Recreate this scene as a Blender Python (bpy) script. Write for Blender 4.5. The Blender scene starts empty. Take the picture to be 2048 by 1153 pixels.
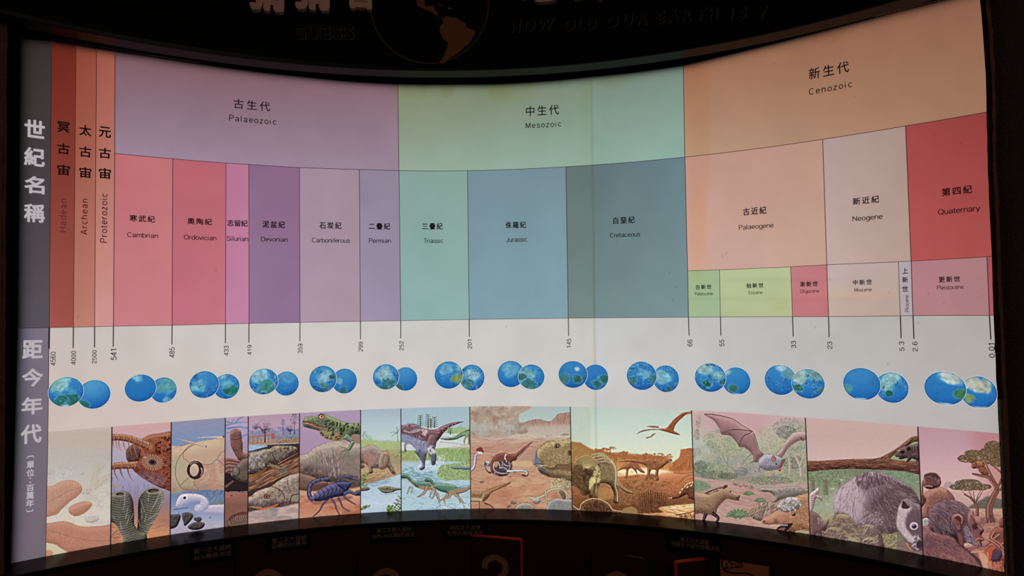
import bpy, math, random
import numpy as np
from mathutils import Matrix, Vector

S = bpy.context.scene
COL = S.collection
# ------------------------------------------------------------------ camera
RAD = 2.0            # radius of the curved light box, its axis is the world Z axis
EYE = 1.5            # eye height
CF, CPITCH, CROLL, CYAW, CD = 1337.54, 0.0380274, -0.0138197, 0.3471076, 0.2504918
W0, H0 = 2048, 1153
_f = np.array([math.sin(CYAW), math.cos(CYAW), 0.0])
_r = np.array([math.cos(CYAW), -math.sin(CYAW), 0.0])
_z = np.array([0, 0, 1.0])
FW = math.cos(CPITCH) * _f + math.sin(CPITCH) * _z
UP0 = -math.sin(CPITCH) * _f + math.cos(CPITCH) * _z
RT = math.cos(CROLL) * _r + math.sin(CROLL) * UP0
UP = -math.sin(CROLL) * _r + math.cos(CROLL) * UP0
CAM = np.array([0, -CD * RAD, EYE])
cd = bpy.data.cameras.new('camera'); cam = bpy.data.objects.new('camera', cd); COL.objects.link(cam)
cd.sensor_width = 36; cd.lens = CF / W0 * 36; cd.clip_start = 0.02
M = Matrix.Identity(4)
for i in range(3):
    M[i][0] = RT[i]; M[i][1] = UP[i]; M[i][2] = -FW[i]; M[i][3] = CAM[i]
cam.matrix_world = M
S.camera = cam
# ------------------------------------------------------------------ world, lights, exposure
wd = bpy.data.worlds.new('dark_room'); S.world = wd; wd.use_nodes = True
wd.node_tree.nodes['Background'].inputs[0].default_value = (0.5, 0.4, 0.35, 1)
wd.node_tree.nodes['Background'].inputs[1].default_value = 0.0
S.view_settings.view_transform = 'Standard'; S.view_settings.look = 'None'
S.view_settings.exposure = 0; S.view_settings.gamma = 1; S.view_settings.use_curve_mapping = False
S.cycles.use_denoising = True
S.cycles.max_bounces = 5; S.cycles.diffuse_bounces = 3
# added dim warm fill behind the viewer, to lift the dark boards
ld = bpy.data.lights.new('fill_light', 'AREA'); ld.energy = 26; ld.size = 1.2; ld.color = (1, .82, .68)
lo = bpy.data.objects.new('fill_light', ld); COL.objects.link(lo); lo.location = (0.6, -2.2, 3.1)
lo.rotation_euler = (math.radians(35), 0, math.radians(-15))

rng = np.random.default_rng(7)
# ------------------------------------------------------------------ helpers
def ray(x, y):
    a = (np.asarray(x, float) - W0 / 2) / CF; b = (H0 / 2 - np.asarray(y, float)) / CF
    return FW + a[..., None] * RT + b[..., None] * UP

def at(x, y, r=1.0):
    """point of the picture -> (angle, height) on the cylinder of radius r*RAD"""
    d = ray(x, y); R = r * RAD
    A = d[..., 0] ** 2 + d[..., 1] ** 2; B = 2 * (CAM[0] * d[..., 0] + CAM[1] * d[..., 1]); C = CAM[0] ** 2 + CAM[1] ** 2 - R * R
    t = (-B + np.sqrt(B * B - 4 * A * C)) / (2 * A)
    p = CAM + t[..., None] * d
    return np.arctan2(p[..., 0], p[..., 1]), p[..., 2]

def cyl(th, z, r=1.0):
    th, z = np.broadcast_arrays(np.asarray(th, float), np.asarray(z, float))
    return np.stack([RAD * r * np.sin(th), RAD * r * np.cos(th), z], -1)

def to_px(P):
    q = P - CAM; f = q @ FW
    return W0 / 2 + CF * (q @ RT) / f, H0 / 2 - CF * (q @ UP) / f

def lin(c):
    c = np.clip(np.asarray(c, float) / 255.0, 0, 1)
    return np.where(c <= 0.04045, c / 12.92, ((c + 0.055) / 1.055) ** 2.4)

def material(name, color, rough=0.7, emit=None, spec=0.3, noise=0, nscale=30, metal=0, bump=0):
    m = bpy.data.materials.new(name); m.use_nodes = True; nt = m.node_tree; b = nt.nodes['Principled BSDF']
    c = lin(color)
    b.inputs['Base Color'].default_value = (*c, 1); b.inputs['Roughness'].default_value = rough
    b.inputs['Specular IOR Level'].default_value = spec; b.inputs['Metallic'].default_value = metal
    if noise or bump:
        tc = nt.nodes.new('ShaderNodeTexCoord'); n = nt.nodes.new('ShaderNodeTexNoise'); n.inputs['Scale'].default_value = nscale
        n.inputs['Detail'].default_value = 5
        nt.links.new(tc.outputs['Object'], n.inputs['Vector'])
        if noise:
            mx = nt.nodes.new('ShaderNodeMix'); mx.data_type = 'RGBA'
            mx.inputs[6].default_value = (*(c * (1 - noise)), 1); mx.inputs[7].default_value = (*(c * (1 + noise)), 1)
            nt.links.new(n.outputs['Fac'], mx.inputs[0]); nt.links.new(mx.outputs[2], b.inputs['Base Color'])
        if bump:
            bp = nt.nodes.new('ShaderNodeBump'); bp.inputs['Strength'].default_value = bump; bp.inputs['Distance'].default_value = .01
            nt.links.new(n.outputs['Fac'], bp.inputs['Height']); nt.links.new(bp.outputs[0], b.inputs['Normal'])
    return m

def film_material(name, color=None, strength=1.0):
    """back-lit translucent print: its emission stands for the lamps of the box behind it"""
    m = bpy.data.materials.new(name); m.use_nodes = True; nt = m.node_tree
    for n in list(nt.nodes):
        if n.type != 'OUTPUT_MATERIAL': nt.nodes.remove(n)
    out = [n for n in nt.nodes if n.type == 'OUTPUT_MATERIAL'][0]
    e = nt.nodes.new('ShaderNodeEmission'); e.inputs['Strength'].default_value = strength
    if color is None:
        a = nt.nodes.new('ShaderNodeAttribute'); a.attribute_name = 'ink_light'; nt.links.new(a.outputs['Color'], e.inputs['Color'])
    else:
        e.inputs['Color'].default_value = (*lin(color), 1)
    nt.links.new(e.outputs[0], out.inputs[0])
    m.cycles.emission_sampling = 'NONE'
    return m

def link(name, verts, faces, mat, parent=None, colors=None, smooth=False, label=None):
    me = bpy.data.meshes.new(name)
    verts = np.asarray(verts, np.float32).reshape(-1, 3)
    if isinstance(faces, np.ndarray):
        nf, k = faces.shape
        me.vertices.add(len(verts)); me.vertices.foreach_set('co', verts.ravel())
        me.loops.add(nf * k); me.loops.foreach_set('vertex_index', faces.astype(np.int32).ravel())
        me.polygons.add(nf); me.polygons.foreach_set('loop_start', np.arange(nf, dtype=np.int32) * k)
        me.update(calc_edges=True)
    else:
        me.from_pydata([tuple(map(float, v)) for v in verts], [], [tuple(map(int, f)) for f in faces]); me.update()
    if colors is not None:
        at_ = me.color_attributes.new('ink_light', 'FLOAT_COLOR', 'POINT')  # print colour; on the fields the backlight gradient is mixed in
        c4 = np.ones((len(verts), 4), np.float32); c4[:, :3] = lin(colors)
        at_.data.foreach_set('color', c4.ravel())
    if mat: me.materials.append(mat)
    if smooth: me.polygons.foreach_set('use_smooth', [True] * len(me.polygons))
    o = bpy.data.objects.new(name, me); COL.objects.link(o)
    if parent: o.parent = parent
    if label: o['label'] = label
    return o

def empty(name, loc=(0, 0, 0)):
    o = bpy.data.objects.new(name, None); COL.objects.link(o); o.location = loc; o.empty_display_size = .05
    return o

def tag(o, label, cat, group=None):
    o['label'] = label; o['category'] = cat
    if group: o['group'] = group
    return o

def reparent(o, p):
    """keep the mesh where it is in the world though its parent Empty stands elsewhere"""
    o.parent = p; o.matrix_parent_inverse = Matrix.Translation(p.location).inverted()

def grid_faces(nu, nv):
    i = np.arange((nu + 1) * (nv + 1)).reshape(nv + 1, nu + 1)
    return np.stack([i[:-1, :-1], i[:-1, 1:], i[1:, 1:], i[1:, :-1]], -1).reshape(-1, 4)

# ------------------------------------------------------------------ the measured layout of the print
CURV = {
 'top': [(35, 76), (103.2, 82), (152, 90), (193, 97), (230, 103), (300, 113), (400, 128.5), (500, 142), (600, 153), (700, 163), (795.7, 168.4), (900, 169), (1000, 168), (1100, 162), (1180, 154), (1260, 146), (1366.7, 131), (1430, 116), (1500, 99), (1600, 74), (1700, 48), (1800, 22), (1880, 2), (1960, -20)],
 'mid': [(229.6, 307.3), (345.8, 318.1), (452, 326.6), (497.7, 329.4), (598.6, 335.6), (718.6, 339.3), (798, 341.7), (935, 342), (1132, 334), (1369.9, 314.7), (1645.6, 279.1), (1811.4, 252.3), (1973.3, 224.7)],
 'epo': [(1375.2, 542.2), (1438.9, 540.2), (1581.6, 534.2), (1653.8, 530), (1797, 524.1), (1822.5, 522.7), (1974.4, 514.1), (1983.7, 513)],
 'low': [(35, 657), (98.4, 655.9), (146.7, 654.9), (189.2, 653.9), (226.7, 653), (344.2, 651), (500, 647.3), (720.9, 643.1), (801.6, 642), (938.5, 639.5), (1136.6, 636.8), (1377.2, 635), (1441.1, 634.5), (1585.2, 633.9), (1657.2, 633.9), (1800.9, 632.2), (1826.3, 631.7), (1979.3, 631.3), (1987, 631.3)],
 'ptop': [(95.8, 865), (223.9, 854), (342.5, 844.9), (450.6, 836), (496.6, 833), (599.3, 826.8), (721.3, 820.3), (801.8, 817.4), (939.5, 813.7), (1140.7, 813.9), (1383.3, 821), (1611, 835.7), (1836.2, 853.8), (1997.9, 867.8)],
 'bot': [(22, 1129), (91, 1115.7), (221.1, 1091.9), (340.1, 1072.7), (448.3, 1057.5), (495.8, 1051.6), (597.9, 1040.1), (721.1, 1029.4), (802.5, 1024.9), (941.8, 1021.5), (1144.7, 1022.3), (1390, 1043.9), (1620.6, 1073.6), (1846.9, 1114), (2008.6, 1145)],
}
VERT = {
 'left': [(40, 78), (36, 400), (34, 657), (27, 900), (20, 1130)],
 'h': [(103.2, 79), (98.4, 655.9), (95.8, 865), (91, 1115.7)],
 'A': [(152, 87.8), (146.7, 654.9)], 'B': [(193, 95.2), (189.2, 653.9)],
 '541': [(230, 101), (229.6, 307.3), (226.7, 653)], 'p1': [(223.9, 854), (221.1, 1091.9)],
 '485': [(345.8, 318.1), (344.2, 651), (342.5, 844.9), (340.1, 1072.7)],
 '433': [(452, 326.6), (451, 648), (450.6, 836), (448.5, 1057.5)],
 '419': [(497.7, 329.4), (498, 647), (496.6, 833), (495.5, 1051.6)],
 '359': [(598.6, 335.6), (600, 645), (599.3, 826.8), (597.9, 1040.1)],
 '299': [(718.6, 339.3), (720.9, 643.1), (721.3, 820.3), (721.1, 1029.4)],
 '252': [(795.7, 168.4), (798, 341.7), (801.6, 642), (801.9, 817.4), (802.5, 1024.9)],
 '201': [(935, 342), (938.5, 639.5), (939.5, 813.7), (941.8, 1022)],
 '145': [(1132, 334), (1136.6, 636.8), (1140.7, 813.9), (1144.7, 1022.3)],
 '66': [(1366.7, 130), (1369.9, 314.7), (1375.2, 542.2), (1377.2, 635), (1383.3, 821), (1390, 1043.9)],
 '55': [(1438.9, 540.2), (1441.1, 634.5)], '33': [(1581.6, 534.2), (1585.2, 633.9)],
 '23': [(1645.6, 279.1), (1653.8, 530), (1657.2, 633.9)], '5.3': [(1797, 524.1), (1800.9, 632.2)],
 '2.6': [(1811.4, 252.3), (1822.5, 522.7), (1826.3, 631.7)], '.01': [(1974.4, 514.1), (1979.3, 631.3), (1982, 681)],
 'p2': [(1611, 835.7), (1620.9, 1074.5)], 'p3': [(1836.2, 853.8), (1846.9, 1114)],
 'e': [(1960, -10), (1966, 70), (1971.5, 150), (1973.3, 224.7), (1978, 400), (1983.7, 514), (1987, 631), (1998, 867.8), (2003, 980), (2010, 1147)],
}
def _c(pts):
    p = np.array(pts, float); th, z = at(p[:, 0], p[:, 1]); return th, z
CC = {k: _c(v) for k, v in CURV.items()}
VV = {k: (lambda t: (t[1][::-1], t[0][::-1]))(_c(v)) for k, v in VERT.items()}
def zc(name, th): return np.interp(th, *CC[name])
def tv(name, z):
    zz, th = VV[name]
    if len(zz) == 2:      # extend straight
        return th[0] + (z - zz[0]) * (th[1] - th[0]) / (zz[1] - zz[0])
    return np.interp(z, zz, th)
def patch(l, r, b, t, nu, nv, rr=1.0):
    u = np.linspace(0, 1, nu + 1)[None, :]; v = np.linspace(0, 1, nv + 1)[:, None]
    z = np.full((nv + 1, nu + 1), 1.5)
    for _ in range(4):
        th = tv(l, z) * (1 - u) + tv(r, z) * u
        z = zc(b, th) * (1 - v) + zc(t, th) * v
    return th, z, u + 0 * v, v + 0 * u
# ------------------------------------------------------------------ painting the printed artwork (printed colours of the sheet)
def blur(a, r):
    r = int(max(1, round(r)))
    for ax in (0, 1):
        for _ in range(2):
            p = np.concatenate([np.repeat(a.take([0], ax), r + 1, ax), a, np.repeat(a.take([-1], ax), r, ax)], ax)
            c = np.cumsum(p, ax, dtype=np.float64)
            n = a.shape[ax]
            a = ((c.take(range(2 * r + 1, 2 * r + 1 + n), ax) - c.take(range(0, n), ax)) / (2 * r + 1)).astype(np.float32)
    return a

def vnoise(h, w, cell, seed, octv=3, stretch=1.0):
    g = np.random.default_rng(seed); out = np.zeros((h, w), np.float32); tot = 0; amp = 1.0
    for o in range(octv):
        cy = max(1.0, cell); cx = max(1.0, cell * stretch)
        ny, nx = int(h / cy) + 3, int(w / cx) + 3
        G = g.random((ny, nx)).astype(np.float32)
        y = np.arange(h) / cy; x = np.arange(w) / cx
        yi = y.astype(int); xi = x.astype(int); fy = (y - yi)[:, None]; fx = (x - xi)[None, :]
        fy = fy * fy * (3 - 2 * fy); fx = fx * fx * (3 - 2 * fx)
        a = G[yi][:, xi]; b = G[yi][:, xi + 1]; c = G[yi + 1][:, xi]; d = G[yi + 1][:, xi + 1]
        out += amp * ((a * (1 - fx) + b * fx) * (1 - fy) + (c * (1 - fx) + d * fx) * fy); tot += amp
        amp *= 0.55; cell /= 2
    return out / tot

def smooth_pts(pts, closed, n=8):
    p = np.array(pts, float)
    if len(p) < 3: return p
    if closed: q = np.concatenate([p[-1:], p, p[:2]])
    else: q = np.concatenate([2 * p[:1] - p[1:2], p, 2 * p[-1:] - p[-2:-1]])
    t = np.linspace(0, 1, n, endpoint=False)[:, None]; out = []
    for i in range(len(q) - 3):
        a, b, c, d = q[i:i + 4]
        out.append(0.5 * (2 * b + (c - a) * t + (2 * a - 5 * b + 4 * c - d) * t ** 2 + (3 * b - a - 3 * c + d) * t ** 3))
    out = np.concatenate(out)
    return out if closed else np.concatenate([out, p[-1:]])

EDGES = [(96, 221), (224, 340), (342.5, 448.5), (450.6, 495.5), (496.6, 598), (599.3, 721), (721.3, 802), (802.5, 939.5), (941.8, 1140.7), (1144.7, 1383), (1390, 1611), (1621, 1836), (1847, 1998)]
class Art:
    K = 2.0
    def __init__(s, x0, y0, x1, y1, ox, oy, sc, seed=1):
        s.x0, s.y0 = x0, y0; s.w = int((x1 - x0) * s.K); s.h = int((y1 - y0) * s.K)
        s.o = (ox, oy, sc); s.im = np.zeros((s.h, s.w, 3), np.float32) + 128; s.g = np.random.default_rng(seed); s.seed = seed
        s.f = sc * s.K
        for L, R in EDGES:
            if L - x0 < 14 and L >= x0 and x1 - R < 24 and R < x1 and x1 - x0 < R - L + 34: s.LR = ((L - x0) * s.K + 4, (x1 - R) * s.K + 4)
    def P(s, p):
        p = np.atleast_2d(np.array(p, float)); ox, oy, sc = s.o
        return np.stack([(ox + p[:, 0] * sc - s.x0) * s.K, (oy + p[:, 1] * sc - s.y0) * s.K], 1)
    def vg(s, stops, mask=None, a=1):
        ys = s.P([(0, y) for y, c in stops])[:, 1]; C = np.array([c for y, c in stops], float)
        r = np.arange(s.h); col = np.stack([np.interp(r, ys, C[:, i]) for i in range(3)], 1)[:, None, :]
        m = a if mask is None else (mask * a)[..., None]
        s.im = s.im * (1 - m) + col * m
    def mix(s, m, col, a=1):
        m = (m * a)[..., None]; s.im = s.im * (1 - m) + np.array(col, np.float32) * m
    def mask(s, pts, smooth=True, soft=0):
        q = s.P(pts)
        if smooth: q = smooth_pts(s.push(q), True)
        return s._fill(q, soft)
    LR = (14, 14)      # how far inside the canvas (in px) the picture's own left and right edges lie
    def push(s, q):
        q = q.copy(); q[:, 0] = np.where(q[:, 0] < s.LR[0] * 1.0, q[:, 0] - 60, q[:, 0]); q[:, 0] = np.where(q[:, 0] > s.w - s.LR[1], q[:, 0] + 60, q[:, 0]); return q
    def finish(s, sat=.85, grain=.005, sharp=.45):
        d = s.im - blur(s.im, 5); busy = np.clip(blur(np.abs(d).mean(2), 6) / 14, 0, 1)[..., None]
        s.im = s.im + d * sharp + (vnoise(s.h, s.w, 3.2, s.seed + 77, 2) - .5)[..., None] * 26 * busy
        g = s.im.mean(2, keepdims=True); s.im = g + (s.im - g) * sat
        n = vnoise(s.h, s.w, 5, s.seed + 900, 3) - .5; s.im = np.clip(s.im * (1 + n[..., None] * grain * 8), 0, 255); return s
    def _fill(s, q, soft=0):
        acc = np.zeros((s.h, s.w + 2), np.float32)
        a = q; b = np.roll(q, -1, 0)
        for (x1, y1), (x2, y2) in zip(a, b):
            if y1 == y2: continue
            sg = 1.0
            if y1 > y2: x1, y1, x2, y2, sg = x2, y2, x1, y1, -1.0
            r0 = max(0, int(math.ceil(y1 - .5))); r1 = min(s.h - 1, int(math.ceil(y2 - .5)) - 1)
            if r1 < r0: continue
            rr = np.arange(r0, r1 + 1); xx = np.clip(x1 + (rr + .5 - y1) * (x2 - x1) / (y2 - y1), 0, s.w)
            xi = np.minimum(xx.astype(int), s.w); fr = xx - xi
            acc[rr, xi] += sg * (1 - fr); acc[rr, xi + 1] += sg * fr
        m = np.clip(np.abs(np.cumsum(acc, 1)[:, :s.w]), 0, 1).astype(np.float32)
        return blur(m, soft * s.f) if soft else m
    def poly(s, pts, col, a=1, smooth=True, soft=0):
        m = s.mask(pts, smooth, soft); s.mix(m, col, a); return m
    def line(s, pts, w, col, a=1, w2=None):
        q = smooth_pts(s.P(pts), False, 6); w2 = w if w2 is None else w2
        d = np.gradient(q, axis=0); n = np.stack([-d[:, 1], d[:, 0]], 1); n /= np.linalg.norm(n, axis=1)[:, None] + 1e-9
        ww = (np.linspace(w, w2, len(q)) * s.f * .5)[:, None]; ww = np.maximum(ww, .35)
        m = s._fill(np.concatenate([q + n * ww, (q - n * ww)[::-1]])); s.mix(m, col, a); return m
    def lines(s, L, w, col, a=1, w2=None):
        for p in L: s.line(p, w, col, a, w2)
    def noise(s, cell, k=1, octv=3, stretch=1.0):
        return vnoise(s.h, s.w, cell * s.f, s.seed * 31 + k, octv, stretch)
    def tex(s, m, amt, cell, k=1, stretch=1.0, octv=3):
        n = (s.noise(cell, k, octv, stretch) - .5) * 2 * amt
        s.im = s.im + (n * m)[..., None] * 255
        s.im = np.clip(s.im, 0, 255)
    def cloud(s, m, col, thr, cell, k=1, a=1, sharp=6, stretch=1.0):
        n = np.clip((s.noise(cell, k, 3, stretch) - thr) * sharp, 0, 1); s.mix(n * m, col, a)
    def shade(s, m, lit, dark, r=14, d=(-.4, -.9), gain=1.0, bias=.5):
        h = blur(m, r * s.f) + .5 * blur(m, r * s.f * .4); gy, gx = np.gradient(h); k = r * s.f * 1.6 * gain
        sh = np.clip(bias - (gx * d[0] * -1 + gy * d[1] * -1) * -k, 0, 1)
        c = np.array(dark)[None, None] * (1 - sh[..., None]) + np.array(lit)[None, None] * sh[..., None]
        s.im = s.im * (1 - m[..., None]) + c * m[..., None]
    def body(s, pts, lit, dark, r=14, d=(-.4, -.9), tex=.1, cell=8, edge=None, ew=2, gain=1.0, bias=.5, smooth=True, k=1):
        m = s.mask(pts, smooth); s.shade(m, lit, dark, r, d, gain, bias)
        if tex: s.tex(m, tex, cell, k)
        if edge is not None:
            p = list(pts) + [pts[0]]
            e = np.clip(blur(m, max(1, ew * s.f)) , 0, 1); e = np.clip(1 - np.abs(e - .5) * 2.6, 0, 1) * np.maximum(m, .35)
            s.mix(e, edge, .75)
        return m
    def hair(s, m, n, ang, ln, w, cols, a=.6, spread=.3, jit=.3):
        idx = np.flatnonzero(m.ravel() > .5)
        if len(idx) == 0: return
        g = s.g; pk = g.choice(idx, n); y = pk // s.w + g.random(n); x = pk % s.w + g.random(n)
        if callable(ang):
            ox, oy, sc = s.o; A = ang((x / s.K + s.x0 - ox) / sc, (y / s.K + s.y0 - oy) / sc)
        else: A = np.full(n, float(ang))
        A = np.radians(A) + g.normal(0, spread, n)
        L = ln * s.f * (1 + jit * g.normal(0, 1, n)); k = int(max(3, ln * s.f * 1.4)); t = np.linspace(-.5, .5, k)[None, :]
        bend = g.normal(0, .25, n)[:, None]
        X = x[:, None] + t * L[:, None] * np.cos(A)[:, None] - bend * t * t * L[:, None] * np.sin(A)[:, None]
        Y = y[:, None] + t * L[:, None] * np.sin(A)[:, None] + bend * t * t * L[:, None] * np.cos(A)[:, None]
        C = np.array(cols, float)[g.integers(0, len(cols), n)]
        taper = (1 - (2 * np.abs(t)) ** 2) * .8 + .2
        wpx = w * s.f; offs = np.arange(-(wpx - 1) / 2, wpx / 2 + .01, .8) if wpx > 1 else [0.0]
        acc = np.zeros(s.h * s.w); ac = np.zeros((3, s.h * s.w))
        for o in offs:
            xi = (X - o * np.sin(A)[:, None]); yi = (Y + o * np.cos(A)[:, None])
            ok = (xi >= 0) & (xi < s.w) & (yi >= 0) & (yi < s.h)
            f = (yi[ok].astype(int) * s.w + xi[ok].astype(int)); wt = np.broadcast_to(taper, X.shape)[ok] * min(1, max(wpx, .5))
            acc += np.bincount(f, wt, s.h * s.w)
            cc = np.broadcast_to(C[:, None, :], X.shape + (3,))[ok]
            for i in range(3): ac[i] += np.bincount(f, wt * cc[:, i], s.h * s.w)
        al = (1 - np.exp(-acc * 1.1)).reshape(s.h, s.w) * a * np.clip(m * 1.0 + .0, 0, 1)
        cavg = (ac / np.maximum(acc, 1e-6)).T.reshape(s.h, s.w, 3)
        s.im = s.im * (1 - al[..., None]) + cavg * al[..., None]
    def dots(s, m, n, r, col, a=.9, ry=None, ang=0):
        idx = np.flatnonzero(m.ravel() > .5)
        if len(idx) == 0: return
        ry = r if ry is None else ry
        for p in s.g.choice(idx, n):
            cy, cx = divmod(int(p), s.w); k = (0.6 + .8 * s.g.random()); R = max(r, ry) * s.f * k + 1
            y0, y1, x0, x1 = int(max(0, cy - R)), int(min(s.h, cy + R + 1)), int(max(0, cx - R)), int(min(s.w, cx + R + 1))
            yy, xx = np.mgrid[y0:y1, x0:x1]; c, n_ = math.cos(ang), math.sin(ang)
            dx, dy = xx - cx, yy - cy
            q = ((dx * c + dy * n_) / (r * s.f * k)) ** 2 + ((-dx * n_ + dy * c) / (ry * s.f * k)) ** 2
            mm = np.clip(1.5 - q, 0, 1) * a * m[y0:y1, x0:x1]
            s.im[y0:y1, x0:x1] = s.im[y0:y1, x0:x1] * (1 - mm[..., None]) + np.array(col) * mm[..., None]
    def ell(s, cx, cy, rx, ry, col, a=1, ang=0, soft=0):
        t = np.linspace(0, 2 * np.pi, 28, endpoint=False); c, n = math.cos(math.radians(ang)), math.sin(math.radians(ang))
        return s.poly([(cx + rx * math.cos(u) * c - ry * math.sin(u) * n, cy + rx * math.cos(u) * n + ry * math.sin(u) * c) for u in t], col, a, False, soft)
    def emask(s, cx, cy, rx, ry, ang=0, soft=0):
        t = np.linspace(0, 2 * np.pi, 28, endpoint=False); c, n = math.cos(math.radians(ang)), math.sin(math.radians(ang))
        return s.mask([(cx + rx * math.cos(u) * c - ry * math.sin(u) * n, cy + rx * math.cos(u) * n + ry * math.sin(u) * c) for u in t], False, soft)
    def box(s): return np.ones((s.h, s.w), np.float32)
    def band(s, y0, y1, soft=0):
        return s.mask([(-99, y0), (2999, y0), (2999, y1), (-99, y1)], False, soft)
    def bush(s, cx, cy, rx, ry, n, ln, w, cols, a=.9, ang=-90, spread=1.2, soft=.25):
        m = s.emask(cx, cy, rx, ry); m = np.clip(m * (.3 + 1.4 * s.noise(max(rx, ry) * .35, int(cx) % 97)) * 1.2, 0, 1)
        s.hair((m > .55).astype(np.float32), n, ang, ln, w, cols, a, spread)
    def sample(s, px, py):
        im = s.im; x = np.clip((px - s.x0) * s.K - .5, 0, s.w - 1.001); y = np.clip((py - s.y0) * s.K - .5, 0, s.h - 1.001)
        xi = x.astype(int); yi = y.astype(int); fx = (x - xi)[..., None]; fy = (y - yi)[..., None]
        return (im[yi, xi] * (1 - fx) + im[yi, xi + 1] * fx) * (1 - fy) + (im[yi + 1, xi] * (1 - fx) + im[yi + 1, xi + 1] * fx) * fy
# --- Precambrian sea floor, very pale, with frond-like animals lying flat
def ribbed(A, pts, mid, base, dark, lightc, n, seed, a=.75):
    m = A.body(pts, tuple(min(255, c + 14) for c in base), tuple(c - 16 for c in base), 26, tex=.03, edge=dark, ew=1.4, bias=.55)
    q = smooth_pts(mid, False, 10); g = np.random.default_rng(seed)
    L = []
    for i in range(n):
        t = (i + .5) / n * (len(q) - 2); k = int(t); p = q[k]; d = q[min(k + 1, len(q) - 1)] - q[max(k - 1, 0)]; d = d / (np.hypot(*d) + 1e-6)
        nn = np.array([-d[1], d[0]])
        for sg in (-1, 1):
            e = p + (nn * sg * 140 + d * 55)
            L.append([p, (p + e) / 2 + d * -10, e])
    old = A.im.copy()
    for j, l in enumerate(L): A.line(l, 1.6, dark, a * .8); A.line([(x + 2.6, y + 1) for x, y in l], 1.6, lightc, a * .8)
    A.line(mid, 3, dark, a * 1.3)
    A.im = old * (1 - m[..., None]) + A.im * m[..., None]
    return m

def art_precambrian():
    A = Art(86, 840, 230, 1135, 90, 840, .2431, 1)
    A.vg([(60, (198, 178, 168)), (110, (192, 172, 158)), (300, (188, 176, 166)), (420, (190, 182, 174)), (600, (202, 190, 176)), (820, (212, 198, 182)), (1130, (208, 186, 162))])
    A.cloud(A.band(430, 1000, 30), (214, 206, 192), .5, 70, 3, .5, 3)
    A.cloud(A.band(380, 900, 30), (176, 176, 178), .55, 50, 4, .45, 3)
    A.cloud(A.band(520, 760, 20), (196, 188, 158), .55, 60, 9, .5, 3)
    gr = (156, 150, 150)
    A.hair(A.mask([(340, 330), (440, 280), (545, 270), (545, 310), (360, 350)]), 50, -12, 50, 1.5, [gr, (170, 164, 160)], .5, .2)
    m = A.mask([(60, 395), (300, 390), (300, 465), (60, 465)], soft=3)
    A.hair(m, 150, -75, 26, 2, [gr, (212, 204, 196), (150, 140, 138)], .55, .35)
    for sx in (25, 145, 300): A.line([(sx - 5, 440), (sx + 15, 452), (sx + 18, 425)], 3, (128, 118, 118), .6)
    for k, p in enumerate(([(372, 560), (375, 500), (395, 400), (430, 345), (475, 350), (490, 390), (455, 450), (410, 510), (385, 560)], [(400, 560), (450, 480), (540, 400), (545, 460), (480, 540), (420, 580)])):
        A.poly(p, (188, 172, 152), .5, soft=2); A.hair(A.mask(p), 60, -62, 70, 2, [(160, 140, 122), (204, 190, 172)], .5, .12)
    A.hair(A.mask([(380, 610), (530, 590), (530, 650), (480, 740), (440, 740), (400, 680)], soft=3), 170, 5, 34, 2, [gr, (222, 212, 204), (170, 150, 150)], .55, .5)
    A.hair(A.mask([(300, 580), (380, 570), (385, 610), (300, 615)]), 60, 60, 16, 3, [(150, 118, 104), (188, 150, 136)], .6, 1)
    A.body([(330, 800), (370, 775), (420, 780), (445, 815), (420, 840), (350, 848)], (216, 204, 194), (176, 160, 156), 10, tex=.04, edge=(150, 136, 132), ew=1.2)
    A.hair(A.mask([(330, 790), (440, 780), (440, 840), (340, 845)]), 40, -80, 20, 2, [(160, 148, 146)], .5)
    ribbed(A, [(8, 585), (60, 545), (130, 510), (200, 498), (260, 510), (300, 545), (302, 590), (265, 632), (200, 680), (140, 735), (80, 785), (8, 805)], [(5, 685), (120, 630), (200, 585), (290, 560)], (190, 138, 112), (150, 92, 66), (214, 168, 142), 20, 5)
    A.cloud(A.mask([(80, 790), (300, 640), (380, 700), (300, 800), (250, 830), (20, 850)], soft=12), (218, 190, 166), .4, 50, 6, .6, 3)
    ribbed(A, [(195, 760), (200, 722), (250, 692), (330, 672), (385, 690), (370, 730), (315, 775), (245, 795)], [(205, 765), (290, 725), (372, 700)], (188, 130, 106), (156, 96, 72), (208, 158, 134), 12, 6, .35)
    ribbed(A, [(6, 880), (60, 848), (150, 836), (215, 850), (265, 872), (340, 882), (450, 876), (560, 862), (560, 1070), (300, 1095), (190, 1098), (130, 1060), (70, 1022), (6, 1005)], [(5, 915), (120, 935), (200, 960), (330, 990), (460, 1000), (550, 990)], (186, 122, 98), (146, 82, 60), (212, 156, 132), 26, 7)
    A.poly([(0, 1008), (70, 1024), (130, 1058), (190, 1100), (100, 1130), (0, 1150)], (206, 190, 160), 1)
    A.ell(15, 1100, 55, 28, (196, 130, 96), .85, soft=5)
    A.line([(0, 1008), (70, 1024), (130, 1058), (190, 1100)], 2.5, (150, 90, 66), .7)
    return A.finish()

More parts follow.
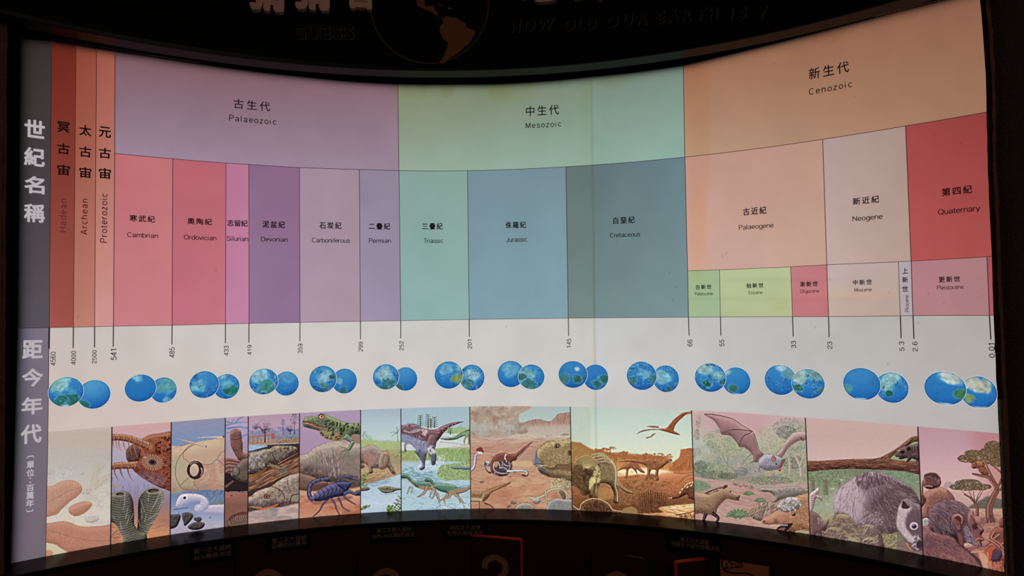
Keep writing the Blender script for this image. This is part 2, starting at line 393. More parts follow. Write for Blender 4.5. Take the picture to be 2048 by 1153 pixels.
def art_cambrian():
    A = Art(218, 838, 346, 1100, 215, 840, .2257, 2)
    A.vg([(20, (208, 158, 158)), (120, (206, 160, 160)), (190, (190, 160, 170)), (330, (172, 160, 182)), (480, (160, 152, 182)), (600, (150, 142, 176)), (740, (148, 116, 126)), (900, (180, 118, 90)), (980, (210, 138, 92)), (1100, (206, 132, 92))])
    A.hair(A.mask([(340, 900), (560, 860), (560, 960), (340, 1000)], soft=8), 90, -12, 60, 3, [(120, 92, 100), (150, 110, 108)], .5, .2)
    A.hair(A.band(930, 1100), 70, 5, 60, 2, [(226, 160, 112), (186, 112, 76)], .5, .2)
    A.hair(A.mask([(30, 900), (170, 1000), (170, 1100), (30, 1100)]), 120, 10, 40, 3, [(96, 76, 84), (150, 118, 116), (70, 56, 62)], .7, .3)
    # big head of the predator
    m = A.body([(290, 180), (360, 140), (450, 122), (560, 118), (575, 400), (570, 660), (500, 615), (420, 580), (320, 520), (240, 460), (215, 420), (170, 340), (168, 270), (215, 225)], (170, 92, 66), (104, 42, 30), 40, d=(.3, -.9), tex=.10, cell=26, edge=(92, 46, 36), ew=1.6)
    A.poly([(300, 172), (380, 138), (470, 120), (570, 118), (570, 150), (470, 152), (380, 168), (330, 186)], (178, 112, 84), .85, soft=2)
    A.line([(330, 188), (400, 166), (480, 154), (570, 156)], 3, (88, 42, 32), .8)
    inner = A.mask([(420, 180), (560, 165), (565, 640), (480, 600), (440, 470), (500, 380), (480, 320), (400, 290)])
    A.cloud(inner, (60, 20, 16), .58, 16, 11, .9, 12); A.cloud(inner, (190, 84, 56), .55, 26, 12, .6, 5)
    A.cloud(A.mask([(240, 460), (440, 470), (520, 560), (420, 580)], soft=6), (120, 84, 96), .3, 30, 13, .8, 3)
    A.hair(A.mask([(300, 480), (500, 540), (480, 600), (340, 520)]), 60, 25, 60, 3, [(196, 150, 140), (90, 50, 50)], .5, .2)
    A.body([(170, 350), (165, 280), (200, 235), (260, 240), (290, 300), (270, 370), (200, 380)], (128, 84, 74), (60, 34, 32), 16, tex=.08, edge=(52, 26, 24))
    # ruffled mouth
    c = (398, 378)
    A.ell(*c, 98, 72, (176, 118, 92), 1, 8); A.ell(*c, 98, 72, (80, 40, 32), .35, 8, 6)
    for i in range(46):
        t = i / 46 * 2 * math.pi; p = [(c[0] + r * 1.32 * math.cos(t), c[1] + r * math.sin(t)) for r in (24, 45, 70)]
        A.line(p, 4, (206, 156, 124) if i % 2 else (92, 48, 38), .85)
    A.ell(*c, 34, 24, (46, 30, 32), 1, 8, 4); A.ell(c[0] - 4, c[1], 22, 12, (26, 18, 22), 1)
    for i in range(14):
        t = i / 14 * 2 * math.pi; A.line([(c[0] + 38 * math.cos(t), c[1] + 26 * math.sin(t)), (c[0] + 16 * math.cos(t), c[1] + 9 * math.sin(t))], 4, (130, 104, 98), .6, 1)
    A.line([(290, 240), (305, 270), (330, 320)], 14, (170, 104, 78), .95, 8); A.line([(318, 330), (350, 338)], 10, (196, 140, 112), .9)
    # two jointed grasping arms
    def arm(mid, w, w2, n):
        A.line(mid, w + 5, (66, 32, 24), 1, w2 + 5); m = A.line(mid, w, (150, 86, 56), 1, w2)
        A.shade(m, (196, 132, 98), (104, 50, 32), 9, (-.2, -1)); A.tex(m, .05, 10, 5)
        q = smooth_pts(mid, False, 12)
        for i in range(n):
            k = int((i + .6) / n * (len(q) - 2)); d = q[k + 1] - q[k]; d /= np.hypot(*d) + 1e-9; nn = np.array([-d[1], d[0]]); ww = w + (w2 - w) * k / len(q)
            p = [q[k] + nn * ww * .52, q[k] + d * 13, q[k] - nn * ww * .55]
            A.line(p, 4, (64, 30, 24), .9); A.line([x - d * 6 for x in p], 3, (218, 168, 134), .8)
    for x0, y0, x1, y1 in ((48, 180, 58, 250), (75, 185, 90, 262), (98, 190, 116, 275), (140, 195, 165, 280), (185, 205, 218, 318), (232, 225, 268, 345)):
        A.line([(x0, y0), ((x0 + x1) / 2 - 4, (y0 + y1) / 2), (x1, y1)], 11, (150, 100, 84), .95, 3)
        for j in range(6):
            t = j / 6; A.line([(x0 + (x1 - x0) * t, y0 + (y1 - y0) * t), (x0 + (x1 - x0) * t + 12, y0 + (y1 - y0) * t - 6)], 2, (170, 120, 100), .7)
    arm([(30, 158), (110, 156), (200, 172), (290, 205), (390, 245)], 52, 62, 7)
    A.ell(392, 245, 26, 40, (140, 80, 46), 1, 20); A.ell(384, 240, 17, 28, (176, 112, 66), .8, 20, 4)
    for x0, y0, x1, y1 in ((58, 430, 102, 545), (112, 432, 160, 545), (178, 432, 228, 545), (35, 470, 50, 530)):
        A.line([(x0, y0), ((x0 + x1) / 2 - 10, (y0 + y1) / 2), (x1, y1)], 17, (132, 74, 54), 1, 3); A.line([(x0 + 3, y0), ((x0 + x1) / 2 - 6, (y0 + y1) / 2), (x1, y1)], 4, (196, 140, 112), .7, 1)
    arm([(25, 418), (110, 408), (200, 405), (270, 400)], 50, 62, 4)
    A.hair(A.mask([(50, 600), (60, 565), (110, 565), (120, 600), (80, 612)]), 60, -60, 26, 2.4, [(160, 130, 84), (190, 160, 110)], .9, .7)
    # twin sponge tubes
    for x in (55, 130, 135, 205, 190, 245, 265, 320, 360): A.line([(x, 660), (x + 6, 620), (x + 2, 560 + (x * 7) % 40)], 2.5, (92, 88, 112), .8)
    tube2 = [(350, 620), (410, 600), (470, 615), (497, 660), (490, 730), (450, 830), (400, 920), (365, 980), (340, 1060), (330, 1110), (230, 1110), (255, 1010), (270, 900), (270, 780), (285, 690)]
    tube1 = [(60, 650), (120, 632), (190, 650), (225, 720), (235, 830), (240, 930), (290, 1000), (340, 1010), (340, 1110), (170, 1110), (130, 1030), (60, 920), (32, 860), (32, 700)]
    for T, d, hx, hy, hr in ((tube2, (.5, -.5), 405, 632, 62), (tube1, (-.5, -.5), 110, 662, 48)):
        m = A.body(T, (142, 138, 114), (40, 38, 34), 34, d=d, tex=.06, cell=10, edge=(30, 30, 26), ew=1.5, gain=.9)
        old = A.im.copy(); yy = hy + 30
        while yy < 1110:
            A.line([(hx - 110, yy - 14), (hx - 30, yy + 12), (hx + 40, yy + 10), (hx + 120, yy - 20)], 4.5, (40, 38, 32), .7)
            A.line([(hx - 110, yy - 6), (hx - 30, yy + 20), (hx + 40, yy + 18), (hx + 120, yy - 12)], 3, (176, 176, 140), .35); yy += 21
        A.im = old * (1 - m[..., None]) + A.im * m[..., None]
        A.cloud(m, (112, 100, 122), .55, 40, 21 + hx, .55, 4)
        A.ell(hx, hy, hr, hr * .42, (150, 142, 118), 1, -4); A.ell(hx, hy - 2, hr * .82, hr * .30, (60, 44, 40), 1, -4); A.ell(hx + 6, hy + 4, hr * .5, hr * .16, (104, 82, 72), .9, -4, 2)
    for p in ([(155, 660), (150, 760), (138, 790)], [(185, 770), (160, 880)], [(195, 850), (168, 945)], [(230, 830), (210, 880)], [(250, 880), (235, 930)], [(300, 780), (308, 880)], [(345, 830), (325, 915)], [(290, 700), (330, 820)], [(470, 640), (430, 720), (385, 815)], [(455, 690), (400, 780)], [(440, 830), (360, 885)], [(420, 900), (350, 935)], [(275, 890), (292, 950)], [(40, 850), (68, 880)], [(110, 900), (126, 975)], [(250, 930), (222, 965)], [(495, 720), (455, 790)], [(370, 640), (360, 730)]):
        A.line(p, 2.6, (196, 190, 188), .8)
    return A.finish()

def art_ordovician():
    A = Art(335, 828, 456, 1082, 335, 830, .2124, 3)
    A.vg([(30, (142, 140, 164)), (90, (138, 140, 170)), (200, (124, 140, 180)), (320, (120, 138, 176)), (400, (110, 126, 170)), (720, (92, 114, 162)), (800, (116, 136, 178)), (940, (140, 152, 188)), (1010, (166, 164, 188)), (1150, (176, 160, 178))])
    A.hair(A.band(60, 240), 50, -6, 90, 5, [(166, 158, 182), (120, 134, 178)], .25, .15)
    shell = [(20, 330), (130, 296), (260, 262), (400, 236), (560, 224), (560, 690), (430, 700), (270, 718), (120, 724), (20, 730)]
    m = A.poly(shell, (196, 164, 134)); A.shade(m, (208, 176, 144), (160, 130, 112), 60, (0, -1), .8, .6)
    A.cloud(m, (204, 150, 126), .5, 90, 3, .6, 3); A.cloud(A.mask([(30, 400), (120, 400), (300, 700), (30, 720)], soft=12), (168, 168, 130), .35, 60, 4, .6, 3)
    pat = A.mask([(330, 480), (420, 460), (530, 340), (560, 340), (560, 690), (280, 700), (260, 620)])
    A.cloud(pat, (188, 132, 112), .42, 36, 5, .8, 8)
    for p in ([(340, 540), (420, 500), (500, 510), (550, 490)], [(300, 600), (400, 590), (480, 610), (550, 590)], [(400, 500), (380, 600), (300, 640)], [(470, 480), (500, 600), (430, 680)], [(350, 640), (430, 640), (540, 660)]): A.line(p, 5, (196, 180, 150), .5)
    dk = (84, 58, 44)
    A.line([(20, 330), (130, 296), (260, 262), (400, 236), (560, 226)], 3, (150, 120, 96), .9)
    A.line([(255, 282), (190, 320), (120, 390), (80, 480), (78, 580), (110, 660), (160, 705), (290, 712)], 5, dk, .85); A.line([(148, 372), (150, 410), (185, 432), (205, 455)], 4, dk, .85)
    A.line([(260, 265), (200, 300), (160, 340), (146, 378)], 5, dk, .8)
    A.line([(315, 460), (380, 474), (430, 450), (480, 400), (500, 360), (545, 335)], 4.5, (96, 84, 62), .9)
    A.line([(200, 595), (160, 630), (118, 670)], 4.5, dk, .85); A.line([(255, 612), (250, 650), (290, 705)], 4.5, dk, .85)
    A.line([(472, 422), (520, 470), (556, 510)], 9, (92, 100, 120), .9, 2)
    # eye ring
    A.ell(262, 522, 79, 88, (34, 20, 22), 1, 8); r = A.ell(262, 522, 72, 81, (60, 40, 42), 1, 8)
    A.line([(212, 470), (245, 448), (290, 452)], 14, (170, 140, 140), .7, 5); A.line([(318, 500), (326, 540), (310, 580)], 16, (176, 150, 150), .8, 6); A.line([(200, 560), (206, 590)], 8, (150, 120, 122), .6)
    A.ell(252, 522, 47, 64, (36, 22, 24), 1, 4); m = A.ell(252, 522, 42, 60, (196, 164, 148), 1, 4); A.vg([(460, (200, 176, 156)), (590, (192, 150, 140))], m)
    # the two floating needles
    A.line([(80, 228), (200, 258), (350, 298)], 3, (150, 120, 104), .9, 22); A.line([(80, 226), (200, 254), (345, 294)], 2, (206, 178, 152), .9, 16)
    A.ell(360, 300, 18, 17, (204, 168, 160), 1); A.ell(362, 302, 7, 8, (96, 60, 66), 1); A.line([(265, 215), (400, 212), (530, 208)], 2, (206, 190, 180), .9, 16); A.ell(528, 208, 10, 12, (90, 80, 96), .9)
    # sea below
    w = A.mask([(20, 728), (270, 722), (430, 704), (560, 690), (560, 780), (430, 800), (380, 860)], soft=3)
    A.hair(A.mask([(330, 730), (530, 690), (560, 690), (560, 800), (420, 860), (390, 800)]), 160, -65, 60, 3, [(70, 92, 120), (130, 160, 180), (60, 78, 92), (110, 130, 110)], .8, .3)
    A.poly([(400, 860), (470, 800), (560, 770), (560, 870)], (104, 124, 116), .6, soft=8)
    A.hair(A.band(1000, 1150), 180, -4, 40, 3, [(190, 168, 180), (150, 140, 165), (210, 190, 194)], .5, .3)
    trunk = [(270, 870), (340, 850), (400, 852), (560, 848), (560, 935), (430, 945), (330, 935), (275, 925), (255, 900)]
    A.body(trunk, (212, 196, 204), (150, 146, 184), 16, tex=.04, edge=(140, 130, 160))
    for x in range(330, 560, 24): A.line([(x, 935), (x + 9, 915), (x + 18, 935)], 3, (150, 140, 170), .6)
    neck = [(78, 860), (92, 800), (130, 752), (190, 745), (290, 750), (355, 780), (388, 830), (380, 880), (330, 920), (280, 930), (255, 890), (270, 850), (310, 838), (300, 822), (230, 826), (170, 848), (120, 880), (90, 872)]
    A.body(neck, (218, 204, 208), (150, 148, 186), 18, tex=.04, edge=(128, 128, 166), ew=1.6)
    A.line([(262, 890), (290, 850), (330, 850), (352, 878)], 10, (160, 150, 186), .6); A.line([(85, 858), (105, 848), (120, 862)], 4, (140, 104, 124), .8)
    A.ell(165, 780, 25, 23, (226, 214, 210), 1); A.ell(162, 784, 16, 15, (90, 80, 100), 1); A.ell(160, 786, 8, 9, (40, 34, 50), 1)
    for i, x in enumerate(range(55, 195, 11)): A.line([(x, 898 - (x - 55) * .13), (x + 7, 892 - (x - 55) * .13)], 7, (46, 46, 70), .8)
    for sh in ([(28, 960), (80, 940), (122, 950), (110, 1010), (60, 1070), (28, 1080)], [(138, 935), (190, 920), (240, 940), (225, 990), (165, 1050), (150, 1010), (140, 975)], [(250, 975), (300, 965), (325, 985), (300, 1010), (260, 1000)], [(190, 1060), (240, 1020), (310, 1010), (352, 1030), (320, 1075), (240, 1088)]):
        m = A.body(sh, (104, 92, 92), (34, 26, 32), 12, tex=.06, edge=(22, 16, 22), ew=1.6); cx = np.mean([p[0] for p in sh]); cy = np.mean([p[1] for p in sh])
        A.hair(m, 40, -55, 40, 2, [(140, 124, 122), (24, 18, 24)], .6, .2)
    A.line([(95, 945), (112, 915)], 5, (50, 40, 46), .9, 2); A.line([(235, 975), (268, 945)], 5, (50, 40, 46), .9, 2)
    A.ell(402, 970, 12, 6, (80, 84, 110), .7, 20); A.ell(470, 1050, 32, 14, (196, 180, 186), .6, 0, 3)
    return A.finish()

def art_silurian():
    A = Art(440, 825, 502, 1065, 440, 825, .2081, 4)
    A.vg([(40, (176, 150, 176)), (140, (178, 158, 190)), (300, (160, 142, 170)), (440, (176, 140, 158)), (580, (110, 80, 84)), (760, (52, 36, 38)), (764, (150, 96, 82)), (1000, (140, 86, 74)), (1120, (120, 76, 68))])
    for p in ([(50, 130), (150, 105), (270, 95)], [(60, 160), (180, 140), (275, 150)], [(60, 90), (110, 100), (140, 60)], [(150, 100), (190, 60), (230, 40)], [(200, 250), (240, 220), (275, 215)], [(60, 200), (100, 190)]): A.line(p, 22, (98, 128, 176), .7, 8)
    A.line([(60, 155), (170, 150), (275, 160)], 5, (70, 96, 140), .7)
    A.hair(A.band(170, 330), 30, -20, 90, 6, [(150, 150, 196), (190, 160, 186)], .4, .2)
    A.body([(95, 215), (110, 180), (150, 160), (195, 180), (207, 225), (208, 262), (217, 300), (218, 345), (235, 395), (258, 430), (210, 470), (160, 430), (130, 375), (108, 330), (100, 270)], (166, 110, 96), (76, 42, 40), 20, d=(-.3, -.8), tex=.08, edge=(56, 30, 28), ew=1.8)
    for p in ([(104, 268), (150, 262), (207, 252)], [(128, 372), (175, 362), (222, 345)], [(190, 452), (225, 425), (250, 412)]): A.line(p, 4, (58, 32, 32), .9)
    A.line([(150, 165), (148, 220)], 3, (110, 70, 64), .5)
    for i, yy in enumerate((450, 480, 515, 555)): 
        A.line([(50, yy + 20), (90, yy + 6), (210, yy + 32 - i * 4)], 36, (66, 38, 36), 1, 24); A.line([(50, yy + 14), (90, yy + 2), (205, yy + 26 - i * 4)], 26, (146, 92, 84), 1, 14); A.line([(55, yy + 4), (100, yy - 6), (200, yy + 16)], 5, (190, 134, 124), .7, 2)
    A.poly([(45, 600), (110, 590), (275, 640), (275, 775), (45, 775)], (44, 30, 34), 1, soft=5)
    A.line([(50, 720), (90, 690), (130, 660)], 30, (120, 72, 64), .9, 14)
    A.body([(105, 585), (140, 530), (190, 480), (240, 445), (275, 430), (275, 690), (220, 675), (150, 645), (112, 620)], (136, 110, 100), (60, 44, 44), 30, tex=.07, edge=(38, 24, 26), ew=2)
    A.cloud(A.mask([(150, 640), (240, 560), (275, 600), (275, 680)], soft=6), (96, 96, 70), .4, 20, 4, .6)
    A.ell(155, 568, 36, 46, (52, 38, 38), 1, 10); A.ell(152, 566, 31, 42, (110, 96, 88), 1, 10, 2); A.ell(145, 552, 16, 22, (140, 126, 116), .8, 10, 4)
    A.line([(112, 632), (180, 672), (275, 705)], 6, (34, 22, 24), .9)
    A.band(764, 1150); m = A.band(772, 1150); A.shade(m, (160, 102, 86), (110, 68, 60), 60, (0, -1))
    A.line([(45, 768), (275, 764)], 4, (206, 176, 166), .8)
    for y in range(800, 1000, 17): A.line([(48, y + 40), (150, y + 10), (270, y - 30)], 4, (84, 48, 44), .6); A.line([(48, y + 47), (150, y + 17), (270, y - 23)], 3, (190, 128, 108), .4)
    A.ell(110, 802, 14, 7, (96, 54, 52), .8)
    A.poly([(75, 1045), (110, 1000), (200, 965), (275, 958), (275, 975), (180, 995), (120, 1030)], (104, 58, 50), 1); A.line([(75, 1045), (110, 1000), (200, 965), (275, 958)], 4, (50, 28, 28), .8)
    A.poly([(60, 1065), (100, 1095), (200, 1090), (275, 1060), (275, 985), (200, 1000), (120, 1040)], (120, 88, 78), .9)
    for i in range(9): x = 100 + i * 19; A.line([(x, 1030 - i * 4), (x + 10, 1060 - i * 3), (x + 2, 1086 - i * 3)], 6, (44, 30, 30), .8, 3); A.line([(x + 9, 1026 - i * 4), (x + 18, 1058 - i * 3)], 4, (184, 150, 130), .6, 2)
    A.line([(60, 1050), (90, 1098), (180, 1112)], 5, (48, 28, 28), .8)
    return A.finish()

def art_devonian():
    A = Art(488, 822, 606, 1062, 440, 825, .2081, 5)
    A.vg([(10, (176, 140, 164)), (100, (186, 150, 172)), (190, (176, 150, 176)), (225, (150, 140, 150)), (300, (172, 124, 96))])
    # misty trees and red reed bank
    A.cloud(A.mask([(275, 200), (480, 160), (520, 170), (600, 140), (700, 170), (765, 120), (765, 240), (275, 260)], soft=4), (112, 122, 160), .3, 26, 1, .75, 5)
    A.bush(512, 190, 22, 40, 60, 12, 3, [(96, 104, 146), (120, 130, 160)], .8)
    A.hair(A.band(235, 300), 260, -84, 26, 2.4, [(120, 120, 82), (168, 118, 84), (96, 92, 70), (176, 150, 110), (108, 66, 52)], .85, .2)
    for x0, y0, x1, y1 in ((285, 240, 370, 250), (370, 235, 420, 222), (425, 225, 500, 215)): A.line([(x0, y0), ((x0 + x1) / 2, y0 - 6), (x1, y1)], 17, (184, 98, 72), .9, 12)
    A.poly([(495, 208), (522, 206), (524, 250), (498, 252)], (172, 84, 68), .9)
    for x in (300, 345, 380, 415, 450, 485): A.line([(x, 240), (x - 2, 290)], 4, (206, 176, 150), .8)
    def tree(x, yb, yt, w, cr, col, lf):
        A.line([(x, yb), (x + 2, (yb + yt) / 2), (x, yt)], w, col, .95, w * .5); g = np.random.default_rng(int(x))
        for i in range(26):
            a = math.pi * (1.05 + .9 * g.random()); L = cr * (.5 + .6 * g.random()); y = yt + (yb - yt) * .35 * g.random()
            p = [(x, y), (x + .6 * L * math.cos(a), y + .35 * L * math.sin(a)), (x + L * math.cos(a), y + L * math.sin(a))]; A.line(p, 3.5, col, .85, 1.2)
        if lf: A.bush(x, yt - cr * .35, cr * .95, cr * .75, 130, 7, 2.2, lf, .8)
    tree(432, 290, 165, 13, 82, (66, 44, 60), [(72, 52, 74), (96, 72, 96)])
    tree(345, 200, 150, 4, 42, (82, 70, 104), [(88, 80, 120)])
    tree(672, 222, 170, 8, 42, (56, 60, 92), [(58, 66, 96)]); 
    for cx, cy, s_ in ((606, 100, 1.), (715, 70, 1.7)):
        A.line([(cx, 215), (cx, cy + 10)], 6 * s_, (60, 54, 84), .9, 3)
        for k, (dy, r) in enumerate(((-26, 16), (-12, 24), (4, 30), (20, 24))): A.bush(cx, cy + dy * s_, r * s_ * .9, 8 * s_, 46, 9, 2.6, [(44, 44, 66), (70, 78, 110)] if s_ > 1 else [(96, 100, 140), (112, 116, 150)], .9, 0, .5)
    A.line([(560, 165), (566, 200)], 4, (84, 92, 130), .7); A.bush(566, 148, 18, 14, 40, 8, 2, [(92, 100, 136)], .8)
    A.hair(A.mask([(560, 292), (640, 262), (765, 222), (765, 300), (560, 304)]), 150, -25, 40, 3, [(150, 96, 62), (190, 146, 92), (96, 70, 52), (110, 116, 80)], .8, .25)
    # log and amphibians
    m = A.poly([(270, 315), (770, 298), (770, 1100), (270, 1120)], (70, 46, 40), 1, False)
    A.line([(270, 316), (520, 308), (770, 298)], 5, (206, 190, 200), .9)
    A.poly([(272, 325), (440, 318), (400, 350), (272, 395)], (150, 170, 204), 1, soft=2); A.hair(A.mask([(272, 330), (440, 320), (400, 345), (272, 380)]), 30, -12, 50, 3, [(206, 214, 226), (110, 140, 180)], .7, .1)
    A.line([(272, 388), (360, 360), (480, 330), (620, 314), (770, 304)], 9, (50, 54, 84), .9)
    log = A.mask([(270, 640), (430, 560), (600, 490), (770, 380), (770, 540), (600, 620), (450, 700), (270, 790)]); A.mix(log, (112, 70, 52))
    A.hair(log, 420, lambda x, y: -28 + 0 * x, 90, 4, [(176, 118, 82), (60, 32, 26), (140, 88, 62), (44, 24, 22), (206, 160, 130)], .85, .05)
    top = [(272, 410), (330, 385), (400, 360), (480, 350), (520, 325), (600, 322), (700, 326), (742, 350), (738, 378), (660, 430), (560, 500), (500, 470), (440, 540), (350, 590), (272, 600)]
    sk = dict(tex=.13, cell=14, edge=(28, 20, 26), ew=2)
    A.body(top, (176, 160, 126), (62, 48, 52), 26, **sk); tm = A.mask(top)
    A.cloud(tm, (44, 44, 54), .6, 16, 7, .6, 9); A.cloud(tm, (196, 178, 150), .6, 24, 8, .3, 6); A.cloud(tm, (150, 96, 56), .6, 24, 9, .5, 7); A.hair(tm, 420, lambda x, y: -30 + 0 * x, 22, 4, [(60, 46, 40), (150, 128, 96), (90, 76, 56)], .5, .5)
    A.cloud(A.mask([(272, 420), (420, 380), (430, 520), (272, 590)], soft=8), (190, 186, 200), .45, 24, 10, .6, 5)
    A.line([(500, 380), (520, 440), (560, 480), (620, 450), (742, 380)], 6, (36, 26, 26), .9); A.line([(560, 495), (660, 440), (742, 395)], 9, (196, 126, 66), .8, 4)
    A.ell(640, 348, 26, 12, (50, 40, 36), .9, 5); A.ell(638, 346, 12, 7, (140, 110, 70), .9); A.line([(590, 335), (640, 325), (700, 340)], 5, (60, 50, 50), .7)
    A.line([(272, 620), (340, 600), (420, 560), (450, 530)], 34, (150, 86, 40), .9, 10); A.line([(272, 598), (350, 590), (440, 548)], 4, (34, 22, 20), .8)
    A.line([(455, 500), (500, 515), (560, 530), (600, 545)], 50, (40, 32, 30), 1, 34); l = A.line([(458, 500), (500, 515), (560, 530), (600, 545)], 40, (140, 120, 80), 1, 26); A.cloud(l, (60, 48, 40), .5, 10, 14, .8, 8)
    for k, (x, y) in enumerate(((560, 605), (590, 612), (620, 600), (650, 580), (645, 560), (640, 540))): A.line([(590, 545), ((590 + x) / 2 + 8, (545 + y) / 2 - 4), (x, y)], 10, (112, 116, 96), 1, 4); A.line([(593, 551), ((590 + x) / 2 + 12, (549 + y) / 2 - 2), (x + 4, y)], 3, (40, 40, 44), .7, 2)
    low = [(270, 860), (290, 810), (340, 770), (420, 735), (490, 715), (560, 660), (640, 620), (700, 600), (770, 570), (770, 870), (700, 890), (640, 900), (560, 900), (470, 915), (380, 925), (300, 915), (272, 905)]
    A.body(low, (190, 166, 146), (84, 66, 66), 34, **sk); lm = A.mask(low)
    A.cloud(lm, (60, 56, 62), .62, 16, 17, .55, 10); A.cloud(lm, (206, 186, 170), .55, 26, 18, .3, 6); A.hair(lm, 380, lambda x, y: -24 + 0 * x, 24, 4, [(84, 66, 58), (186, 164, 140), (130, 110, 92)], .5, .5); A.cloud(lm, (186, 122, 78), .62, 30, 19, .55, 6)
    A.line([(500, 715), (570, 745), (615, 800), (610, 860), (570, 890)], 9, (52, 36, 36), .9, 5); A.line([(515, 708), (590, 735), (635, 800), (625, 860)], 5, (190, 150, 120), .7)
    A.line([(650, 640), (655, 720), (690, 760)], 6, (60, 46, 50), .8); A.line([(670, 870), (690, 810), (740, 790), (770, 788)], 9, (42, 32, 32), .9); A.ell(725, 830, 40, 34, (150, 140, 120), .7, 0, 4)
    A.ell(450, 812, 30, 22, (60, 40, 36), 1, -10); A.ell(450, 812, 20, 15, (170, 100, 72), 1, -10); A.ell(450, 812, 9, 9, (40, 24, 24), 1)
    A.poly([(300, 905), (400, 918), (500, 900), (560, 878), (540, 905), (440, 940), (330, 925)], (176, 92, 52), 1); A.line([(272, 905), (340, 918), (440, 908), (550, 875)], 4, (56, 32, 30), .9)
    for x in range(280, 410, 13): A.line([(x, 908), (x + 3, 922)], 5, (214, 200, 190), .9, 1)
    A.hair(A.mask([(272, 930), (400, 940), (340, 990), (290, 985)]), 80, -30, 30, 4, [(60, 56, 40), (110, 104, 66), (40, 34, 34)], .9, .7)
    s_ = A.mask([(272, 1000), (420, 935), (560, 915), (770, 880), (770, 1130), (272, 1130)], soft=4)
    A.mix(s_, (168, 144, 140)); A.cloud(s_, (128, 122, 132), .45, 50, 25, .8, 4, 2); A.cloud(s_, (212, 176, 164), .5, 40, 26, .7, 5, 3)
    A.hair(s_, 120, -8, 70, 3, [(110, 92, 92), (220, 190, 176), (196, 132, 102)], .5, .2); A.vg([(1000, (206, 160, 146)), (1100, (214, 170, 156))], A.band(1030, 1140, 14) * .7)
    return A.finish()

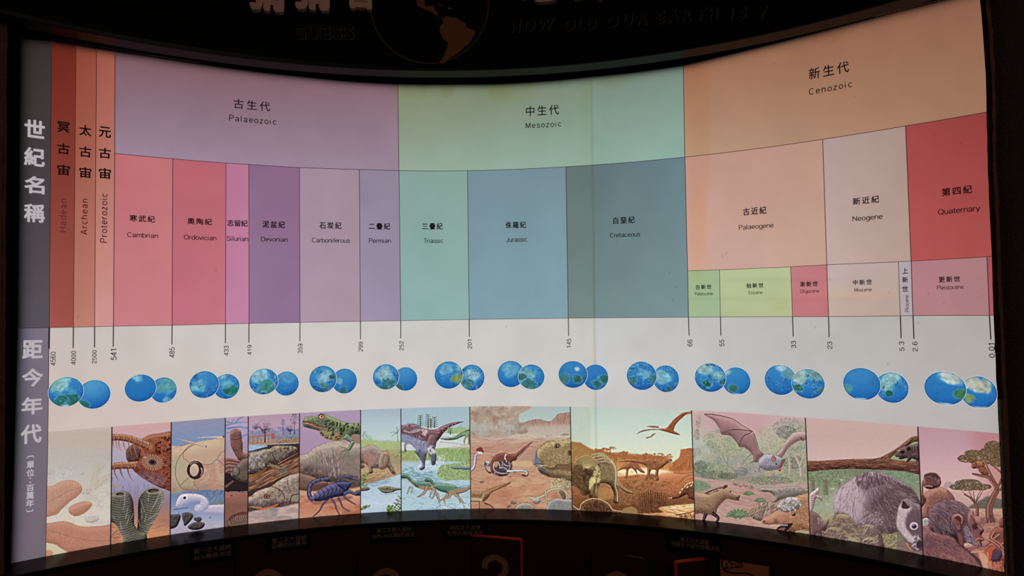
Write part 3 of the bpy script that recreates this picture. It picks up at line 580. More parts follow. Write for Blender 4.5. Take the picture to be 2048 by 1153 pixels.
def art_carboniferous():
    A = Art(592, 815, 728, 1048, 590, 815, .1994, 6)
    A.vg([(40, (168, 146, 178)), (200, (172, 142, 172)), (480, (170, 134, 166)), (1130, (200, 150, 128))])
    A.poly([(40, 470), (60, 465), (75, 490), (40, 500)], (130, 130, 170), .6, soft=3)
    log = [(40, 500), (110, 470), (170, 420), (240, 385), (330, 355), (420, 340), (520, 345), (600, 352), (670, 370), (670, 820), (560, 800), (440, 780), (330, 750), (230, 720), (120, 680), (40, 640)]
    m = A.body(log, (186, 168, 150), (78, 62, 58), 70, d=(.25, -1), tex=.05, cell=10, edge=(46, 34, 34), ew=2, gain=.8)
    A.cloud(m, (176, 130, 124), .5, 60, 3, .45, 4)
    A.hair(m * A.mask([(40, 480), (200, 420), (330, 430), (340, 640), (250, 720), (40, 640)], soft=12), 200, lambda x, y: 72 - x * .02, 30, 5, [(96, 68, 68), (180, 146, 136), (84, 60, 60)], .5, .12)
    A.hair(m * A.mask([(250, 460), (420, 430), (460, 660), (380, 720), (280, 640)], soft=12), 120, 76, 60, 7, [(92, 76, 84), (212, 196, 190), (120, 100, 104)], .7, .1)
    A.hair(m * A.mask([(480, 400), (670, 400), (670, 790), (500, 770)], soft=6), 130, 84, 20, 3, [(104, 88, 78), (190, 174, 154)], .4, .12)
    A.body([(40, 640), (120, 680), (240, 725), (330, 755), (300, 800), (150, 850), (40, 860)], (150, 108, 92), (84, 54, 48), 34, tex=.06, edge=(56, 36, 34), ew=2)
    A.poly([(150, 810), (400, 760), (670, 815), (670, 860), (300, 870)], (96, 66, 56), .8, soft=8)
    g = A.mask([(40, 860), (200, 845), (420, 850), (670, 795), (670, 1140), (40, 1140)], soft=4); A.vg([(800, (206, 160, 112)), (900, (206, 148, 126)), (1000, (196, 122, 88)), (1130, (204, 142, 118))], g)
    A.cloud(g, (170, 88, 60), .52, 50, 4, .7, 4, 2.5); A.hair(g, 120, 8, 60, 3, [(220, 176, 140), (150, 84, 60)], .5, .3)
    # lizard-like animal on the trunk
    liz = [(78, 148), (85, 120), (110, 98), (160, 90), (225, 88), (250, 68), (300, 66), (330, 85), (400, 110), (470, 140), (540, 158), (640, 158), (670, 158), (670, 285), (600, 272), (560, 300), (480, 330), (400, 335), (330, 322), (280, 290), (240, 240), (180, 222), (100, 200), (80, 180)]
    A.body(liz, (150, 158, 108), (60, 72, 52), 26, tex=.06, cell=8, edge=(36, 34, 28), ew=2); lm = A.mask(liz)
    A.poly([(240, 235), (330, 235), (420, 262), (500, 300), (560, 290), (480, 332), (400, 337), (330, 324), (280, 292)], (176, 150, 100), .7, soft=5)
    A.hair(A.mask([(100, 110), (300, 110), (360, 220), (300, 260), (120, 150)]), 130, 35, 12, 4, [(44, 46, 36), (54, 50, 40)], .9, .6)
    A.dots(A.mask([(300, 120), (420, 150), (660, 180), (660, 260), (560, 270), (420, 300), (330, 260)]), 90, 6, (40, 44, 36), .85, 12, .5)
    A.dots(A.mask([(250, 250), (440, 290), (520, 300), (420, 330), (300, 310)]), 40, 5, (70, 58, 40), .8, 8, .4)
    A.line([(400, 240), (430, 200), (440, 160)], 7, (186, 176, 120), .6); A.line([(360, 210), (400, 250), (470, 290)], 7, (170, 158, 110), .5)
    A.ell(265, 98, 33, 27, (70, 56, 44), 1); A.ell(265, 98, 27, 21, (192, 120, 90), 1); A.ell(265, 96, 17, 13, (226, 190, 160), .8); A.ell(268, 96, 9, 11, (40, 20, 18), 1); A.line([(232, 82), (262, 68), (300, 82)], 5, (50, 44, 34), .9)
    A.poly([(82, 138), (150, 152), (230, 185), (340, 215), (300, 218), (200, 208), (110, 175), (82, 165)], (120, 66, 66), 1); A.line([(82, 160), (140, 170), (220, 200), (330, 218)], 5, (200, 160, 150), .8)
    for x in range(88, 200, 10): A.line([(x, 150 + (x - 88) * .2), (x + 2, 160 + (x - 88) * .2)], 4, (230, 214, 200), .8, 1)
    A.line([(82, 138), (150, 150), (240, 188), (350, 220)], 3.5, (44, 40, 32), .9); A.hair(A.mask([(85, 180), (200, 215), (240, 236), (120, 205)]), 40, 70, 10, 3, [(196, 170, 120), (60, 52, 40)], .8)
    A.ell(425, 275, 26, 20, (176, 112, 90), .8, 0, 4)
    # foreleg and toes
    A.poly([(560, 285), (640, 280), (670, 300), (670, 362), (600, 360)], (150, 116, 96), .9, soft=3)
    for p, w, w2 in (([(500, 290), (530, 310), (580, 345)], 56, 38), ([(582, 345), (560, 390), (535, 430)], 34, 26)):
        A.line(p, w + 6, (40, 46, 40), 1, w2 + 6); l = A.line(p, w, (112, 134, 112), 1, w2); A.shade(l, (150, 168, 138), (70, 88, 76), 8); A.tex(l, .06, 6, 9)
    for x, y in ((442, 455), (440, 480), (478, 525), (540, 485), (440, 395)): 
        q = [(535, 430), ((535 + x) / 2, (432 + y) / 2 - 8), (x, y)]; A.line(q, 12, (60, 66, 56), 1, 5); A.line(q, 7, (128, 140, 116), 1, 3)
    # scorpion
    dk, bl, hi = (26, 24, 42), (66, 64, 104), (128, 126, 168)
    A.poly([(170, 950), (330, 930), (480, 900), (560, 890), (560, 920), (330, 970), (200, 980)], (140, 70, 50), .6, soft=6)
    def limb(p, w, w2, c=bl): A.line(p, w + 7, dk, 1, w2 + 5); l = A.line(p, w, c, 1, w2); A.line([(x - 1, y - w * .2) for x, y in p], w * .25, hi, .7, w2 * .25)
    for p in ([(330, 920), (275, 985), (245, 1040), (180, 1100)], [(365, 920), (400, 970), (415, 1020), (450, 1085)], [(430, 905), (460, 960), (480, 1005), (545, 1045)], [(480, 880), (520, 925), (560, 950), (610, 980)]): limb(p, 15, 6)
    limb([(185, 935), (150, 905), (140, 850), (150, 790), (190, 750), (250, 730), (300, 728)], 40, 34)
    for q in ([(128, 900), (170, 885)], [(122, 850), (162, 845)], [(130, 800), (168, 812)], [(160, 755), (186, 785)], [(205, 735), (215, 765)], [(250, 720), (255, 750)]): A.line(q, 5, dk, .9)
    A.body([(290, 715), (315, 700), (345, 715), (348, 740), (372, 752), (335, 750), (305, 748)], (110, 104, 130), (30, 28, 40), 10, edge=dk)
    limb([(435, 745), (440, 715), (475, 700), (520, 690)], 18, 20); A.body([(500, 690), (530, 672), (570, 680), (640, 705), (590, 702), (560, 705), (640, 735), (570, 728), (515, 715)], (120, 114, 140), (30, 28, 44), 9, edge=dk)
    body = [(170, 920), (185, 885), (240, 840), (320, 790), (400, 765), (470, 790), (500, 850), (480, 890), (400, 905), (300, 935), (210, 945)]
    A.body(body, (108, 100, 150), (34, 32, 58), 26, tex=.04, edge=dk, ew=2)
    for i in range(7):
        x = 200 + i * 42; y = 900 - i * 17; A.line([(x - 8, y + 40), (x + 10, y), (x - 18, y - 40)], 6, dk, .9); A.line([(x - 20, y + 30), (x - 3, y + 2), (x - 28, y - 26)], 5, hi, .6, 2)
    A.body([(410, 770), (460, 750), (560, 758), (550, 800), (510, 850), (470, 820)], (84, 92, 144), (28, 30, 56), 16, edge=dk)
    limb([(490, 872), (540, 850), (600, 870)], 36, 26); A.body([(600, 880), (625, 835), (655, 825), (670, 840), (670, 880), (630, 890)], (110, 100, 130), (30, 26, 40), 10, edge=dk)
    return A.finish()
def art_permian():
    A = Art(716, 812, 806, 1036, 715, 810, .1995, 7)
    A.vg([(50, (160, 180, 196)), (200, (178, 196, 204)), (340, (186, 204, 204)), (400, (172, 190, 150))])
    A.bush(75, 310, 28, 45, 200, 8, 4, [(128, 176, 140), (150, 192, 150), (112, 160, 126)], 1); A.bush(122, 335, 24, 28, 120, 8, 4, [(128, 176, 140), (150, 190, 150)], 1)
    A.poly([(30, 365), (160, 355), (250, 372), (440, 375), (440, 480), (30, 480)], (166, 184, 120), 1, soft=4)
    A.hair(A.band(362, 470), 420, -88, 20, 3, [(184, 196, 122), (140, 164, 104), (200, 204, 140)], .8, .1); A.poly([(230, 372), (300, 355), (350, 365), (350, 378)], (150, 180, 176), .7, soft=2)
    A.line([(405, 375), (402, 300), (396, 215)], 8, (96, 120, 132), .9, 3)
    for x, y in ((322, 285), (340, 322), (425, 240), (390, 225)): A.line([(402, 285), ((402 + x) / 2, (285 + y) / 2 - 10), (x, y)], 9, (104, 134, 134), .85, 2)
    g = A.mask([(30, 460), (230, 450), (440, 470), (440, 690), (350, 730), (200, 770), (100, 790), (30, 800)]); A.vg([(460, (168, 168, 110)), (560, (160, 142, 104)), (680, (196, 158, 112)), (780, (150, 118, 84))], g)
    A.hair(g, 260, lambda x, y: 150 + x * .02, 40, 4, [(190, 176, 120), (124, 112, 72), (206, 176, 132), (104, 84, 58)], .6, .4)
    A.bush(375, 525, 50, 45, 160, 22, 4, [(196, 190, 130), (130, 116, 80), (166, 140, 96)], .9, 0, 1)
    A.hair(A.mask([(60, 690), (400, 660), (420, 700), (100, 790)]), 160, -14, 50, 4, [(214, 176, 126), (120, 84, 58), (176, 132, 90)], .7, .15)
    w = A.mask([(30, 790), (110, 790), (230, 765), (330, 730), (440, 690), (440, 1110), (30, 1110)], soft=2); A.vg([(700, (176, 200, 210)), (850, (168, 194, 212)), (1000, (190, 204, 220)), (1100, (176, 192, 214))], w)
    A.hair(w, 120, 0, 60, 4, [(120, 160, 190), (206, 216, 226)], .45, .1); A.hair(A.mask([(80, 795), (330, 735), (300, 790), (90, 830)]), 120, -10, 40, 4, [(96, 134, 160), (140, 170, 190)], .7, .2)
    # big-bodied plant eater
    A.body([(30, 600), (50, 600), (52, 640), (30, 645)], (120, 92, 80), (80, 60, 56), 8, tex=.05)
    bod = [(30, 470), (60, 425), (110, 402), (165, 405), (205, 435), (230, 462), (290, 470), (318, 510), (322, 560), (340, 600), (380, 685), (350, 695), (300, 630), (260, 650), (215, 640), (150, 640), (158, 680), (118, 688), (112, 630), (60, 590), (30, 600)]
    A.body(bod, (180, 156, 146), (92, 66, 58), 34, tex=.07, edge=(70, 46, 40), ew=2); bm = A.mask(bod)
    A.poly([(60, 530), (100, 500), (170, 520), (180, 580), (130, 600), (70, 580)], (186, 116, 92), .6, soft=10); A.cloud(bm, (140, 132, 150), .55, 50, 3, .5, 4); A.cloud(bm, (196, 160, 134), .58, 24, 6, .5, 6)
    A.body([(240, 480), (290, 470), (318, 510), (318, 570), (280, 640), (230, 650), (210, 600), (220, 530)], (184, 156, 132), (112, 86, 70), 18, tex=.08, edge=(72, 50, 42))
    A.line([(270, 500), (255, 560), (262, 620)], 5, (90, 64, 54), .6); A.line([(125, 575), (120, 630), (130, 672)], 34, (156, 124, 104), .8, 24)
    for x in (115, 130, 146): A.line([(x, 678), (x - 3, 694)], 7, (70, 50, 46), .9)
    # swimmer and weeds
    A.body([(205, 835), (250, 822), (310, 818), (400, 835), (430, 845), (400, 860), (350, 880), (270, 888), (225, 862)], (150, 146, 104), (66, 66, 52), 10, tex=.14, cell=7, edge=(44, 50, 44)); A.line([(210, 850), (280, 870), (350, 865)], 5, (190, 176, 140), .7); A.ell(300, 838, 9, 6, (40, 40, 34), .9)
    A.line([(225, 895), (290, 900), (400, 885)], 5, (104, 130, 156), .7)
    A.body([(30, 850), (70, 830), (110, 830), (125, 845), (80, 865), (30, 872)], (140, 120, 96), (70, 60, 50), 8, tex=.1, edge=(60, 50, 44))
    gr = [(98, 124, 64), (134, 156, 84), (74, 96, 54)]
    for p in ([(38, 830), (60, 760), (95, 690)], [(30, 1060), (70, 1040), (110, 1020)], [(330, 1080), (380, 1010), (430, 930)], [(380, 1080), (420, 1040), (440, 980)], [(320, 1070), (325, 1040), (335, 1020)]):
        A.line(p, 5, (84, 104, 60), .9, 2); q = smooth_pts(p, False, 5)
        for i, (x, y) in enumerate(q): A.ell(x + (14 if i % 2 else -14), y - 6, 17, 8, gr[i % 3], .95, -40 if i % 2 else 30)
    A.hair(A.mask([(30, 780), (90, 790), (60, 850), (30, 850)]), 60, -60, 24, 4, gr, .9, .5)
    return A.finish(.82)

def art_triassic():
    A = Art(796, 808, 946, 1032, 715, 810, .1995, 8)
    A.vg([(30, (158, 186, 198)), (200, (166, 190, 200)), (260, (190, 204, 206)), (420, (206, 208, 204)), (560, (170, 196, 206)), (1070, (170, 200, 212))])
    for p in ([(440, 180), (560, 175), (640, 195), (640, 230), (440, 230)], [(850, 220), (980, 200), (1130, 215), (1130, 240), (860, 245)]): A.hair(A.mask(p), 60, -5, 50, 6, [(132, 164, 192), (166, 188, 204)], .7, .15)
    A.poly([(880, 240), (1130, 225), (1130, 300), (960, 290), (890, 280)], (160, 184, 130), .9, soft=5); A.hair(A.mask([(880, 240), (1130, 225), (1130, 290), (900, 285)]), 80, -5, 50, 5, [(186, 202, 140), (128, 158, 116)], .7, .2)
    for x, yt, yb in ((630, 105, 225), (708, 95, 240), (735, 140, 235), (772, 120, 230), (932, 235, 300)):
        A.line([(x, yb), (x + 2, yt)], 11, (64, 84, 56), 1, 4)
        y = yt + 4
        while y < yb - 10 and x != 735: 
            w = 22 + (y - yt) * .12; A.line([(x - w, y - 5), (x, y + 8), (x + w, y - 5)], 7, (58, 82, 58), .95, 4); y += 19
    A.line([(735, 140), (733, 235)], 16, (112, 112, 66), .9, 14)
    f = A.mask([(440, 470), (560, 460), (760, 440), (1130, 430), (1130, 560), (960, 570), (700, 560), (440, 555)], soft=3); A.mix(f, (150, 176, 112))
    A.hair(f, 700, -80, 30, 3.5, [(188, 200, 120), (110, 142, 84), (160, 184, 104), (92, 126, 84)], .9, .3)
    A.poly([(440, 500), (520, 490), (600, 545), (600, 580), (440, 560)], (166, 160, 96), .5, soft=8)
    A.hair(A.mask([(1040, 400), (1130, 380), (1130, 440), (900, 440)]), 60, 0, 60, 5, [(208, 190, 180), (190, 170, 164)], .7, .1)
    wv = A.band(560, 1100) * (1 - f); A.hair(wv, 420, lambda x, y: np.sin(x * .02) * 14, 44, 5, [(86, 136, 164), (208, 224, 230), (126, 170, 190), (70, 118, 150)], .6, .2)
    A.hair(A.mask([(440, 640), (700, 640), (820, 740), (800, 800), (440, 720)], soft=8), 160, 8, 60, 6, [(62, 110, 136), (120, 168, 186), (92, 142, 160)], .7, .2)
    A.hair(A.mask([(700, 560), (850, 500), (880, 560), (820, 640), (760, 660), (640, 690), (560, 640)], soft=4), 260, -60, 30, 4, [(226, 236, 238), (150, 190, 206), (240, 244, 244)], .8, 1)
    sh = A.mask([(830, 620), (900, 600), (1130, 570), (1130, 740), (1000, 755), (860, 760), (800, 700)], soft=3); A.mix(sh, (142, 168, 110)); A.hair(sh, 520, -75, 24, 4, [(180, 196, 120), (96, 128, 74), (206, 212, 150), (120, 150, 96)], .9, .6)
    A.body([(935, 632), (1000, 618), (1100, 625), (1130, 620), (1130, 655), (1050, 650), (980, 648)], (140, 160, 166), (60, 84, 96), 8, tex=.1, edge=(52, 70, 84))
    # crested reptile leaving on the right, spiny tail
    A.line([(830, 342), (900, 348), (980, 335), (1060, 295), (1130, 275)], 6, (60, 84, 66), 1, 56); A.line([(880, 342), (980, 328), (1060, 292), (1130, 278)], 4, (124, 158, 120), 1, 40)
    for x in range(850, 1050, 14): A.line([(x, 338 - max(0, x - 960) * .35), (x - 8, 322 - max(0, x - 960) * .4)], 5, (50, 70, 58), .9, 2)
    A.line([(1100, 300), (1075, 350), (1070, 395)], 26, (150, 150, 104), 1, 12); A.line([(1115, 300), (1118, 400)], 22, (110, 130, 96), 1, 14); A.line([(830, 375), (960, 385), (1100, 410)], 5, (130, 124, 130), .8)
    # big predator
    dk = (52, 48, 66)
    A.body([(575, 470), (620, 450), (690, 480), (680, 560), (672, 640), (625, 655), (650, 600), (620, 530)], (134, 130, 152), (62, 62, 84), 14, tex=.1, edge=dk)
    for x in (620, 636, 654): A.line([(x + 12, 630), (x, 655)], 7, dk, .9, 3)
    b = [(440, 235), (470, 205), (520, 192), (600, 200), (620, 225), (660, 235), (730, 250), (790, 245), (850, 215), (930, 185), (1000, 172), (1066, 172), (1010, 190), (930, 225), (870, 275), (830, 330), (790, 380), (780, 430), (720, 470), (640, 470), (580, 440), (540, 400), (480, 380), (440, 330)]
    A.body(b, (150, 104, 106), (76, 44, 56), 24, tex=.09, cell=10, edge=dk, ew=2); bm = A.mask(b)
    A.poly([(440, 280), (480, 300), (560, 330), (640, 360), (700, 380), (700, 470), (600, 460), (540, 400), (480, 385), (440, 330)], (140, 148, 180), .9, soft=5)
    A.cloud(A.mask([(640, 250), (700, 255), (690, 310), (650, 300)], soft=4), (220, 200, 200), .3, 16, 4, .8); A.hair(A.mask([(480, 290), (640, 320), (680, 400), (560, 400)]), 160, 75, 22, 3, [(206, 204, 216), (84, 74, 100), (120, 112, 140)], .8, .4)
    A.dots(A.mask([(790, 250), (930, 195), (1010, 180), (860, 270), (800, 330)]), 26, 5, (196, 160, 160), .7)
    A.line([(600, 205), (545, 215), (500, 205), (470, 210)], 6, (190, 160, 160), .8); A.poly([(470, 250), (520, 262), (600, 240), (630, 248), (600, 275), (520, 285), (470, 272)], (176, 162, 172), 1); A.line([(470, 250), (530, 264), (622, 242)], 4, dk, .9); A.line([(475, 264), (540, 274), (606, 260)], 7, (110, 84, 96), .9); A.line([(475, 275), (540, 288), (610, 274)], 4, dk, .8)
    A.ell(520, 212, 10, 7, (40, 26, 40), .9); A.poly([(470, 225), (530, 232), (610, 215), (615, 232), (540, 250), (470, 243)], (120, 90, 104), .7)
    for p in ([(540, 385), (500, 385), (478, 410), (480, 460)], [(620, 385), (655, 410), (640, 440), (620, 465)]): A.line(p, 26, dk, 1, 18); A.line(p, 19, (146, 144, 170), 1, 11)
    for x in (465, 480, 498): A.line([(484, 450), (x, 478)], 7, dk, .9, 3)
    for x in (605, 625, 650): A.line([(628, 455), (x, 480)], 6, dk, .9, 3)
    th = [(715, 320), (745, 295), (775, 315), (790, 370), (780, 430), (765, 490), (775, 520), (740, 525), (705, 480), (695, 400)]; A.body(th, (160, 116, 120), (84, 60, 78), 18, tex=.1, edge=dk); A.cloud(A.mask([(700, 410), (780, 430), (765, 510), (710, 480)], soft=4), (206, 206, 220), .35, 18, 5, .9)
    A.body([(740, 500), (785, 490), (790, 540), (775, 600), (745, 600), (735, 545)], (120, 118, 140), (60, 58, 76), 8, tex=.1, edge=dk)
    for x in (745, 768, 795): A.line([(765, 560), (x, 612)], 8, dk, .9, 4)
    # two small runners
    def runner(ox, oy, col, col2, tail):
        T = lambda p: [(x + ox, y + oy) for x, y in p]; d = (34, 50, 48)
        for p in ([(80, 120), (60, 170), (55, 200)], [(100, 120), (98, 160), (88, 190)], ): A.line(T(p), 18, d, 1, 9); A.line(T(p), 12, (184, 160, 140), 1, 6)
        A.body(T([(0, 10), (30, -8), (70, 12), (110, 55), (190, 70), (290, 70), (330, 100), (300, 150), (220, 150), (150, 130), (100, 95), (60, 52), (20, 40), (0, 28)]), col, (44, 74, 66), 14, tex=.1, cell=10, edge=d, ew=2)
        A.poly(T([(160, 115), (230, 120), (290, 130), (280, 160), (230, 155), (180, 140)]), col2, .8, soft=3)
        A.line(T([(40, 38), (80, 75), (120, 110)]), 9, (196, 134, 104), .8); A.ell(20 + ox, 12 + oy, 6, 5, (24, 24, 24), 1); A.line(T([(0, 26), (25, 34)]), 4, d, .8)
        for p in ([(250, 120), (225, 180), (180, 215), (150, 230)], [(290, 120), (330, 160), (360, 250)]): A.line(T(p), 34, d, 1, 10); A.line(T(p), 27, (176, 140, 112), 1, 6)
        if tail: A.line(T([(300, 100), (370, 90), (480, 50)]), 60, d, 1, 14); A.line(T([(300, 98), (370, 88), (480, 50)]), 52, (160, 124, 96), 1, 8); A.line(T([(300, 78), (380, 72), (480, 40)]), 22, (92, 134, 112), .9, 4)
    runner(447, 700, (122, 168, 140), (196, 128, 92), False)
    A.line([(1010, 825), (1080, 815), (1135, 808)], 5, (50, 90, 100), .8)
    runner(672, 735, (116, 160, 132), (176, 130, 100), False)
    b = [(760, 810), (830, 790), (930, 795), (1000, 830), (1010, 880), (960, 905), (880, 880), (810, 860)]; A.body(b, (124, 168, 138), (52, 84, 70), 18, tex=.1, edge=(34, 50, 48)); A.poly([(910, 870), (1000, 850), (1040, 880), (1000, 905), (930, 900)], (176, 134, 104), .85, soft=3)
    A.line([(990, 870), (1070, 860), (1135, 830)], 52, (40, 50, 46), 1, 20); A.line([(990, 866), (1070, 856), (1135, 828)], 44, (160, 124, 98), 1, 14); A.line([(960, 830), (1060, 836), (1135, 815)], 14, (80, 120, 104), .9, 5)
    for p in ([(930, 890), (920, 930), (870, 950), (885, 1010)], [(980, 900), (1030, 950), (1060, 990), (1076, 1055)], [(800, 880), (770, 910), (740, 950)], [(800, 900), (815, 950), (825, 1010)]): A.line(p, 30, (40, 50, 46), 1, 9); A.line(p, 23, (176, 144, 118), 1, 5)
    A.hair(A.mask([(780, 990), (1130, 1000), (1130, 1070), (780, 1060)], soft=4), 120, 0, 40, 5, [(220, 232, 236), (70, 120, 150)], .7, .4)
    A.hair(A.mask([(1090, 920), (1130, 900), (1130, 1050), (1090, 1050)], soft=4), 40, -75, 50, 3, [(226, 236, 238), (150, 190, 206)], .7, .2)
    return A.finish(.85)

def art_jurassic():
    A = Art(934, 808, 1150, 1032, 930, 805, .1995, 9)
    A.vg([(40, (168, 186, 184)), (200, (176, 196, 190)), (300, (196, 190, 174)), (360, (198, 172, 152)), (450, (190, 142, 118)), (700, (196, 148, 116)), (850, (198, 140, 106)), (1000, (190, 130, 98)), (1100, (176, 118, 88))])
    m = A.mask([(560, 260), (595, 205), (650, 185), (740, 170), (790, 185), (850, 195), (900, 160), (950, 115), (1060, 108), (1070, 320), (560, 320)]); A.mix(m, (176, 132, 116)); A.hair(m, 260, 86, 50, 5, [(140, 90, 76), (206, 166, 146), (120, 80, 72)], .65, .08)
    A.line([(595, 205), (650, 185), (740, 170), (790, 185), (850, 195), (900, 160), (950, 115), (1060, 108)], 4, (110, 84, 80), .7)
    A.vg([(230, (190, 176, 160)), (340, (200, 190, 172))], A.mask([(500, 250), (1070, 230), (1070, 350), (500, 350)], soft=14) * .8)
    d = A.mask([(40, 30), (620, 30), (600, 90), (545, 120), (545, 200), (600, 210), (620, 260), (560, 320), (40, 340)], soft=4); A.mix(d, (176, 152, 132))
    A.cloud(d, (140, 108, 94), .5, 70, 3, .6, 4); A.cloud(d, (204, 184, 164), .52, 50, 4, .7, 4); A.cloud(A.mask([(100, 200), (500, 220), (500, 330), (60, 330)], soft=14), (176, 180, 176), .35, 60, 5, .7, 3)
    A.hair(d, 120, 100, 30, 3, [(130, 96, 84), (110, 84, 80)], .5, .8)
    g = A.band(320, 1100, 8); A.hair(A.band(330, 560, 10), 260, lambda x, y: -4 + 10 * np.sin(x * .01), 110, 7, [(176, 110, 92), (216, 176, 152), (190, 126, 104), (150, 84, 68), (208, 160, 134)], .6, .1)
    A.hair(A.band(560, 1100, 10), 300, lambda x, y: 8 * np.sin(x * .012 + y * .01), 80, 5, [(214, 170, 130), (170, 106, 78), (222, 190, 156), (150, 92, 66)], .5, .15)
    A.cloud(A.band(680, 1080, 20), (216, 176, 138), .56, 60, 8, .5, 4, 2.5); A.cloud(A.band(700, 1080, 20), (170, 100, 70), .6, 50, 9, .5, 4, 2.5); A.dots(A.band(740, 1050), 24, 5, (120, 78, 60), .7)
    A.bush(600, 565, 50, 26, 80, 12, 3, [(126, 124, 96), (150, 140, 110)], .7); A.poly([(470, 600), (620, 590), (700, 620), (640, 650), (500, 640)], (216, 184, 134), .6, soft=8)
    A.line([(960, 335), (1000, 322), (1060, 325)], 4, (96, 76, 60), .7); A.bush(1000, 328, 40, 14, 50, 10, 2, [(96, 80, 62)], .8)
    # crested bird-like head, left
    A.line([(50, 690), (90, 645), (100, 580), (105, 530), (150, 505)], 32, (60, 56, 70), 1, 24); A.line([(50, 688), (88, 643), (98, 580), (105, 530), (150, 508)], 24, (186, 184, 200), 1, 16)
    A.ell(152, 505, 28, 17, (206, 204, 214), 1, 10); A.poly([(115, 490), (120, 465), (145, 455), (170, 458), (190, 500), (160, 494)], (140, 52, 46), 1); A.poly([(165, 490), (195, 503), (175, 508)], (70, 60, 66), 1, False); A.poly([(150, 512), (185, 530), (160, 532)], (196, 150, 140), 1, False); A.line([(115, 492), (150, 494), (190, 502)], 4, (44, 36, 44), .9); A.line([(60, 575), (140, 580)], 4, (90, 60, 52), .6)
    # the fighting pair
    A.line([(205, 600), (208, 650), (235, 700), (262, 710)], 20, (54, 44, 50), 1, 16); A.line([(205, 600), (212, 655), (240, 695)], 9, (206, 204, 212), .9, 6); A.dots(A.mask([(205, 595), (245, 600), (250, 640), (210, 640)]), 14, 8, (60, 50, 56), .9); A.dots(A.mask([(205, 595), (245, 600), (250, 640), (210, 640)]), 10, 6, (220, 214, 214), .9)
    b = [(260, 600), (290, 550), (340, 515), (400, 512), (470, 525), (520, 510), (580, 460), (672, 398), (640, 440), (580, 510), (510, 580), (470, 600), (450, 700), (400, 740), (320, 740), (270, 710), (255, 650)]
    A.body(b, (150, 82, 66), (84, 40, 36), 18, tex=.09, cell=8, edge=(56, 26, 26), ew=2); A.line([(520, 560), (590, 490), (660, 408)], 9, (190, 176, 176), .8, 2)
    A.poly([(285, 620), (340, 590), (450, 590), (475, 640), (450, 700), (380, 725), (310, 715), (280, 680)], (92, 62, 58), .9, soft=3)
    for p, w in (([(300, 600), (285, 640), (300, 690), (360, 715), (430, 712)], 22), ([(330, 600), (350, 640), (340, 680)], 20), ([(370, 595), (400, 630), (440, 640), (470, 610)], 18), ([(350, 660), (400, 660), (430, 690)], 20), ([(440, 600), (450, 650), (430, 690)], 13), ([(310, 700), (290, 720), (330, 735)], 12), ([(380, 600), (375, 640), (400, 680)], 11)): A.line(p, w + 7, (50, 38, 44), 1, w * .6 + 5); A.line(p, w * .8, (146, 134, 142), 1, w * .5); A.line([(x - 2, y - w * .2) for x, y in p], w * .25, (204, 196, 200), .7, 2)
    A.poly([(285, 610), (325, 595), (330, 640), (300, 650)], (190, 146, 112), .9, soft=3)
    A.hair(A.mask([(270, 540), (500, 520), (480, 570), (270, 600)]), 120, 60, 18, 3, [(176, 110, 88), (90, 40, 34)], .7, .5)
    A.line([(412, 520), (400, 560), (420, 600)], 13, (206, 200, 204), 1, 9); A.dots(A.mask([(400, 520), (420, 520), (420, 600), (400, 600)]), 7, 4, (60, 50, 56), .9)
    A.line([(330, 640), (350, 690), (420, 700)], 14, (60, 52, 62), 1, 10); A.line([(420, 695), (520, 690), (600, 690), (628, 712), (615, 738), (570, 730)], 28, (56, 48, 58), 1, 14); A.line([(420, 692), (520, 688), (600, 690), (624, 712), (612, 734)], 19, (200, 198, 210), 1, 8)
    A.line([(450, 720), (540, 722), (600, 750)], 8, (120, 80, 62), .6)
    # beaked head on the right
    h = [(745, 450), (800, 400), (870, 380), (920, 395), (980, 375), (1030, 380), (1035, 360), (1080, 350), (1090, 820), (1040, 790), (960, 765), (860, 755), (770, 720), (735, 680), (740, 655), (800, 640), (750, 600), (720, 540), (722, 490)]
    A.body(h, (190, 164, 112), (92, 66, 42), 34, d=(-.4, -.9), tex=.13, cell=9, edge=(56, 38, 28), ew=2, bias=.6); hm = A.mask(h)
    A.dots(hm, 160, 5, (124, 96, 58), .5); A.dots(hm, 140, 4, (220, 200, 150), .5); A.line([(750, 460), (820, 400), (900, 388)], 5, (70, 50, 34), .8)
    A.poly([(780, 640), (870, 660), (960, 625), (1060, 640), (1090, 660), (1090, 720), (960, 680), (860, 690)], (110, 76, 52), .75, soft=5); A.line([(780, 640), (850, 665), (900, 660), (930, 625), (1000, 632), (1065, 615)], 6, (60, 40, 30), .9)
    A.line([(830, 730), (930, 745), (1080, 760)], 40, (110, 76, 56), .6, 30)
    A.ell(925, 442, 34, 22, (120, 96, 70), 1, -20); A.ell(925, 442, 20, 15, (60, 42, 36), 1, -20); A.ell(930, 438, 7, 6, (190, 170, 150), .9); A.line([(895, 425), (930, 415), (955, 430)], 6, (70, 50, 36), .8); A.ell(1050, 510, 18, 26, (70, 46, 34), .8, 0, 4)
    bk = [(720, 480), (690, 520), (680, 580), (690, 630), (715, 648), (760, 630), (790, 628), (750, 590), (722, 540)]; A.body(bk, (150, 158, 164), (66, 66, 70), 16, tex=.05, edge=(44, 40, 42)); A.body([(732, 655), (780, 650), (830, 700), (850, 740), (790, 715), (745, 690)], (120, 116, 112), (66, 58, 54), 10, tex=.05, edge=(50, 40, 36))
    A.line([(690, 640), (740, 630), (790, 636)], 8, (206, 180, 160), .8)
    # shrub, dead branch, boulders
    A.bush(960, 820, 120, 60, 420, 14, 4, [(196, 200, 150), (120, 130, 84), (90, 96, 60), (220, 218, 176)], 1, 0, 2)
    A.bush(1040, 840, 50, 50, 160, 14, 4, [(196, 200, 150), (110, 120, 80), (84, 90, 60)], 1, 0, 2)
    br = (196, 184, 148)
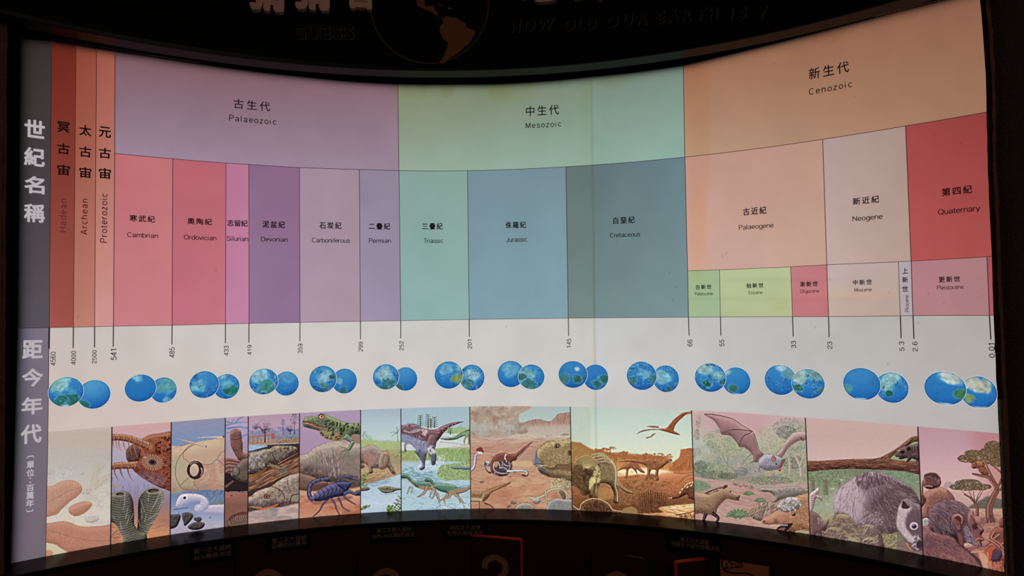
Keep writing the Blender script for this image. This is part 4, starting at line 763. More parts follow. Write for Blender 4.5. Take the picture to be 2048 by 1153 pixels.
    for p, w in (([(640, 955), (700, 965), (780, 940), (840, 890), (900, 870), (980, 880), (1060, 960)], 22), ([(800, 880), (815, 960), (825, 1030)], 13), ([(620, 940), (660, 950)], 10), ([(770, 1000), (830, 975), (870, 990)], 13), ([(930, 880), (980, 940), (1000, 970)], 15)): A.line(p, w + 7, (66, 52, 40), 1, w * .5 + 5); A.line(p, w, br, 1, w * .5)
    for b_, l in (([(668, 985), (700, 962), (740, 968), (755, 1000), (725, 1022), (690, 1010)], (206, 196, 180)), ([(490, 1090), (530, 1030), (590, 1010), (650, 1018), (690, 1060), (680, 1100), (480, 1100)], (186, 172, 156)), ([(820, 1060), (850, 1000), (920, 965), (1000, 975), (1060, 1000), (1085, 1060), (1085, 1110), (830, 1110)], (176, 172, 170)), ([(455, 1000), (485, 988), (515, 1005), (500, 1025), (460, 1022)], (150, 116, 110)), ([(1050, 900), (1090, 880), (1090, 1000), (1030, 960)], (170, 170, 180)), ([(145, 798), (180, 790), (192, 806), (160, 812)], (150, 110, 106)), ([(420, 1050), (450, 1030), (465, 1045), (430, 1062)], (130, 96, 80))):
        A.body(b_, l, tuple(int(c * .5) for c in l), 14, tex=.07, edge=(66, 50, 44)); A.hair(A.mask(b_), 40, -25, 30, 2.5, [tuple(int(c * .6) for c in l), (214, 208, 200)], .5, .3)
    A.body([(945, 900), (975, 880), (1010, 940), (1000, 975), (975, 960)], (150, 130, 96), (80, 64, 46), 8, tex=.1, edge=(60, 44, 34))
    # long-tailed runner lower left
    A.line([(160, 940), (250, 890), (350, 850), (430, 820), (465, 800)], 60, (96, 62, 44), 1, 4); l = A.line([(160, 936), (250, 886), (350, 847), (430, 818)], 50, (166, 118, 80), 1, 3)
    A.body([(50, 905), (150, 895), (230, 900), (250, 930), (200, 990), (130, 1000), (50, 985)], (180, 136, 94), (96, 62, 44), 18, tex=.1, edge=(70, 44, 34)); A.line([(190, 920), (160, 990), (150, 1080)], 46, (110, 74, 52), 1, 22); A.line([(192, 920), (162, 990), (155, 1080)], 34, (176, 130, 90), 1, 14); A.line([(190, 1010), (260, 1040), (300, 1085)], 16, (84, 58, 48), 1, 6)
    A.poly([(50, 965), (130, 960), (150, 990), (50, 990)], (206, 184, 150), .8, soft=4)
    return A.finish(.84)

def art_cretaceous():
    A = Art(1136, 808, 1398, 1052, 1135, 805, .2124, 10)
    A.vg([(40, (186, 202, 186)), (200, (194, 212, 194)), (400, (212, 220, 196)), (540, (222, 222, 186)), (700, (226, 196, 140))])
    A.vg([(40, (176, 190, 186)), (400, (180, 196, 184))], A.mask([(20, 20), (185, 20), (185, 480), (20, 480)], soft=6) * .5)
    A.cloud(A.band(60, 420, 20), (206, 214, 198), .5, 120, 2, .3, 3)
    o1, o2, o3 = (176, 112, 60), (196, 128, 74), (150, 84, 44)
    # misty woods
    A.poly([(30, 385), (100, 378), (150, 400), (200, 430), (260, 470), (260, 640), (30, 640)], (168, 118, 66), 1, soft=2)
    A.cloud(A.mask([(30, 385), (260, 440), (260, 560), (30, 560)], soft=5), (190, 140, 84), .5, 20, 3, .6, 5)
    A.poly([(250, 460), (300, 445), (420, 480), (560, 490), (640, 520), (760, 510), (900, 520), (990, 600), (990, 700), (250, 700)], (186, 112, 60), 1, soft=2)
    A.vg([(480, (180, 104, 54)), (620, (216, 150, 86)), (690, (240, 206, 140))], A.mask([(250, 480), (900, 520), (990, 600), (990, 700), (250, 700)], soft=5) * .8)
    gt = np.random.default_rng(4)
    for x, y, w in ((385, 432, 62), (300, 452, 40), (450, 500, 40), (530, 478, 46), (600, 522, 40), (655, 524, 40), (720, 497, 40), (780, 512, 40), (830, 498, 56), (880, 520, 34)):
        for dx in (-.2, .15, .35): A.line([(x + dx * w, y), (x + dx * w * .8, y + 70)], 6, (140, 80, 40), .9)
        for k in range(7): A.bush(x + (gt.random() - .5) * w * 1.7, y + gt.random() * 30 - 12, w * (.25 + .25 * gt.random()), 9, 50, 8, 4, [(170, 100, 50), (190, 116, 62), (152, 86, 42)], 1, 0, 1.5)
    for k in range(60): A.bush(40 + k * 3.6, 395 + max(0, k - 20) * 1.9 + gt.random() * 12, 14, 9, 26, 8, 4, [(176, 124, 70), (160, 110, 60)], .9, 0, 2)
    for k in range(110): A.bush(260 + k * 6.6, 500 + 26 * math.sin(k * .7) * .4 + gt.random() * 26, 16, 10, 26, 8, 4, [(184, 110, 58), (164, 94, 48)], .8, 0, 2)
    A.poly([(985, 590), (1050, 520), (1070, 460), (1130, 440), (1200, 470), (1200, 680), (985, 670)], (184, 104, 58), 1, soft=3); A.hair(A.mask([(1000, 560), (1200, 460), (1200, 670), (990, 665)]), 180, -88, 60, 4, [(150, 84, 46), (222, 140, 86), (130, 70, 40)], .7, .1)
    for k in range(26): A.bush(1000 + k * 7.5, 575 - k * 5.2 + 20 * (k % 3), 22, 13, 50, 9, 5, [(186, 108, 58), (160, 88, 46), (204, 128, 74)], 1, 0, 2)
    A.ell(1090, 455, 30, 14, (190, 112, 60), 1); A.ell(1150, 448, 36, 16, (176, 100, 52), 1)
    A.poly([(470, 650), (700, 620), (1000, 660), (860, 700), (600, 690)], (250, 226, 170), 1, soft=8)
    # ground
    g = A.mask([(30, 640), (260, 660), (480, 700), (700, 680), (900, 720), (1210, 660), (1210, 1130), (30, 1130)], soft=4); A.vg([(640, (206, 130, 76)), (740, (176, 108, 62)), (860, (150, 92, 54)), (980, (120, 68, 38)), (1120, (110, 60, 34))], g)
    A.vg([(680, (216, 130, 84)), (760, (196, 112, 66)), (860, (176, 100, 60))], A.mask([(860, 680), (1210, 660), (1210, 880), (900, 860)], soft=10) * .8)
    A.hair(g, 700, lambda x, y: 20 * np.sin(x * .01 + y * .02), 34, 4, [(206, 150, 96), (104, 58, 34), (150, 96, 56), (84, 46, 28)], .6, .3)
    A.hair(A.mask([(300, 830), (640, 820), (640, 960), (300, 950)], soft=6), 260, -60, 50, 3, [(206, 162, 100), (110, 70, 40), (176, 130, 76)], .7, .4)
    A.poly([(270, 850), (330, 800), (420, 820), (430, 900), (300, 920)], (196, 140, 76), .6, soft=6)
    A.hair(A.mask([(500, 740), (900, 740), (1000, 800), (640, 830)]), 200, 12, 26, 4, [(84, 50, 36), (190, 140, 96), (110, 66, 44)], .8, .7)
    A.hair(A.mask([(620, 960), (920, 940), (920, 1100), (640, 1080)], soft=5), 200, -88, 60, 4, [(66, 38, 24), (96, 56, 34)], .7, .08)
    w = A.mask([(880, 990), (1210, 960), (1210, 1130), (800, 1130), (650, 1060), (900, 1040)], soft=4); A.vg([(980, (240, 206, 140)), (1060, (226, 160, 92)), (1130, (206, 130, 70))], w); A.hair(w, 190, 4, 70, 5, [(252, 240, 196), (150, 90, 50), (214, 130, 70)], .8, .12)
    A.line([(1020, 1065), (1100, 1050), (1205, 1030)], 12, (70, 44, 30), .9, 5); A.hair(A.mask([(1060, 1060), (1205, 1040), (1205, 1090), (1080, 1090)]), 50, 70, 30, 5, [(84, 54, 36)], .8, .3)
    # cone-like horsetails
    for i in range(13):
        x = 690 + i * 19; y = 835 + abs(i - 5) * 8
        for yy in range(int(y), 960, 13): A.ell(x + (i - 6) * (960 - yy) * .02, yy, 5.5, 5, (64, 34, 26), .9)
    A.hair(A.mask([(620, 880), (940, 860), (940, 970), (600, 980)]), 160, lambda x, y: -90 + (x - 780) * .25, 70, 3, [(70, 40, 28), (140, 90, 56)], .8, .1)
    # two tyrant-like hunters
    dk = (84, 44, 28)
    def dino(parts, lit, dark):
        for p in parts: A.body(p, lit, dark, 12, tex=.08, cell=8, edge=dk, ew=1.6)
    dino(([(470, 650), (520, 600), (570, 560), (620, 530), (660, 570), (680, 610), (720, 650), (725, 668), (690, 660), (650, 632), (660, 684), (635, 650), (600, 620), (575, 640), (565, 700), (545, 712), (552, 640), (520, 630)],), (196, 124, 76), (120, 66, 40))
    A.line([(540, 715), (600, 712), (680, 690)], 5, (110, 60, 36), .8); A.line([(600, 650), (598, 668)], 5, dk, .9, 2); A.line([(614, 650), (610, 672)], 5, dk, .9, 2)
    dino(([(460, 563), (560, 545), (680, 548), (760, 535), (830, 540), (900, 560), (925, 535), (965, 530), (985, 545), (975, 565), (945, 572), (900, 610), (860, 640), (855, 690), (860, 735), (835, 735), (825, 680), (830, 640), (790, 640), (770, 690), (745, 730), (725, 730), (750, 670), (745, 610), (690, 580), (600, 562)],), (186, 116, 70), (104, 54, 34))
    A.hair(A.mask([(740, 560), (880, 570), (850, 640), (760, 630)]), 60, 70, 34, 3, [(226, 170, 110), (90, 46, 30)], .7, .2); A.line([(460, 561), (560, 543), (680, 545)], 3, (240, 190, 130), .7); A.line([(950, 560), (985, 558)], 3, (250, 220, 180), .9); A.line([(880, 615), (890, 640)], 6, dk, .9, 2); A.line([(895, 610), (905, 632)], 5, dk, .9, 2)
    A.ell(790, 700, 42, 26, (140, 84, 52), .9, 0, 5); A.hair(A.mask([(720, 680), (860, 690), (850, 740), (720, 740)]), 80, -80, 26, 3, [(84, 46, 32), (196, 140, 96)], .8, .4)
    # armoured one, right
    A.body([(950, 905), (990, 880), (1040, 870), (1075, 820), (1120, 780), (1160, 762), (1210, 750), (1210, 940), (1170, 950), (1150, 910), (1130, 870), (1080, 890), (1030, 910)], (150, 84, 54), (70, 38, 28), 16, tex=.1, cell=8, edge=(66, 34, 24))
    for x, y in ((1060, 850), (1080, 820), (1105, 795), (1125, 775), (1150, 762), (1180, 755), (1130, 800), (1165, 785), (1190, 790)): A.ell(x, y, 13, 5, (240, 214, 170), .95, -50)
    A.line([(950, 905), (985, 902)], 6, (240, 220, 190), .8); A.line([(1000, 668), (1100, 670), (1205, 660)], 5, (110, 60, 36), .9); A.line([(1060, 750), (1120, 700), (1180, 680)], 12, (150, 96, 60), .8, 8)
    # horned animal, left
    yl, br_ = (206, 186, 128), (78, 54, 36)
    bod = [(215, 510), (250, 480), (320, 475), (370, 500), (420, 545), (455, 590), (468, 650), (470, 740), (500, 790), (560, 830), (630, 855), (590, 862), (530, 838), (485, 800), (475, 900), (480, 950), (430, 945), (438, 870), (400, 790), (330, 770), (290, 800), (280, 910), (210, 905), (205, 830), (240, 770), (210, 620)]
    A.body(bod, (170, 140, 92), (74, 46, 30), 26, d=(.3, -.9), tex=.1, cell=9, edge=(56, 34, 22), ew=2)
    old = A.im.copy(); bm = A.mask(bod)
    for i in range(9): A.line([(310 + i * 16, 580 + i * 3), (326 + i * 14, 660), (318 + i * 11, 750)], 5, yl, .55, 2)
    for y0 in (482, 505, 530, 555):
        for i in range(14): x = 230 + i * 15 + (y0 - 480) * .6; A.ell(x, y0 + abs(i - 5) * 3, 5, 9, (226, 206, 150), .8, 20); A.ell(x + 6, y0 + 2 + abs(i - 5) * 3, 3, 8, (76, 50, 34), .8, 20)
    A.im = old * (1 - bm[..., None]) + A.im * bm[..., None]
    A.line([(405, 545), (448, 610), (455, 700), (450, 790), (470, 860), (470, 940)], 9, (226, 206, 160), .85, 5); A.line([(470, 720), (520, 800), (630, 855)], 5, (226, 200, 150), .8, 2)
    A.line([(300, 770), (360, 770), (410, 800)], 5, (226, 200, 150), .7)
    sk = [(45, 640), (60, 570), (110, 530), (170, 508), (230, 520), (280, 555), (300, 600), (310, 680), (305, 750), (260, 770), (230, 800), (205, 860), (150, 880), (80, 800), (45, 720)]
    A.body(sk, (140, 108, 66), (66, 42, 28), 26, tex=.12, cell=10, edge=(56, 34, 22), ew=2)
    fr = A.mask([(110, 540), (180, 508), (250, 530), (285, 570), (240, 620), (190, 640), (150, 625)]); A.mix(fr, (150, 122, 76), .9)
    for i in range(15): t = math.radians(205 + i * 9); A.line([(190, 625), (190 + 118 * math.cos(t), 625 + 110 * math.sin(t))], 4, (222, 200, 140), .6, 3)
    A.line([(60, 575), (110, 528), (175, 505), (235, 520), (285, 560)], 7, (196, 172, 116), .8)
    A.line([(150, 640), (135, 590), (118, 545)], 11, (60, 40, 28), 1, 3); A.line([(152, 640), (138, 592), (120, 548)], 5, (200, 180, 130), .9, 1); A.line([(230, 640), (270, 600), (312, 560)], 14, (60, 40, 28), 1, 4); A.line([(230, 638), (270, 598), (312, 559)], 6, (210, 190, 140), .9, 2)
    l = A.mask([(245, 660), (270, 600), (300, 610), (312, 680), (305, 750), (255, 765), (235, 720)]); A.mix(l, (214, 190, 126), .9); A.cloud(l, (120, 90, 56), .52, 12, 4, .8, 8)
    A.cloud(A.mask([(150, 640), (235, 640), (245, 760), (200, 800), (150, 760)], soft=5), (60, 38, 26), .3, 30, 5, .8, 3); A.poly([(205, 740), (235, 700), (262, 745), (230, 800), (206, 830)], (232, 214, 150), .85, soft=4)
    A.line([(50, 765), (120, 830), (190, 912)], 16, (120, 84, 50), 1, 4)
    A.line([(262, 770), (250, 840), (240, 910)], 20, (100, 72, 46), .9, 16); A.line([(275, 770), (268, 850)], 4, yl, .8)
    # rock-like animal in front
    fr_ = [(40, 970), (110, 1010), (130, 960), (180, 925), (250, 908), (330, 925), (390, 965), (430, 1015), (520, 1030), (530, 1070), (40, 1060)]
    A.body(fr_, (120, 80, 48), (60, 36, 24), 24, tex=.14, cell=12, edge=None); A.line(fr_[:9], 6, (226, 200, 146), .9); A.poly([(500, 1060), (520, 1010), (600, 985), (650, 1010), (655, 1080), (500, 1080)], (156, 120, 72), 1, soft=3)
    # flying reptiles
    A.body([(745, 227), (800, 224), (860, 228), (850, 240), (890, 250), (930, 245), (965, 205), (1000, 165), (1050, 125), (1110, 95), (1172, 80), (1130, 115), (1070, 160), (1020, 210), (1000, 265), (1030, 285), (1060, 310), (1000, 300), (950, 285), (900, 272), (860, 262), (790, 262), (700, 280), (650, 303), (700, 268), (780, 254), (850, 254), (880, 258), (845, 243), (790, 238)], (196, 104, 62), (120, 60, 36), 8, tex=.04, edge=(92, 44, 28), ew=1.4)
    A.line([(965, 240), (1000, 180), (1060, 128), (1172, 80)], 4, (96, 48, 32), .9); A.line([(1172, 82), (1090, 140), (1030, 200), (1002, 262)], 3.5, (230, 200, 170), .8)
    A.poly([(740, 336), (780, 322), (800, 302), (832, 292), (805, 318), (790, 330), (745, 344)], (150, 92, 62), .9); A.line([(735, 334), (770, 322), (790, 324)], 3, (130, 90, 66), .9)
    return A.finish(.86)

def art_palaeogene():
    A = Art(1378, 814, 1628, 1082, 1380, 815, .2298, 11)
    A.vg([(30, (206, 176, 166)), (60, (204, 164, 160)), (160, (200, 166, 164)), (300, (184, 176, 156)), (480, (158, 158, 140)), (620, (146, 138, 118)), (680, (190, 150, 140)), (900, (188, 138, 124)), (1130, (196, 146, 128))])
    A.poly([(120, 40), (650, 60), (680, 150), (560, 260), (250, 200)], (204, 152, 158), .7, soft=30)
    f1 = [(186, 178, 128), (150, 160, 116), (206, 192, 140), (122, 140, 112), (196, 176, 150), (106, 124, 104)]; f2 = [(112, 126, 120), (90, 104, 104), (150, 160, 140), (180, 176, 150)]
    A.bush(75, 130, 26, 60, 40, 50, 3, [(130, 136, 104), (160, 160, 128)], .8, 30, .6); A.bush(60, 240, 26, 50, 40, 50, 3, [(120, 130, 100), (150, 156, 124)], .8, 30, .6)
    A.cloud(A.mask([(30, 300), (160, 280), (160, 460), (30, 480)], soft=15), (176, 190, 180), .3, 40, 3, .7, 3)
    gb = np.random.default_rng(8)
    for k in range(70):
        x = 40 + 980 * gb.random(); y = 170 + 440 * gb.random()
        if y < 330 and 470 < x < 640 or y < 420 - x * .7 - 60: continue
        A.bush(x, y, 24 + 34 * gb.random(), 18 + 24 * gb.random(), 130, 11, 3.5, [f1, f2, [(196, 184, 140), (170, 160, 124)]][int(3 * gb.random())], .8, 0, 2)
    for x, y, rx, ry, n, c in ((240, 290, 130, 90, 900, f1), (330, 380, 110, 80, 700, f1), (480, 430, 110, 80, 600, f1), (700, 260, 130, 120, 1100, [(196, 184, 136), (206, 192, 150), (160, 158, 124), (130, 140, 126)]), (850, 180, 130, 90, 900, f2), (950, 250, 80, 150, 800, f2 + f1), (860, 330, 90, 60, 400, [(196, 180, 140), (166, 160, 130)]), (180, 560, 150, 80, 1200, [(110, 134, 104), (150, 164, 124), (84, 110, 92), (176, 182, 140)]), (300, 560, 120, 70, 600, f1), (900, 620, 150, 60, 900, [(176, 180, 130), (130, 144, 108), (206, 200, 150), (112, 130, 112)]), (620, 660, 130, 60, 600, [(150, 156, 116), (106, 122, 98), (186, 180, 140)])):
        A.bush(x, y, rx, ry, n, 16, 4, c, .7, 0, 2)
    for x, y, rx, ry in ((210, 590, 130, 40), (90, 520, 60, 60), (330, 600, 90, 30), (900, 480, 100, 60), (700, 640, 200, 40), (840, 220, 90, 60), (450, 560, 60, 40)): A.bush(x, y, rx, ry, 420, 10, 3, [(74, 92, 74), (96, 108, 84), (84, 84, 70)], .8, 0, 2)
    # blue-violet hollow with trunks
    A.cloud(A.mask([(330, 380), (560, 380), (640, 560), (400, 600)], soft=14), (142, 140, 156), .45, 50, 7, .5, 3); A.hair(A.mask([(400, 480), (620, 500), (620, 600), (420, 580)], soft=6), 120, 20, 60, 4, [(176, 150, 166), (204, 176, 176), (140, 130, 150)], .6, .3)
    for p, w in (([(545, 390), (450, 500)], 14), ([(330, 420), (325, 590)], 9), ([(735, 560), (735, 690)], 8), ([(280, 400), (310, 480), (400, 560)], 8)): A.line(p, w, (128, 118, 116), .6, w * .6)
    for p, w in (([(870, 570), (865, 460), (840, 400)], 26), ([(970, 600), (955, 500), (905, 410), (890, 380)], 28), ([(960, 500), (1000, 400), (1020, 300)], 16), ([(905, 380), (940, 470)], 12), ([(850, 420), (900, 370)], 8)): A.line(p, w, (170, 146, 132), .95, w * .5); A.line([(x - w * .2, y) for x, y in p], w * .3, (214, 196, 182), .8, 2)
    A.bush(880, 360, 110, 24, 300, 16, 4, f2, .7, 0, 2)
    g = A.mask([(35, 640), (250, 640), (420, 670), (620, 720), (1030, 700), (1040, 1130), (35, 1130)], soft=4); A.vg([(640, (192, 150, 142)), (800, (184, 134, 124)), (1000, (196, 148, 134)), (1100, (206, 150, 128))], g)
    A.hair(g, 700, 14, 70, 5, [(160, 108, 100), (216, 180, 168), (176, 122, 108), (206, 164, 150)], .6, .12)
    A.poly([(35, 640), (100, 640), (180, 690), (120, 730), (40, 720)], (120, 140, 110), .9, soft=6); A.bush(85, 690, 60, 34, 220, 16, 4, [(96, 122, 88), (140, 158, 112)], .9, 0, 2)
    A.hair(A.mask([(370, 660), (550, 690), (540, 720), (430, 700)]), 60, 20, 30, 5, [(150, 84, 76), (96, 66, 60), (204, 160, 140)], .9, .4)
    def fern(x, y, s_):
        for k in range(9):
            a = math.radians(-170 + k * 20); e = (x + 92 * s_ * math.cos(a), y + 62 * s_ * math.sin(a)); q = smooth_pts([(x, y), ((x + e[0]) / 2, (y + e[1]) / 2 - 9 * s_), e], False, 7); A.line(q, 4, (84, 104, 70), .9, 2)
            for i, (u, v) in enumerate(q[2:]): r = (16 - i * .7) * s_; A.ell(u + r * .4 * math.sin(a), v - r * .4, r, r * .3, [(116, 142, 96), (94, 122, 80), (142, 160, 116)][i % 3], .9, math.degrees(a) + 50); A.ell(u - r * .4 * math.sin(a), v + r * .4, r, r * .3, (90, 116, 78), .9, math.degrees(a) - 50)
    fern(420, 960, 1.15); fern(510, 765, .55); fern(610, 825, .6)
    # armadillo-like animal
    A.body([(590, 720), (640, 698), (690, 700), (740, 705), (820, 695), (900, 690), (970, 700), (1010, 730), (960, 770), (880, 790), (800, 800), (740, 830), (690, 830), (740, 790), (700, 745), (640, 738)], (176, 162, 150), (96, 84, 76), 20, tex=.06, edge=(74, 62, 58)); A.dots(A.mask([(720, 720), (900, 700), (1000, 730), (880, 780), (780, 780)]), 170, 4.5, (120, 104, 96), .7); A.line([(600, 724), (660, 715), (700, 725)], 4, (210, 196, 184), .7); A.ell(655, 708, 4, 4, (30, 26, 26), 1)
    A.line([(740, 800), (700, 830), (660, 820)], 22, (156, 138, 120), .9, 8)
    # root stump
    s_ = [(515, 900), (560, 850), (640, 825), (740, 830), (790, 860), (760, 930), (690, 980), (600, 990), (540, 960)]; A.body(s_, (190, 158, 136), (96, 70, 60), 20, tex=.1, edge=(80, 58, 50)); A.hair(A.mask(s_), 120, -55, 50, 5, [(214, 188, 164), (84, 56, 48), (150, 116, 98)], .8, .4)
    # little horse
    h = [(30, 735), (70, 740), (140, 755), (200, 720), (250, 695), (285, 690), (300, 680), (325, 682), (340, 705), (390, 745), (430, 772), (425, 788), (430, 795), (420, 815), (370, 808), (320, 800), (280, 830), (240, 880), (220, 930), (160, 935), (100, 925), (30, 925)]
    A.body(h, (196, 156, 120), (110, 76, 56), 30, tex=.06, cell=6, edge=(84, 56, 44), ew=1.8); hm = A.mask(h); A.hair(hm, 500, 70, 14, 2.5, [(214, 176, 140), (120, 84, 62), (176, 130, 98)], .5, .5); A.dots(A.mask([(40, 860), (200, 850), (220, 930), (40, 920)]), 80, 4, (90, 66, 52), .6)
    A.line([(130, 752), (200, 722), (290, 695)], 12, (60, 42, 40), .9, 6); A.hair(A.mask([(150, 740), (280, 690), (290, 710), (170, 765)]), 50, 60, 22, 4, [(50, 36, 36), (140, 104, 84)], .8, .2)
    A.poly([(284, 715), (300, 680), (328, 684), (318, 702)], (90, 60, 52), 1); A.ell(352, 735, 9, 6, (40, 28, 26), 1, 20); A.line([(432, 770), (428, 785), (405, 792), (425, 806)], 9, (44, 30, 32), .9)
    for p in ([(140, 925), (125, 965), (108, 1010)], [(190, 920), (245, 965), (225, 1010)]): A.line(p, 36, (52, 36, 36), 1, 18); A.line([(x - 4, y) for x, y in p], 8, (110, 84, 76), .7, 4)
    # snouted head with boulder, lower right
    hd = [(625, 985), (660, 960), (740, 910), (800, 880), (880, 820), (940, 770), (1000, 740), (1050, 735), (1050, 1070), (960, 1070), (900, 1090), (830, 1098), (800, 1090), (770, 1075), (830, 1020), (740, 1028), (650, 1018), (625, 1002)]
    A.body(hd, (206, 150, 108), (120, 70, 46), 34, tex=.07, edge=(92, 56, 42), ew=1.8); hm = A.mask(hd)
    A.cloud(A.mask([(625, 985), (740, 910), (900, 900), (880, 1000), (700, 1025)], soft=12), (206, 134, 116), .2, 50, 3, .6, 3); A.hair(A.mask([(900, 780), (1050, 740), (1050, 1060), (900, 1060), (860, 960)], soft=8), 500, 40, 26, 3, [(206, 146, 90), (140, 84, 48), (176, 112, 66), (224, 176, 124)], .75, .4)
    A.poly([(745, 1080), (790, 1030), (890, 1010), (870, 1050), (830, 1085), (790, 1095)], (44, 26, 28), 1, soft=1); A.poly([(745, 1080), (780, 1055), (830, 1050), (800, 1088)], (140, 84, 84), 1, soft=2); A.line([(650, 1010), (740, 1028), (880, 1012)], 5, (110, 60, 50), .8)
    for x in range(700, 850, 14): A.poly([(x, 1024), (x + 9, 1023), (x + 4, 1040)], (232, 220, 204), .95, False)
    for x in range(800, 850, 12): A.poly([(x, 1086), (x + 8, 1084), (x + 4, 1070)], (232, 220, 204), .9, False)
    A.ell(645, 994, 12, 9, (110, 50, 46), .9); A.ell(902, 936, 17, 13, (36, 26, 26), 1); A.ell(898, 931, 5, 4, (200, 190, 180), .9); A.line([(880, 922), (905, 915), (925, 925)], 5, (110, 66, 46), .8)
    bd = [(755, 870), (790, 815), (850, 785), (920, 785), (960, 820), (965, 870), (900, 905), (830, 915), (780, 900)]; A.body(bd, (196, 184, 178), (110, 92, 90), 22, tex=.12, cell=12, edge=(84, 66, 64)); A.dots(A.mask(bd), 40, 8, (214, 204, 198), .6); A.dots(A.mask(bd), 34, 6, (120, 100, 98), .6)
    A.bush(990, 1090, 60, 26, 120, 16, 4, [(170, 170, 128), (110, 120, 90)], .9, 0, 2)
    # the bat
    md, dk = (166, 118, 118), (76, 46, 50)
    wing = [(122, 62), (220, 64), (370, 100), (450, 155), (545, 212), (570, 260), (585, 320), (605, 380), (640, 410), (600, 450), (590, 480), (555, 470), (550, 430), (520, 385), (470, 350), (430, 345), (400, 300), (350, 250), (275, 235), (255, 180), (200, 110)]
    A.body(wing, (190, 140, 138), (126, 84, 86), 40, tex=.04, edge=dk, ew=1.8)
    for p in ([(548, 215), (470, 250), (440, 300), (428, 345)], [(545, 212), (430, 195), (340, 200), (275, 232)], [(122, 62), (220, 66), (370, 102), (450, 155), (548, 215)], [(548, 215), (580, 300), (605, 380), (640, 410)]): A.line(p, 8, dk, .9, 3)
    A.line([(548, 215), (575, 300), (600, 375)], 4, (216, 176, 170), .7); A.line([(530, 232), (552, 215)], 6, (220, 190, 180), .9); A.line([(525, 488), (560, 470), (595, 478)], 6, dk, .9, 3)
    w2 = [(745, 412), (780, 370), (820, 310), (870, 250), (930, 215), (1010, 215), (1015, 280), (960, 290), (900, 320), (850, 360), (815, 420), (780, 450)]
    A.body(w2, (204, 168, 160), (132, 96, 94), 22, tex=.04, edge=dk, ew=1.8)
    for p in ([(745, 412), (830, 330), (920, 280), (1010, 262)], [(780, 445), (850, 350), (960, 285)]): A.line(p, 4, (150, 110, 106), .8)
    A.line([(960, 262), (990, 300)], 7, dk, .9, 4)
    bt = [(600, 470), (640, 415), (700, 410), (760, 425), (800, 450), (810, 490), (790, 540), (740, 545), (680, 552), (620, 530), (598, 500)]
    A.body(bt, (184, 180, 190), (104, 92, 108), 24, tex=.07, cell=7, edge=dk, ew=1.8); A.hair(A.mask(bt), 240, 30, 16, 2.5, [(210, 206, 214), (110, 100, 120)], .5, .4); A.line([(605, 520), (600, 570)], 5, dk, .8, 2)
    A.poly([(706, 450), (725, 422), (748, 445), (740, 475), (715, 475)], (170, 104, 98), 1); A.line([(706, 450), (725, 422), (748, 445), (740, 475)], 4, dk, .8)
    A.poly([(785, 505), (800, 460), (832, 455), (822, 480)], (130, 80, 84), 1); A.ell(752, 494, 8, 6, (36, 24, 28), 1); A.poly([(765, 530), (800, 505), (805, 520), (785, 560), (765, 545)], (150, 60, 56), 1); A.line([(765, 535), (785, 540), (805, 520)], 4, (230, 214, 204), .8)
    return A.finish(.8)

